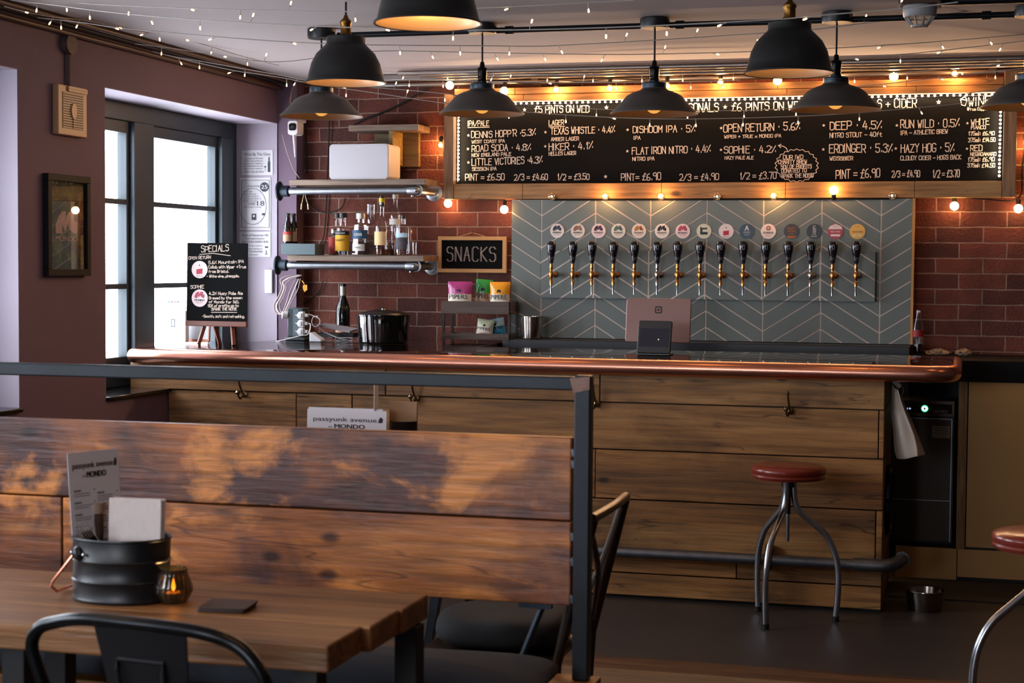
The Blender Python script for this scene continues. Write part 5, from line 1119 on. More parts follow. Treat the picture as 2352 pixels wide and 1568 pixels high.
# ------------------------------------------------------------------ right hand counter and glass washer
YK = 8.52
kx0 = on_y(2062, 1000, YK).x; kx1 = 1.55
cb = thing('back_cabinet', 'beige fronted back bar cabinet with a thick black worktop', 'cabinet', ((kx0 + kx1) / 2, 8.8, 0))
z1 = on_y(2280, 828, YK).z; z0 = on_y(2280, 876, YK).z
wx0 = lx1 + .004
MB().box(wx0, kx1, YK - .02, YW - .004, z0, z1).build('worktop', mat('black_stone_top', '#08090a', rough=.6, spec=.2), cb, smooth=False, bev=.004)
dx = [on_y(2222, 1000, YK).x, on_y(2222, 1000, YK).x + .62, kx1]
zp = on_y(2200, 1255, YK).z
MB().box(kx0, dx[0] - .04, YK - .001, YK + .02, .0, zp - .012).build('plinth_panel', beige, cb, smooth=False)
MB().box(dx[0] - .036, kx1, YK - .001, YK + .02, .02, zp - .012).build('plinth_panel', beige, cb, smooth=False)
for k in range(2): MB().box(dx[k] + .002, dx[k + 1] - .002, YK, YK + .02, zp, z0 - .004).build('door', beige, cb, smooth=False, bev=.002)
MB().box(dx[0] - .045, dx[0] - .003, YK - .004, YK + .03, zp - .01, z0 - .003).build('edge_post', wood('cabinet_edge_wood', ('#6a4a26', '#8a6434', '#a07a44'), along='Z', grain=12, knots=False), cb, smooth=False)
MB().box(dx[0] - .042, kx1, YK + .032, YW - .01, .0, z0 - .003).build('carcass', black_m, cb, smooth=False)
MB().box(lx1 + .003, dx[0] - .046, 8.87, 8.89, .0, z0 - .003).build('dark_recess_panel', black_m, cb, smooth=False)  # black panel added so the gap round the washer stays dark
# glass washer
gx0 = on_y(2052, 1000, YK).x; gx1 = on_y(2191, 1000, YK).x; gz1 = on_y(2150, 921, YK).z; gz0 = on_y(2150, 1248, YK).z
t = thing('glass_washer', 'undercounter glass washer with a lit green start button', 'glass washer', ((gx0 + gx1) / 2, 8.7, gz0))
wst = mat('dark_washer_steel', '#4a4038', rough=.35, metal=.9, noise=.1, nscale=6)
MB().box(gx0, gx1, YK + .012, 8.79, gz0, gz1).build('washer_body', mat('dark_washer_shell', '#23201d', rough=.4, metal=.5), t, smooth=False)
fr = back_fr((gx0, YK + .012, gz0)); w = gx1 - gx0; h = gz1 - gz0; zc_ = on_y(2150, 955, YK).z - gz0
m = MB(); m.fbox(fr, 0, w, zc_, h, .0005, .008); m.build('control_rim', wst, t, smooth=False)
m = MB(); m.prism(fr, [(0.004, zc_ + .012), (w - .012, zc_ + .012), (w - .012, h - .016), (.004, h - .008)], .0082, .011); m.build('control_panel', blackgloss, t, smooth=False)
m = MB(); m.fbox(fr, 0, w - .008, .01, zc_ - .012, .0005, .012); m.build('door', mat('washer_door_steel', '#3a322a', rough=.45, metal=.4), t, smooth=False, bev=.003)
m = MB(); 
for q in ((w - .014, w - .008, .01, zc_ - .012), (0, w - .008, zc_ - .016, zc_ - .012)): m.fbox(fr, *q, .012, .015)
m.fbox(fr, 0, w - .012, h * .30, h * .305, .0122, .013); m.build('door_trim', steel, t, smooth=False)
bq = on_y(2124, 938, YK); a, b = bq.x - gx0, bq.z - gz0
m = MB(); m.use(glow('green_button_ring', (.02, .75, .30, 1), 1.6)); m.disc(fr, a, b, .0175, .011, .013, 24); m.use(glow('green_button', (.75, 1, .9, 1), 2.2)); m.disc(fr, a, b, .0135, .013, .0136, 24); m.use(mat('button_mark', '#1a7a4a')); m.flat(fr, [(a - .004, b - .007), (a + .007, b), (a - .004, b + .007)], .0142)
m.build('start_button', None, t, smooth=False)
m = MB(); m.use(glow('blue_digits', (.45, .6, 1, 1), 1.5)); bq = on_y(2088, 938, YK); m.text('10', fr, bq.x - gx0, bq.z - gz0 - .004, .009, .018, 'C', .0115, .01); m.build('display_digits', None, t, smooth=False)
bq = on_y(2160, 945, YK); m = MB(); m.text('ARISTARCO', fr, bq.x - gx0, bq.z - gz0 - .005, .013, .072, 'C', .0115, .012); m.build('maker_lettering', mat('silver_lettering', '#a3968a', rough=.4), t, smooth=False)
bq = on_y(2160, 990, YK); a, b = bq.x - gx0, bq.z - gz0; m = MB(); m.use(mat('grey_sticker', '#8d8a80', rough=.7)); m.fbox(fr, a - .04, a + .046, b - .034, b + .026, .0122, .0128); m.use(inkm)
for k, s_ in enumerate(('PRESS FOR CYCLE', 'DRAIN AT THE', 'END OF EACH NIGHT')): m.text(s_, fr, a + .003, b + .012 - .013 * k, .0065, .07, 'C', .0134)
m.build('sticker', None, t, smooth=False)
# crumpled paper on the worktop
def crumple(label, px, py, w, h, seed):
    p = on_y(px, py, 8.86); R = random.Random(seed); m = MB(); n = 18; prof = 7; c = Vector((p.x, 8.90, z1 + .0012)); b0 = len(m.v)
    for k in range(prof):
        t_ = k / (prof - 1); rr_ = math.sin(PI * (.08 + .9 * t_)) ** .6
        for i in range(n):
            g = 2 * PI * i / n; q = 1 + R.uniform(-.32, .32); m.v.append(c + Vector((w / 2 * rr_ * q * math.cos(g), .03 * rr_ * q * math.sin(g), h * t_ * (1 + R.uniform(-.2, .2)) + (0 if k else 0))))
    for k in range(prof - 1):
        for i in range(n): j = (i + 1) % n; m.face((b0 + k * n + i, b0 + k * n + j, b0 + (k + 1) * n + j, b0 + (k + 1) * n + i))
    m.face([b0 + i for i in range(n)][::-1]); m.face([b0 + (prof - 1) * n + i for i in range(n)])
    tag(m.build('crumpled_paper', mat('tan_paper', '#8a735c', rough=.85), smooth=False), label, 'paper', 'crumpled papers on the black worktop')
crumple('crumpled tan paper wrapper next to the soda bottle', 2154, 812, .12, .032, 3)
crumple('crumpled tan paper wrapper farther along from the soda bottle', 2212, 813, .08, .035, 9)
# towel hanging at the bar end
TX = BR + .05
hk = on_x(2050, 892, BR + .03)
def tw(px, py, y): return on_y(px, py, y)
tm = MB(); rows = [((2049, 880), (2062, 893), (2060, 890)), ((2048, 915), (2068, 918), (2072, 915)), ((2046, 950), (2078, 945), (2085, 945)), ((2050, 975), (2090, 975), (2098, 975)), ((2053, 1005), (2100, 1000), (2110, 1005)), ((2054, 1035), (2106, 1025), (2120, 1030)), ((2060, 1054), (2108, 1049), (2126, 1045))]
g = []
for k, (a, b, c) in enumerate(rows):
    sagw = [0, .015, .02, .03, .02, .01, 0][k]; pts = [tw(*a, 7.72), tw((a[0] * .6 + b[0] * .4), (a[1] * .6 + b[1] * .4) + 3, 7.665 - sagw), tw(b[0] - 3, b[1], 7.64), tw(*b, 7.62), tw(*c, 7.70)]
    g.append(smooth_path(pts, 4))
b0 = len(tm.v); n = len(g[0])
for r_ in g: tm.v += r_
for k in range(len(g) - 1):
    for i in range(n - 1): tm.face((b0 + k * n + i, b0 + k * n + i + 1, b0 + (k + 1) * n + i + 1, b0 + (k + 1) * n + i))
t = thing('bar_towel', 'white bar towel hanging from a ring at the right end of the bar', 'towel', tw(2085, 960, 7.68))
o = tm.build('cloth', mat('white_terry', '#bfb2a4', rough=.9, bump=.3, bscale=300), t); md = o.modifiers.new('thick', 'SOLIDIFY'); md.thickness = .006; md.offset = 0; md = o.modifiers.new('sub', 'SUBSURF'); md.levels = 1; md.render_levels = 2
q = tw(2066, 897, 7.72); m = MB(); m.tube([q + Vector((.016 * math.cos(a), 0, .022 * math.sin(a))) for a in [2 * PI * i / 20 for i in range(21)]], .0025, 8, False); m.build('hanging_ring', chrome, t)
m = MB(); tp0 = tw(2056, 884, 7.70); m.tube([q + Vector((0, 0, .02)), tp0 + Vector((0, 0, .015)), tp0 + Vector((0, 0, .035))], [.012, .014, .01], 8); m.build('gathered_top', MATS['white_terry'], t)
# black round tray against the bar end
p = on_x(2046, 1203, BR + .012); m = MB(); m.lathe([(0, 0), (.155, 0), (.165, .006), (.165, .018), (.158, .024), (.15, .014), (0, .014)], (BR + .001, 7.93, .47), 40, (1, 0, 0))
tag(m.build('round_tray', blackgloss), 'black round disc fixed on the right end of the bar', 'disc')
# dog bowl
p = on_z(2124, 1402, 0); c = (p.x, p.y + .02, .0008)
m = MB(); m.lathe([(0, 0), (.075, 0), (.076, .003), (.088, .086), (.094, .090), (.0935, .093), (.086, .091), (.070, .012), (0, .010)], c, 36); tag(m.build('dog_bowl', mat('bowl_steel', '#8f857c', rough=.2, metal=1)), 'round steel dog bowl on the floor at the bar end', 'bowl')
# dark mat behind the bowl
a = on_z(2058, 1372, 0); b = on_z(2352, 1326, 0); m = MB().box(BR + .02, 1.5, a.y, 8.50, .0002, .007); tag(m.build('rubber_mat', mat('black_rubber', '#1e1a18', rough=.7), smooth=False), 'dark rubber mat on the floor in front of the beige cabinet', 'mat')

# ------------------------------------------------------------------ bar stools
def make_stool(loc, rz, label):
    t = thing('bar_stool', label, 'stool', loc, 'red topped steel stools', rz)
    def tr(v): return v
    z = .69; keep = (t.location.copy(), t.rotation_euler.copy()); t.location = (0, 0, 0); t.rotation_euler = (0, 0, 0)
    m = MB(); m.lathe([(0, z - .066), (.12, z - .066), (.155, z - .062), (.162, z - .05), (.158, z - .042), (.163, z - .034), (.1635, z - .02), (.158, z - .012), (.14, z - .005), (.08, z - .001), (0, z)], (0, 0, 0), 44); m.build('seat', red_leather, t)
    m = MB(); m.tube([(0, 0, z - .066), (0, 0, z - .10)], .03, 16); m.tube([(0, 0, z - .10), (0, 0, z - .22)], .012, 12); m.build('hub', darksteel, t)
    m = MB(); n = 26
    m.lathe([(.0075 + (.0015 if i % 2 else 0), z - .34 + .005 * i) for i in range(25)], (0, 0, 0), 12); m.build('screw', steel, t)
    for k in range(3):
        a = 2 * PI * k / 3 + math.radians(-4); ca, sa = math.cos(a), math.sin(a)
        pr = [(.024, z - .07), (.026, z - .14), (.045, z - .20), (.10, z - .25), (.165, z - .31), (.205, z - .385), (.222, z - .47), (.222, z - .57), (.214, .0 + .02)]
        m = MB(); m.tube(smooth_path([(r * ca, r * sa, zz) for r, zz in pr], 5), .0142, 12); lg = m.build('leg', mat('stool_tube_steel', '#b4bbc2', rough=.24, metal=1.0, noise=.15, nscale=12), t)
        MB().tube([(.2145 * ca, .2145 * sa, .024), (.214 * ca, .214 * sa, .0005)], .0155, 12).build('rubber_foot', black_m, lg)
    t.location, t.rotation_euler = keep
    return t
F1 = on_z(1747, 1430, 0); F2 = on_z(1932, 1416, 0); ctr = on_z(1813, 1063, .69)
ang = math.atan2(F2.y - ctr.y, F2.x - ctr.x)

st = make_stool((ctr.x, min(ctr.y, 7.325), 0), math.radians(16), 'bar stool with a red leather seat standing in front of the bar')
c2 = on_z(2396, 1217, .69); dup(st, (c2.x, c2.y, 0), 'bar stool with a red seat cut off by the right edge of the photo', rz=math.radians(200))
# ------------------------------------------------------------------ bench with plank back
BY = 4.30
bench = thing('bench', 'bench with worn stained plank back in a dark steel frame', 'bench', (-2.0, 4.2, 0))
pt = on_y(1312, 1005, BY).z; pbm = on_y(1312, 1392, BY).z; pm_ = on_y(1300, 1197, BY).z; pr_ = on_y(1311, 1200, BY).x; jx = on_y(141, 1160, BY).x
m = MB(); m.box(-3.3, pr_, BY, BY + .034, pm_ + .0022, pt); m.box(jx + .002, pr_, BY + .003, BY + .034, pbm, pm_ - .0022); m.box(-3.3, jx - .002, BY + .001, BY + .034, pbm, pm_ - .0022)
m.build('back_panel', bench_wood, bench, smooth=False, bev=.004)
MB().box(-3.3, pr_, 4.3345, 4.345, pm_ - .03, pm_ + .03).build('seam_light_block', black_m, bench, smooth=False)  # black strip added behind the seam so no light shows through
ra, rb = on_y(700, 850, 4.27).z, on_y(700, 880, 4.27).z; pxr = on_y(1358, 1200, 4.27).x; pxl = on_y(1316, 1200, 4.27).x
MB().box(-3.3, pxl - .001, 4.27, 4.305, rb, ra).build('top_rail', rawsteel, bench, smooth=False, bev=.004)
MB().box(pxl, pxr - .006, 4.27, 4.315, .45, ra + .004).build('end_post', rawsteel, bench, smooth=False, bev=.004)
m = MB(); m.prism(back_fr((0, 4.269, 0)), [(pxl - .002, rb - .006), (pxr - .008, rb + .004), (pxr - .008, ra + .002), (pxl - .012, ra - .003)], 0, .0012); m.build('weld_patch', mat('rusty_weld', '#8a6d62', rough=.7, noise=.5, nscale=60), bench, smooth=False)
m = MB()
for zz in (pt - .04, pt - .07, pm_ - .04, pbm + .12, pbm + .02): m.box(pxl - .012, pxl - .001, 4.29, 4.31, zz - .012, zz + .012)
m.build('fixing_lugs', mat('bright_lug', '#4c5358', rough=.4, metal=.8, noise=.3, nscale=40), bench, bev=.003)
m = MB(); 
for k in range(3): m.box(-3.3, -.93, 3.90 + .148 * k, 3.90 + .148 * k + .145, .415, .449)
m.build('seat_planks', wood('bench_seat_boards', ('#5a3517', '#8a5724', '#a87034'), grain=6, rough=.5), bench, smooth=False, bev=.003)
a = on_y(1247, 1393, 4.30); b = on_y(1187, 1508, 4.30); m = MB(); m.tube([(a.x, 4.325, pbm + .01), (b.x, 4.325, .47)], .009, 8); m.box(a.x - .07, a.x + .02, 4.31, 4.332, pbm - .014, pbm - .001); m.build('back_brace', darksteel, bench)
for xx in (-.98, -2.4):
    for yy in (3.95, 4.29): MB().box(xx - .02, xx + .02, yy - .02, yy + .02, .0, .414).build('leg', rawsteel, bench, smooth=False, bev=.003)
def cushion(name, label, c, sx, sy, sz, M, seed, cat='cushion', n=40, rz=0.0, e=4.0, grp=None):
    R = random.Random(seed); ph = [R.uniform(0, 6) for _ in range(6)]; m = MB(); prof = 13; c = Vector(c)
    for k in range(prof):
        v = -PI / 2 + PI * k / (prof - 1); cz = math.sin(v); rr_ = max(0.0005, abs(math.cos(v)) ** .45)
        for i in range(n):
            g = 2 * PI * i / n; ca, sa = math.cos(g), math.sin(g); q = (abs(ca) ** e + abs(sa) ** e) ** (-1 / e)
            x, y = ca * q * rr_, sa * q * rr_; dz = sz * (abs(cz) ** .8) * (1 if cz > 0 else -1)
            if cz > 0: dz += sz * .16 * (math.sin(3 * x + ph[0]) * math.cos(2.5 * y + ph[1]) + .5 * math.sin(7 * x + ph[2] + 3 * y)) * rr_
            X, Y = x * sx, y * sy; m.v.append(c + Vector((X * math.cos(rz) - Y * math.sin(rz), X * math.sin(rz) + Y * math.cos(rz), dz)))
    for k in range(prof - 1):
        for i in range(n): j = (i + 1) % n; m.face((k * n + i, k * n + j, (k + 1) * n + j, (k + 1) * n + i))
    m.face(list(range(n))[::-1]); m.face([(prof - 1) * n + i for i in range(n)])
    return tag(m.build(name, M, sub=1), label, cat, grp)
ce = on_y(1258, 1540, 4.05).x
cushion('bench_cushion', 'long charcoal cushion lying on the bench seat behind the table', ((ce - 2.75) / 2, 4.07, .450 + .044), (ce + 2.75) / 2 * 1.0, .175, .044, fabric_grey, 5, n=72, e=14)
# ------------------------------------------------------------------ dining table in front
TX = -1.25; TY0, TY1, TZ = 3.20, 3.78, .76
tb = thing('dining_table', 'thick oiled wood dining table holding the black bucket', 'table', (-2.1, 3.49, 0))
m = MB(); cs = [TY0, TY0 + .20, TY0 + .39, TY1]
for k in range(3): m.box(-3.0, TX + [-.012, .008, .016][k], cs[k] + .0008, cs[k + 1] - .0008, TZ - .058, TZ)
m.build('table_top', table_wood, tb, smooth=False, bev=.005)
for px, yy, nm in ((712, 3.26, 0), (940, 3.70, 0), (45, 3.26, 0), (140, 3.70, 0)):
    xx = on_y(px, 1540, yy).x; MB().box(xx - .028, xx + .028, yy - .028, yy + .028, 0, TZ - .0585).build('leg', mat('matt_black_leg', '#121314', rough=.5), tb, smooth=False, bev=.003)
# ------------------------------------------------------------------ black caddy bucket and what stands in it
bc = Vector((-1.905, 3.515, TZ + .0008)); Rb = .118; sy_ = .74; bh = on_y(255, 1238, 3.46).z - TZ
t = thing('cutlery_bucket', 'black metal bucket with a copper swing handle on the near table', 'bucket', bc)
bm_ = mat('black_powder_coat', '#0a0e12', rough=.38, noise=.12, nscale=14)
pr = [(.0001, .004), (Rb - .006, .003), (Rb, 0), (Rb + .003, .006), (Rb, .012), (Rb, bh * .30), (Rb + .0035, bh * .325), (Rb, bh * .35), (Rb, bh * .62), (Rb + .0035, bh * .645), (Rb, bh * .67), (Rb + .001, bh - .006), (Rb + .005, bh - .003), (Rb + .004, bh + .001), (Rb - .002, bh - .001), (Rb - .004, .01), (.0001, .008)]
MB().shell(pr, bc, 52, sy=sy_).build('bucket_body', bm_, t)
hp = on_y(188, 1268, 3.46); hb = Vector((hp.x, 0, hp.z)); hx = (hp.x - bc.x) / Rb; hb.y = bc.y - sy_ * Rb * math.sqrt(max(0, 1 - hx * hx))
m = MB(); m.lathe([(0, -.004), (.016, -.002), (.017, .004), (.012, .012), (0, .015)], hb, 18, (-.55, -.83, 0)); m.build('handle_boss', bm_, t)
for dx_ in (-.022, .022): m = MB(); m.ball(hb + Vector((dx_, -.004 - (.012 if dx_ > 0 else -.012), 0)), .0045, 8); m.build('rivet', steel, t)
e1 = on_y(117, 1345, 3.44); e2 = on_y(130, 1357, 3.47); e3 = on_y(148, 1350, 3.56)
m = MB(); m.tube([hb + Vector((-.008, -.012, -.004)), e1 + Vector((.006, 0, .012)), e1, e2, e3, Vector((bc.x - Rb * .9, bc.y + .085, e3.z + .03))], .0036, 8); m.build('copper_handle', mat('rose_copper_wire', '#d08a72', rough=.25, metal=1), t)
# menu card
def menu_card(name, label, c, w, h, rz, tilt, full=True, grp='card menus'):
    t = thing(name, label, 'menu', c, grp)
    rv = Vector((math.cos(rz), math.sin(rz), 0)); nv = Vector((math.sin(rz), -math.cos(rz), 0)); up = (Vector((0, 0, 1)) - nv * math.tan(tilt)).normalized(); nn = rv.cross(up); nn = nn if nn.dot(nv) > 0 else -nn
    fr = Fr(c, rv, up, nn); m = MB(); m.fbox(fr, -w / 2, w / 2, 0, h, -.0012, 0); m.build('card', paper, t, smooth=False)
    m = MB(); m.text('passyunk avenue', fr, -.02 * w, h * .885, h * .045, w * .80, 'C', .0008, .01); m.text('MONDO', fr, .04 * w, h * .815, h * .045, w * .38, 'C', .0008, .05); m.text('at', fr, -.18 * w, h * .82, h * .022, w * .05, 'R', .0008)
    m.flat(fr, [(w * .40, h * .88), (w * .45, h * .88), (w * .46, h * .92), (w * .43, h * .94), (w * .41, h * .92)], .0008)
    m.build('menu_heading', inkm, t, smooth=False)
    if full:
        m = MB(); R = random.Random(8)
        for col in (0, 1):
            x0 = -w * .42 + col * w * .46; z = h * .72 - col * .01
            while z > h * .12:
                m.fbox(fr, x0, x0 + w * .14, z, z + h * .012, .0003, .0008)
                for q in range(R.choice((2, 3))): m.fbox(fr, x0, x0 + w * R.uniform(.28, .36), z - h * (.018 + .016 * q), z - h * (.013 + .016 * q), .0003, .0007)
                m.fbox(fr, x0 + w * .39, x0 + w * .41, z, z + h * .01, .0003, .0008); z -= h * .085
        m.build('menu_text', mat('grey_text', '#6a6468', rough=.8), t, smooth=False)
    return t
TL = on_y(150, 1048, 3.44); TR = on_y(267, 1030, 3.58)
rz_ = math.atan2(TR.y - TL.y, TR.x - TL.x); wm = math.hypot(TR.x - TL.x, TR.y - TL.y); mc = (TL + TR) / 2; mh = mc.z - (TZ + .012)
menu_card('card_menu', 'tall white card menu standing in the black bucket', (mc.x + .008, mc.y + .03, TZ + .012), wm, mh, rz_, math.radians(5))
# napkins
NL = on_y(243, 1245, 3.49); NR = on_y(360, 1150, 3.49); w = NR.x - NL.x
t = thing('napkin_stack', 'stack of folded white napkins standing in the black bucket', 'napkins', ((NL.x + NR.x) / 2, 3.52, TZ + .04))
m = MB(); zz = NR.z - (TZ + .04)
for k in range(4):
    fr = Fr(((NL.x + NR.x) / 2 + .0015 * (k % 3), 3.50 + .0045 * k, TZ + .04), (1, .06, 0), (0, .05 + .012 * k, 1), (0, -1, 0)); m.fbox(fr, -w / 2, w / 2, 0, zz - .002 * (k % 2), -.004, 0)
m.build('folded_napkins', mat('white_napkin', '#cdc3bf', rough=.9, bump=.25, bscale=60), t, smooth=False, bev=.002)
# shaker behind the napkins
p = on_y(228, 1200, 3.565); sz = on_y(228, 1152, 3.565).z - (TZ + .02)
t = thing('salt_shaker', 'small pale capped shaker jar in the bucket between the menu and napkins', 'shaker', (p.x - .004, 3.555, TZ + .02))
c = (p.x - .004, 3.555, TZ + .02); MB().lathe([(0, 0), (.019, 0), (.019, sz - .03), (.017, sz - .025), (0, sz - .025)], c, 18).build('jar', mat('smoky_jar', '#4a3a30', rough=.15), t); MB().lathe([(0, sz - .025), (.02, sz - .025), (.02, sz - .002), (.018, sz), (0, sz)], c, 18).build('shaker_cap', mat('pale_tan_cap', '#9a8474', rough=.4), t)
# fork
p = on_y(212, 1240, 3.475); q = on_y(183, 1197, 3.465)
t = thing('fork', 'steel fork standing tines up at the front of the black bucket', 'fork', (p.x + .01, 3.485, TZ + .03))
up = (q - p).normalized(); rv = Vector((up.z, 0, -up.x)); fr = Fr(p, rv, up, (0, -1, 0)); L = (q - p).length
m = MB(); m.prism(fr, [(-.004, -.10), (.004, -.10), (.004, -.03), (.013, -.008), (.0135, .006), (-.0135, .006), (-.013, -.008), (-.004, -.03)], -.001, .001); m.build('fork_handle', chrome, t, smooth=False)
for k in range(4): m = MB(); x = -.0122 + .0064 * k; m.prism(fr, [(x, .006), (x + .005, .006), (x + .004, L), (x + .001, L)], -.001, .001); m.build('tine', chrome, t, smooth=False)
# tealight holder
p = on_z(390, 1389, TZ); c = Vector((p.x - .008, p.y + .034, TZ + .0008)); hc = on_y(392, 1303, p.y + .04).z - TZ
t = thing('tealight_holder', 'ribbed amber glass holder with a burning tealight on the table', 'candle holder', c)
am = mat('ribbed_amber_glass', '#4a3a18', rough=.06, trans=.0, spec=.7); 
gm = bpy.data.materials.new('amber_green_glass'); gm.use_nodes = True; nt = gm.node_tree; nt.nodes.clear(); o_ = nt.nodes.new('ShaderNodeOutputMaterial'); tr_ = nt.nodes.new('ShaderNodeBsdfTransparent'); tr_.inputs[0].default_value = (.42, .27, .06, 1); gl_ = nt.nodes.new('ShaderNodeBsdfGlossy'); gl_.inputs['Roughness'].default_value = .08; df_ = nt.nodes.new('ShaderNodeBsdfDiffuse'); df_.inputs[0].default_value = (.05, .045, .02, 1); mx1 = nt.nodes.new('ShaderNodeMixShader'); mx1.inputs[0].default_value = .35; mx2 = nt.nodes.new('ShaderNodeMixShader'); fz_ = nt.nodes.new('ShaderNodeLayerWeight'); fz_.inputs[0].default_value = .25
nt.links.new(tr_.outputs[0], mx1.inputs[1]); nt.links.new(df_.outputs[0], mx1.inputs[2]); nt.links.new(fz_.outputs['Facing'], mx2.inputs[0]); nt.links.new(mx1.outputs[0], mx2.inputs[1]); nt.links.new(gl_.outputs[0], mx2.inputs[2]); nt.links.new(mx2.outputs[0], o_.inputs[0])
MB().shell([(.0001, .003), (.030, .0), (.038, .014), (.0445, .026), (.043, .04), (.034, hc * .80), (.0315, hc * .9), (.034, hc), (.0315, hc), (.029, hc * .88), (.040, .03), (.03, .008), (.0001, .008)], c, 72, rib=(24, .022)).build('ribbed_glass', gm, t)
MB().lathe([(0, .008), (.019, .008), (.019, .022), (0, .022)], c, 20).build('wax', mat('wax', '#d9c7a0', rough=.5), t)
MB().lathe([(.0001, .024), (.0045, .03), (.005, .036), (.003, .046), (.0001, .056)], c, 10).build('flame', glow('candle_flame', (1, .62, .2, 1), 30), t)
lamp('tealight', 'POINT', c + Vector((0, 0, .045)), .7, (1, .55, .2), .006)
# coasters
p = on_z(521, 1397, TZ); fr = Fr((p.x, p.y, TZ + .0006), (math.cos(.12), math.sin(.12), 0), (-math.sin(.12), math.cos(.12), 0), (0, 0, 1))
lab = ['dark square drip mat at the bottom of the stack beside the tealight', 'dark square drip mat second from the table in the small stack', 'dark square drip mat on top of the small stack on the table']
for k in range(3):
    m = MB(); a = .003 * k; m.prism(fr, rrect(-.056 + a, .056 + a, -.05 - a, .05 - a, .006), .0002 + .0042 * k, .0040 + .0042 * k); tag(m.build('drip_mat', mat('dark_card', '#3a2a24', rough=.55, noise=.3, nscale=20), bev=.0008), lab[k], 'drip mat', 'drip mats stacked on the table')
# ------------------------------------------------------------------ steel chair in front
cl = on_z(97, 1412, .85); crr = on_z(520, 1456, .85)
cm = (cl + crr) / 2; w = (crr - cl).length; rz_ = math.atan2(crr.y - cl.y, crr.x - cl.x)
w = .52; cl.z = 0; crr.z = 0; cm = cl + (crr - cl).normalized() * (w / 2 - .01); cm.z = 0
t = thing('metal_chair', 'dark steel cafe chair with a tubular curved back in the foreground', 'chair', (0, 0, 0))
tube_m = mat('gunmetal_tube', '#202224', rough=.28, metal=.8, noise=.25, nscale=8); sheet_m = mat('gunmetal_sheet', '#1b1c1f', rough=.45, metal=.5, noise=.2, nscale=5)
hw = w / 2; r = .0135
# local: x right, y forward (towards the table), back at y=0
pts = [(-hw + .075, .03, .44), (-hw + .035, -.005, .62), (-hw + .002, -.03, .74), (-hw - .012, -.038, .80), (-hw + .008, -.042, .838), (-hw + .05, -.045, .855), (-hw * .5, -.062, .872), (0, -.07, .876), (hw * .5, -.062, .870), (hw - .06, -.045, .848), (hw - .015, -.042, .81), (hw + .004, -.036, .76), (hw - .01, -.02, .66), (hw - .05, .01, .55), (hw - .075, .03, .44)]
MB().tube(smooth_path(pts, 6), r, 12).build('back_tube', tube_m, t)
m = MB(); A_ = []
for zz, ww, yy in ((.868, .105, -.066), (.80, .098, -.05), (.70, .088, -.03), (.58, .078, .0), (.445, .070, .03)): A_.append((zz, ww, yy))
for sgn in (0, .004):
    b0 = len(m.v)
    for zz, ww, yy in A_:
        for i in range(7): u = -1 + i / 3; m.v.append(Vector((u * ww, yy - .012 * (1 - u * u) + sgn, zz)))
    for k in range(4):
        for i in range(6): a = b0 + k * 7 + i; m.face((a, a + 1, a + 8, a + 7))
m.build('back_splat', sheet_m, t)
m = MB(); m.tube([(-.052, -.063, .78), (-.052, -.06, .80), (.052, -.06, .80), (.052, -.063, .78), (.042, -.018, .50), (-.042, -.018, .50), (-.052, -.063, .78)], .005, 8); m.build('splat_ridge', sheet_m, t)
m = MB(); m.prism(Fr((0, 0, 0), (1, 0, 0), (0, 1, 0), (0, 0, 1)), rrect(-.19, .19, .0, .36, .05), .435, .452); m.build('seat', sheet_m, t)
for sx, sy2 in ((-1, .02), (1, .02), (-1, .34), (1, .34)): m = MB(); m.tube([(sx * .165, sy2, .436), (sx * .205, sy2 + (-.07 if sy2 < .1 else .04), .0)], [.02, .014], 10); m.build('leg', tube_m, t)
t.location = (cm.x, cm.y + .04, 0); t.rotation_euler = (0, 0, rz_); t.scale = (1, 1, .982)
# ------------------------------------------------------------------ table and chair beyond the bench
ft = thing('dining_table', 'table beyond the bench carrying the second card menu', 'table', (-2.1, 5.2, 0))
m = MB()
for k in range(4): m.box(-2.75, -1.50, 4.86 + .16 * k, 5.018 + .16 * k, .71, .76)
m.build('table_top', table_wood, ft, smooth=False, bev=.004)
a = on_y(1000, 1395, 5.0); b = on_y(985, 1486, 5.0)
m = MB(); dxz = (a.x - b.x) / (a.z - b.z)
for sh in (0,): m.prism(back_fr((0, 4.98, 0)), [(a.x + dxz * (.705 - a.z) - .016, .705), (a.x + dxz * (.705 - a.z) + .016, .705), (a.x - dxz * a.z + .014, 0), (a.x - dxz * a.z - .014, 0)], -.03, 0)
m.build('leg', mat('blue_grey_steel_leg', '#3d4850', rough=.35, metal=.7), ft, smooth=False, bev=.003)
xx = on_y(1071, 1395, 5.38).x; MB().box(-1.62, -1.57, 5.36, 5.41, 0, .705).build('leg', black_m, ft, smooth=False)
for xx, yy in ((-2.7, 4.98), (-2.7, 5.38)): MB().box(xx - .025, xx + .025, yy - .025, yy + .025, 0, .705).build('leg', black_m, ft, smooth=False)
A = on_y(703, 939, 5.0); B = on_y(885, 936, 5.0); w = B.x - A.x
menu_card('card_menu', 'white card menu seen above the bench back, reading passyunk avenue', ((A.x + B.x) / 2, 5.0, .7608), w, A.z - .7608, .0, math.radians(2), full=True)
m = MB(); a = on_y(711, 936, 5.03); b = on_y(881, 934, 5.03); m.box(a.x, b.x, 5.022, 5.024, .7608, a.z + .003); tag(m.build('spare_card', paper, smooth=False), 'blank white card just behind the far card menu', 'card')
a = on_y(860, 880, 5.08); m = MB(); m.fbox(Fr((a.x + .006, 5.08, .7608), (-.26, 1, 0), (0, 0, 1), (1, .26, 0)), -.07, .07, 0, a.z - .7608 + .01, -.001, .001); tag(m.build('tall_card', paper, smooth=False), 'tall white card seen nearly edge on behind the far menu', 'card')
a = on_y(918, 970, 5.06); rr_ = .036
c = (a.x, 5.10, .7608); hz = on_y(918, 968, 5.06).z - .7608
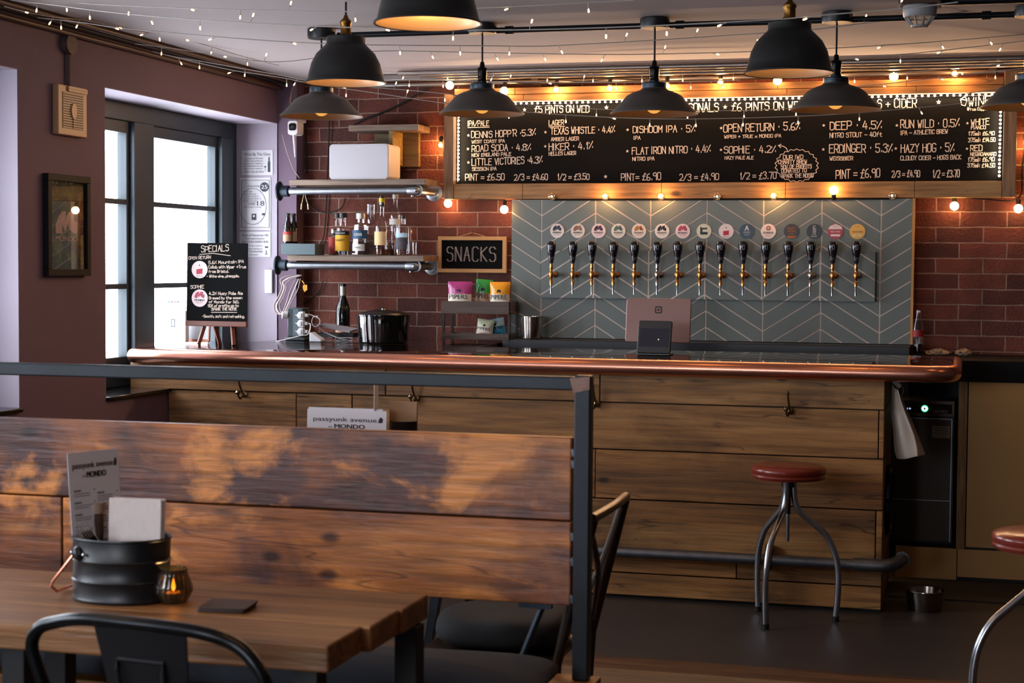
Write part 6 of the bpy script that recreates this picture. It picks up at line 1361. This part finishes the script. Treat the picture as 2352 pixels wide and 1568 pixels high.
t = thing('cutlery_bucket', 'dark bucket on the table beyond the bench with a kraft napkin', 'bucket', c)
MB().shell([(.0001, .002), (.040, 0), (.044, hz * .5), (.044, hz - .004), (.047, hz), (.043, hz), (.041, .006), (.0001, .004)], c, 28).build('bucket_body', mat('dark_red_black_metal', '#1d1214', rough=.4), t)
A = on_y(890, 922, 5.08); B = on_y(952, 922, 5.08); m = MB(); m.fbox(Fr(((A.x + B.x) / 2, 5.085, .80), (1, .1, 0), (0, .06, 1), (0, -1, 0)), -(B.x - A.x) / 2, (B.x - A.x) / 2, 0, A.z - .80, -.012, 0); tag(m.build('napkin_stack', mat('kraft_napkin', '#a98a6c', rough=.9, noise=.1, nscale=20), smooth=False, bev=.002), 'kraft brown napkins standing in the far bucket', 'napkins')
# cross back chair facing left
pf = on_y(1437, 1140, 4.84); ps = on_y(1360, 1462, 4.84); lean = (pf.x - ps.x); zt_ = pf.z; zs = .46
t = thing('cross_back_chair', 'rusty steel cross back chair beyond the bench end post', 'chair', (ps.x - .2, 4.62, 0))
cb_m = mat('worn_brown_steel', '#4a4038', rough=.3, metal=.85, noise=.4, nscale=25)
Yn, Yf = 4.395, 4.835; xs_ = ps.x + (pf.x - ps.x) * max(0, (zs - ps.z)) / (zt_ - ps.z)
for yy in (Yn, Yf):
    m = MB(); m.tube([(ps.x - .03, yy, .0), (ps.x - .012, yy, .25), (ps.x, yy, zs), (pf.x - .004, yy, zt_ - .005)], [.013, .013, .014, .019], 10); m.build('back_leg', cb_m, t)
    m = MB(); m.tube([(ps.x - .41, yy, .0), (ps.x - .39, yy, zs - .01)], .0125, 10); m.build('front_leg', cb_m, t)
m = MB(); m.tube(smooth_path([(pf.x, Yn - .008, zt_), (pf.x + .012, (Yn + Yf) / 2, zt_ + .004), (pf.x, Yf + .008, zt_)], 6), .014, 10); m.build('top_rail', cb_m, t)
def bx_(f, yy): return Vector((ps.x + (pf.x - ps.x) * f - .004, yy, zs + (zt_ - zs) * f))
m = MB(); m.tube(smooth_path([bx_(.10, Yn + .02), bx_(.55, (Yn + Yf) / 2 + .02) + Vector((.012, 0, 0)), bx_(.92, Yf - .02)], 5), .0085, 8); m.build('cross_brace', mat('bright_brace_steel', '#9a9a94', rough=.22, metal=1), t)
m = MB(); m.tube(smooth_path([bx_(.10, Yf - .02), bx_(.55, (Yn + Yf) / 2 - .02) + Vector((.02, 0, 0)), bx_(.92, Yn + .02)], 5), .0085, 8); m.build('cross_brace', cb_m, t)
m = MB(); m.prism(Fr((0, 0, 0), (1, 0, 0), (0, 1, 0), (0, 0, 1)), rrect(ps.x - .405, ps.x - .01, Yn + .0, Yf - .0, .04), zs - .008, zs + .006); m.build('seat', cb_m, t)
cushion('seat_cushion', 'plump black seat cushion on the cross back chair', (ps.x - .20, 4.615, zs + .006 + .048), .195, .215, .048, fabric_blk, 3, e=3.0)

# ------------------------------------------------------------------ pendant lamps
def pendant(c, label, lit=2.0):
    """small wide shade; c is the centre of the rim"""
    t = thing('pendant_lamp', label, 'pendant lamp', c, 'wide pendant lamps over the bar')
    x, y, z = c
    out = [(.187, -.001), (.186, .004), (.166, .022), (.147, .042), (.131, .060), (.123, .070), (.117, .076), (.100, .086), (.078, .095), (.056, .101), (.052, .110)]
    MB().shell(out + [(.050, .107), (.077, .092), (.098, .083), (.114, .073), (.120, .067), (.128, .057), (.144, .039), (.163, .019), (.182, .001), (.187, -.001)], c, 48).build('shade', lampmetal, t)
    MB().shell([(.1805, .0015), (.1615, .0185), (.1425, .0385), (.126, .056), (.118, .065), (.112, .071), (.096, .081), (.075, .090), (.05, .100), (.0001, .101)], c, 48).build('lining', lampin_dark, t)
    MB().lathe([(0, .108), (.052, .108), (.053, .112), (.053, .128), (.049, .132), (.024, .133), (.024, .14), (0, .14)], c, 32).build('collar', darksteel, t)
    MB().lathe([(0, .138), (.02, .138), (.021, .146), (.019, .15), (.021, .156), (.019, .162), (.021, .168), (.021, .19), (.024, .192), (.021, .20), (.012, .205), (.009, .225), (.004, .228), (0, .228)], c, 20).build('lamp_holder', mat('black_bronze', '#1c1a19', rough=.3, metal=.8), t)
    MB().tube([(x, y, z + .224), (x, y, ZC - .03)], .0042, 8).build('cord', cable_m, t)
    MB().lathe([(0, ZC - z - .045), (.06, ZC - z - .045), (.064, ZC - z - .03), (.064, ZC - z - .004), (.055, ZC - z - .001), (0, ZC - z - .001)], c, 24).build('ceiling_rose', mat('dark_rose', '#17181b', rough=.4), t)
    MB().ball((x, y, z + .038), .036, 16).build('bulb', glow('amber_bulb', (1, .44, .09, 1), .95), t)
    lamp('pendant_light', 'POINT', (x, y, z - .02), lit, WARM, .03)
PYL = 7.05
plab = ['leftmost wide pewter pendant lamp, hanging in front of the pipe shelves', 'wide pewter pendant lamp over the left end of the chalkboard', 'wide pewter pendant lamp over the middle of the chalkboard', 'wide pewter pendant lamp behind the right hand dome lamp', 'wide pewter pendant lamp cut by the right edge of the photo', 'added unseen wide pewter pendant lamp farther right over the back cabinet']  # the last pendant is added out of view to warm the right side
for px, py, lb in zip((738, 1107, 1502, 1919, 2362, 2830), (268, 262, 262, 252, 246, 236), plab):
    q = on_y(px, py, PYL); pendant((q.x, PYL, q.z), lb)
def dome(c, label, lit):
    t = thing('dome_lamp', label, 'dome lamp', c, 'deep dome lamps near the tables')
    R_ = .160; x, y, z = c
    out = [(R_ + .004, 0), (R_ + .003, .006), (R_ - .006, .014), (R_ - .012, .04), (R_ - .022, .08), (R_ - .042, .118), (R_ - .066, .142), (.080, .155), (.078, .160), (.078, .182), (.074, .187), (.02, .188)]
    MB().shell(out + [(.02, .184), (.072, .183), (.074, .158), (.077, .152), (R_ - .069, .139), (R_ - .046, .116), (R_ - .026, .079), (R_ - .016, .04), (R_ - .010, .014), (R_ - .001, .003), (R_ + .004, 0)], c, 56).build('shade', mat('brushed_charcoal_shade', '#2f3030', rough=.42, metal=.6, noise=.2, nscale=6), t)
    MB().shell([(R_ - .0025, .002), (R_ - .0125, .014), (R_ - .0185, .04), (R_ - .0285, .078), (R_ - .0485, .114), (R_ - .0715, .137), (.07, .149), (.07, .18), (.0001, .181)], c, 56).build('lining', lampin, t)
    MB().lathe([(0, .187), (.030, .187), (.030, .192), (.023, .196), (.021, .205), (.021, .235), (.024, .24), (.024, .248), (.016, .256), (.010, .262), (.008, .272), (0, .272)], c, 24).build('lamp_holder', brass if 0 else mat('aged_brass', '#6e4f22', rough=.35, metal=1), t)
    MB().tube([(x, y, z + .27), (x, y, ZC - .004)], .0045, 8).build('cord', cable_m, t)
    MB().ball((x, y, z + .085), .03, 14).build('bulb', glow('warm_bulb', (1, .52, .18, 1), 3), t)
    lamp('dome_light', 'POINT', (x, y, z + .045), lit, WARM, .03)
for px, py, sc, lb, lit in ((794, 192, 187, 'dark dome lamp with a brass holder hanging above the leftmost pendant', 2.5), (983, 56, 250, 'largest dome lamp, cut by the top edge of the photo', 5), (1812, 170, 207, 'dark dome lamp hanging over the right half of the bar', 1.5)):
    D = .327 / sc * FPX; r_ = ray(px, py); k = D / (r_.x * AX.z + r_.y * AY.z + r_.z * AZ.z); q = EYE + r_ * k; dome(tuple(q), lb, lit)

for x, y, lb in ((-2.7, 2.75, 'added unseen dark dome lamp over the tables towards the plum wall'), (-.9, 2.5, 'added unseen dark dome lamp over the tables near the middle of the room'), (.9, 3.4, 'added unseen dark dome lamp over the right hand side of the room'), (-1.8, .6, 'added unseen dark dome lamp over the tables farther from the bar')):
    dome((x, y, 2.25), lb, 6)  # extra domes added out of view to light the tables and bench
# ------------------------------------------------------------------ conduits, detector, trunking
def pipe(name, label, pts, r, M, cat='conduit', grp=None, clips=()):
    t = thing(name, label, cat, Vector(pts[0]), grp); MB().tube(pts, r, 10).build('pipe', M, t)
    for c in clips: MB().tube([Vector(c) - Vector((.018, 0, 0)), Vector(c) + Vector((.018, 0, 0))], r + .005, 10).build('coupling', M, t)
    return t
zc_ = ZC - .030
pipe('ceiling_conduit', 'dark conduit running along the ceiling between the pendant roses', [(-2.75, PYL + .02, zc_), (XR - .1, PYL + .02, zc_)], .013, mat('dark_conduit', '#23262a', rough=.35, metal=.7), clips=[(x, PYL + .02, zc_) for x in (-1.95, -1.2, -.75, .05)])
pipe('ceiling_conduit', 'second dark conduit on the ceiling nearer the top right corner', [on_z(2085, 6, 2.55), on_z(2400, -4, 2.55) + Vector((.6, 0, 0))], .016, MATS['dark_conduit'])
tm_ = mat('galvanised_trunking', '#a39c96', rough=.3, metal=.9, noise=.15, nscale=10)
for k, (yy, zz, r_) in enumerate(((8.62, ZC - .02, .014), (8.70, ZC - .022, .016), (8.79, ZC - .025, .018))):
    pipe('ceiling_pipe', ['metal pipe on the ceiling above the menu board, nearest of three', 'metal pipe on the ceiling above the menu board, middle of three', 'metal pipe on the ceiling above the menu board, closest to the brick wall'][k], [(-3.0 + .1 * k, yy, zz), (XR - .1, yy, zz)], r_, tm_, 'pipe', 'metal pipes on the ceiling along the back wall')
m = MB().box(-3.6, XR - .05, 8.825, 8.895, ZC - .035, ZC - .002); tag(m.build('cable_trunking', tm_, smooth=False, bev=.004), 'flat metal trunking on the ceiling just in front of the brick wall', 'trunking')
pz = on_y(1500, 182, 9.05).z; pipe('wall_pipe', 'galvanised pipe clipped to the wall just above the menu board', [(-3.3, 9.06, pz + .0), (XR - .1, 9.06, pz + .0)], .0135, tm_, 'pipe', clips=[(-2.35, 9.06, pz), (-1.0, 9.06, pz), (.1, 9.06, pz)])
dk = mat('dark_services', '#1f1512', rough=.7)
for k, dz in enumerate((.03, .05)): cord('services_cable', ['black cable sagging along the wall above the galvanised pipe', 'upper black cable along the brick wall under the trunking'][k], [(x, 9.07, pz + dz + .012 * math.sin(x * 4 + k)) for x in [-3.2 + .35 * i for i in range(17)]], .007, cable_m, k=3)
# left wall services at the ceiling
for k, (dx_, dz, r_, M) in enumerate(((.03, -.05, .012, mat('brown_pipe', '#4a342a', rough=.5)), (.055, -.02, .010, cable_m), (.10, -.014, .012, MATS['brown_pipe']))):
    pipe('wall_pipe', ['brown pipe clipped high along the plum wall, lowest of three', 'black pipe in the corner of plum wall and ceiling', 'brown pipe on the ceiling beside the plum wall'][k], [(XL + dx_, 3.0, ZC + dz), (XL + dx_, 8.95, ZC + dz)], r_, M, 'pipe', 'pipes along the top of the plum wall')
q = on_z(2112, 60, 2.44); m = MB(); m.box(q.x - .075, q.x + .075, q.y - .07, q.y + .09, ZC - .085, ZC - .001); tag(m.build('mounting_block', mat('brown_painted_block', '#4f3a30', rough=.7), smooth=False, bev=.004), 'brown wooden block on the ceiling carrying the heat detector', 'block')
c = (q.x, q.y, ZC - .086); t = thing('heat_detector', 'white heat detector with open fins hanging from the brown ceiling block', 'detector', c)
MB().lathe([(0, 0), (.060, 0), (.062, -.006), (.060, -.036), (.056, -.042), (0, -.042)], c, 30).build('detector_base', mat('grey_white_plastic', '#9a9a9a', rough=.4), t)
m = MB()
for k in range(10): a = 2 * PI * k / 10; m.tube([(c[0] + .053 * math.cos(a), c[1] + .053 * math.sin(a), c[2] - .042), (c[0] + .03 * math.cos(a), c[1] + .03 * math.sin(a), c[2] - .072)], .0035, 6)
m.build('fins', MATS['grey_white_plastic'], t); MB().lathe([(0, -.068), (.032, -.070), (.03, -.078), (0, -.08)], c, 20).build('detector_cap', MATS['grey_white_plastic'], t)

# ------------------------------------------------------------------ festoon bulbs round the board
globe = glass('globe_glass', '#fff4e8', tint=.3)
def fest_bulb(px, py, Y, parent, lit, up):
    c = on_y(px, py, Y); R_ = .023; s = -1 if up else 1
    b = MB(); b.ball(c, R_, 14); o = b.build('globe_bulb', globe if lit < 2 else glow('hot_globe', (1, .50, .18, 1), 60, True), parent)
    f = MB(); f.ball(c, .008 if lit == 1 else .005, 8); f.build('filament', glow('filament', (1, .70, .40, 1), 60 if lit else 12), o)
    f = MB(); ax_ = Vector((0, 1, -.15)).normalized() if up and lit < 2 else Vector((0, .35, s)).normalized(); f.lathe([(0, 0), (.011, 0), (.012, .03), (.008, .036), (0, .036)], c + ax_ * .018, 12, ax_); f.build('bulb_socket', black_m, o)
    if lit == 1: lamp('festoon_light', 'POINT', c + Vector((0, -.002, 0)), (2.2 if up else 4.2) * (1.0 if lit == 1 else 1.6), WARM, .022)
    return c
def festoon(label, L, up):
    cs = [on_y(a, b, Y) for a, b, Y, l in L]; t = thing('festoon_string', label, 'light string', cs[len(cs) // 2], 'festoon strings round the chalkboard')
    s = -1 if up else 1; pts = []
    for k, c in enumerate(cs):
        if up: pts.append(Vector((c.x, c.y + .055, z_b - .007))); continue
        pts.append(c + Vector((0, .018, s * .054)))
        if k < len(cs) - 1: pts.append((c + cs[k + 1]) / 2 + Vector((0, .018, s * .054 - .012)))
    MB().tube(smooth_path(pts, 5), .0036, 7).build('string_cable', cable_m, t)
    for a, b, Y, l in L: fest_bulb(a, b, Y, t, l, up)
YF_ = 8.955
festoon('black festoon string with glowing globes along the top of the menu board', [(1033, 196, YF_, 2), (1158, 209, YF_, 2), (1277, 206, YF_, 1), (1400, 203, YF_, 1), (1532, 197, YF_, 1), (1655, 188, YF_, 1), (1786, 185, YF_, 2), (1920, 180, YF_, 1), (2053, 176, YF_, 2), (2193, 170, YF_, 1)], False)
festoon('festoon string with mostly dim clear globes along the bottom of the menu board', [(1267, 451, YF_, 0), (1390, 451, YF_, 1), (1518, 451, YF_, 1), (1647, 451, YF_, 0), (1777, 450, YF_, 1), (1915, 437, YF_, 2), (2049, 449, YF_, 0)], True)
festoon('festoon end with glowing globes on the bricks left of the tiled panel', [(1012, 333, 9.05, 1), (1029, 467, 9.04, 2), (1158, 481, 9.0, 2)], False)
festoon('festoon end with glowing globes on the bricks right of the tiled panel', [(2192, 473, 9.04, 2), (2339, 479, 9.04, 2), (2356, 330, 9.04, 1)], False)

# ------------------------------------------------------------------ fairy light strings
def fairy(label, pts, Ya, Yb, seed, gap=.25):
    xa, xb = pts[0][0], pts[-1][0]; W3 = []
    for x, y in pts: W3.append(on_y(x, y, Ya + (Yb - Ya) * (x - xa) / (xb - xa)))
    pth = smooth_path(W3, 8); t = thing('fairy_light_string', label, 'fairy lights', W3[len(W3) // 2], 'fairy light strings under the ceiling')
    MB().tube(pth, .0021, 5, True).build('wire', wire_m, t)
    R = random.Random(seed); acc = gap * .5; first = None
    for a, b in zip(pth[:-1], pth[1:]):
        l = (b - a).length
        while acc < l:
            c = a + (b - a) * (acc / l); g = R.choice((0, 0, 0, 0, .5, -.5, PI * .9, 1.3, -1.2)); dv = Vector((math.sin(g), R.uniform(-.3, .3), -math.cos(g))).normalized()
            if first is None:
                mb = MB(); mb.use(wire_m); mb.tube([(0, 0, 0), (0, 0, -.018)], .0014, 6); mb.tube([(0, 0, -.018), (0, 0, -.024)], .0022, 6); mb.use(fairy_on); mb.lathe([(.0001, -.040), (.0026, -.038), (.0034, -.034), (.0028, -.028), (.0018, -.023), (.0001, -.0225)], (0, 0, 0), 8)
                o = mb.build('fairy_bulb', None, None, origin=(0, 0, 0)); first = o
            else: o = first.copy(); COL.objects.link(o)
            o.parent = t; o.location = c - t.location; o.rotation_mode = 'QUATERNION'; o.rotation_quaternion = Vector((0, 0, -1)).rotation_difference(dv); acc += gap * R.uniform(.8, 1.2)
        acc -= l
fairy('topmost fairy light string, crossing behind the largest dome lamp', [(90, 0), (245, 11), (436, 19), (640, 24.5), (845, 26), (1109, 18), (1240, 12), (1353, 5), (1455, 1)], 6.15, 6.2, 1)
fairy('second fairy light string from the top, sagging across the ceiling', [(24, 0), (128, 12), (245, 27), (408, 42), (640, 56), (845, 64), (1130, 69), (1430, 62), (1774, 45), (1862, 37), (2076, 19), (2200, 5)], 6.0, 5.9, 2)
fairy('third fairy light string, passing just under the ceiling conduit', [(73, 39), (190, 52), (272, 64), (436, 79), (640, 95), (845, 103), (1109, 105), (1240, 106), (1404, 98), (1557, 89), (1752, 76), (1859, 69), (1956, 57), (2135, 36), (2339, 14)], 6.3, 7.2, 3)
fairy('fairy light string low under the ceiling in front of the trunking', [(310, 101), (381, 109), (490, 125), (640, 142), (853, 112 + 6), (1109, 121), (1379, 125), (1506, 124), (1710, 119), (1905, 111), (2135, 97), (2352, 79)], 7.0, 7.9, 4)
fairy('fairy light string sweeping down across the front of the chalkboard', [(350, 118), (517, 158), (640, 177), (695, 188), (761, 199), (872, 215), (1022, 237), (1208, 257), (1417, 270), (1595, 273), (1829, 267), (1993, 257), (2217, 236), (2352, 212)], 7.3, 8.5, 5)
fairy('fairy light string just above the one sweeping across the chalkboard', [(400, 130), (640, 172), (761, 196), (845, 200), (1019, 215), (1208, 240), (1417, 252), (1650, 254), (1811, 249), (2010, 236), (2217, 215), (2340, 198)], 7.5, 8.7, 6)
fairy('fairy light string along the wall above the menu board', [(880, 165), (1000, 168), (1200, 171), (1400, 172), (1600, 169), (1710, 165)], 8.5, 8.5, 7)
fairy('fairy light string hanging over the galvanised wall pipe', [(900, 182), (1000, 184), (1200, 188), (1400, 189), (1600, 187), (1700, 184)], 8.6, 8.6, 8, .2)
fairy('short fairy light string rising to the right edge under the ceiling', [(1890, 137), (1930, 134), (2033, 127), (2135, 119), (2352, 94)], 7.9, 8.0, 9)
fairy('short fairy light string over the upper right frame boards', [(1905, 176), (2086, 165), (2200, 156), (2349, 141)], 8.6, 8.6, 10)
fairy('lowest short fairy light string at the upper right of the menu board', [(1960, 200), (2040, 192), (2211, 172), (2349, 157)], 8.7, 8.7, 11)
fairy('fairy light string strung along the top of the plum wall', [(10, 15), (90, 34), (200, 48), (300, 68), (430, 92), (560, 130), (640, 150)], 5.9, 8.0, 12)
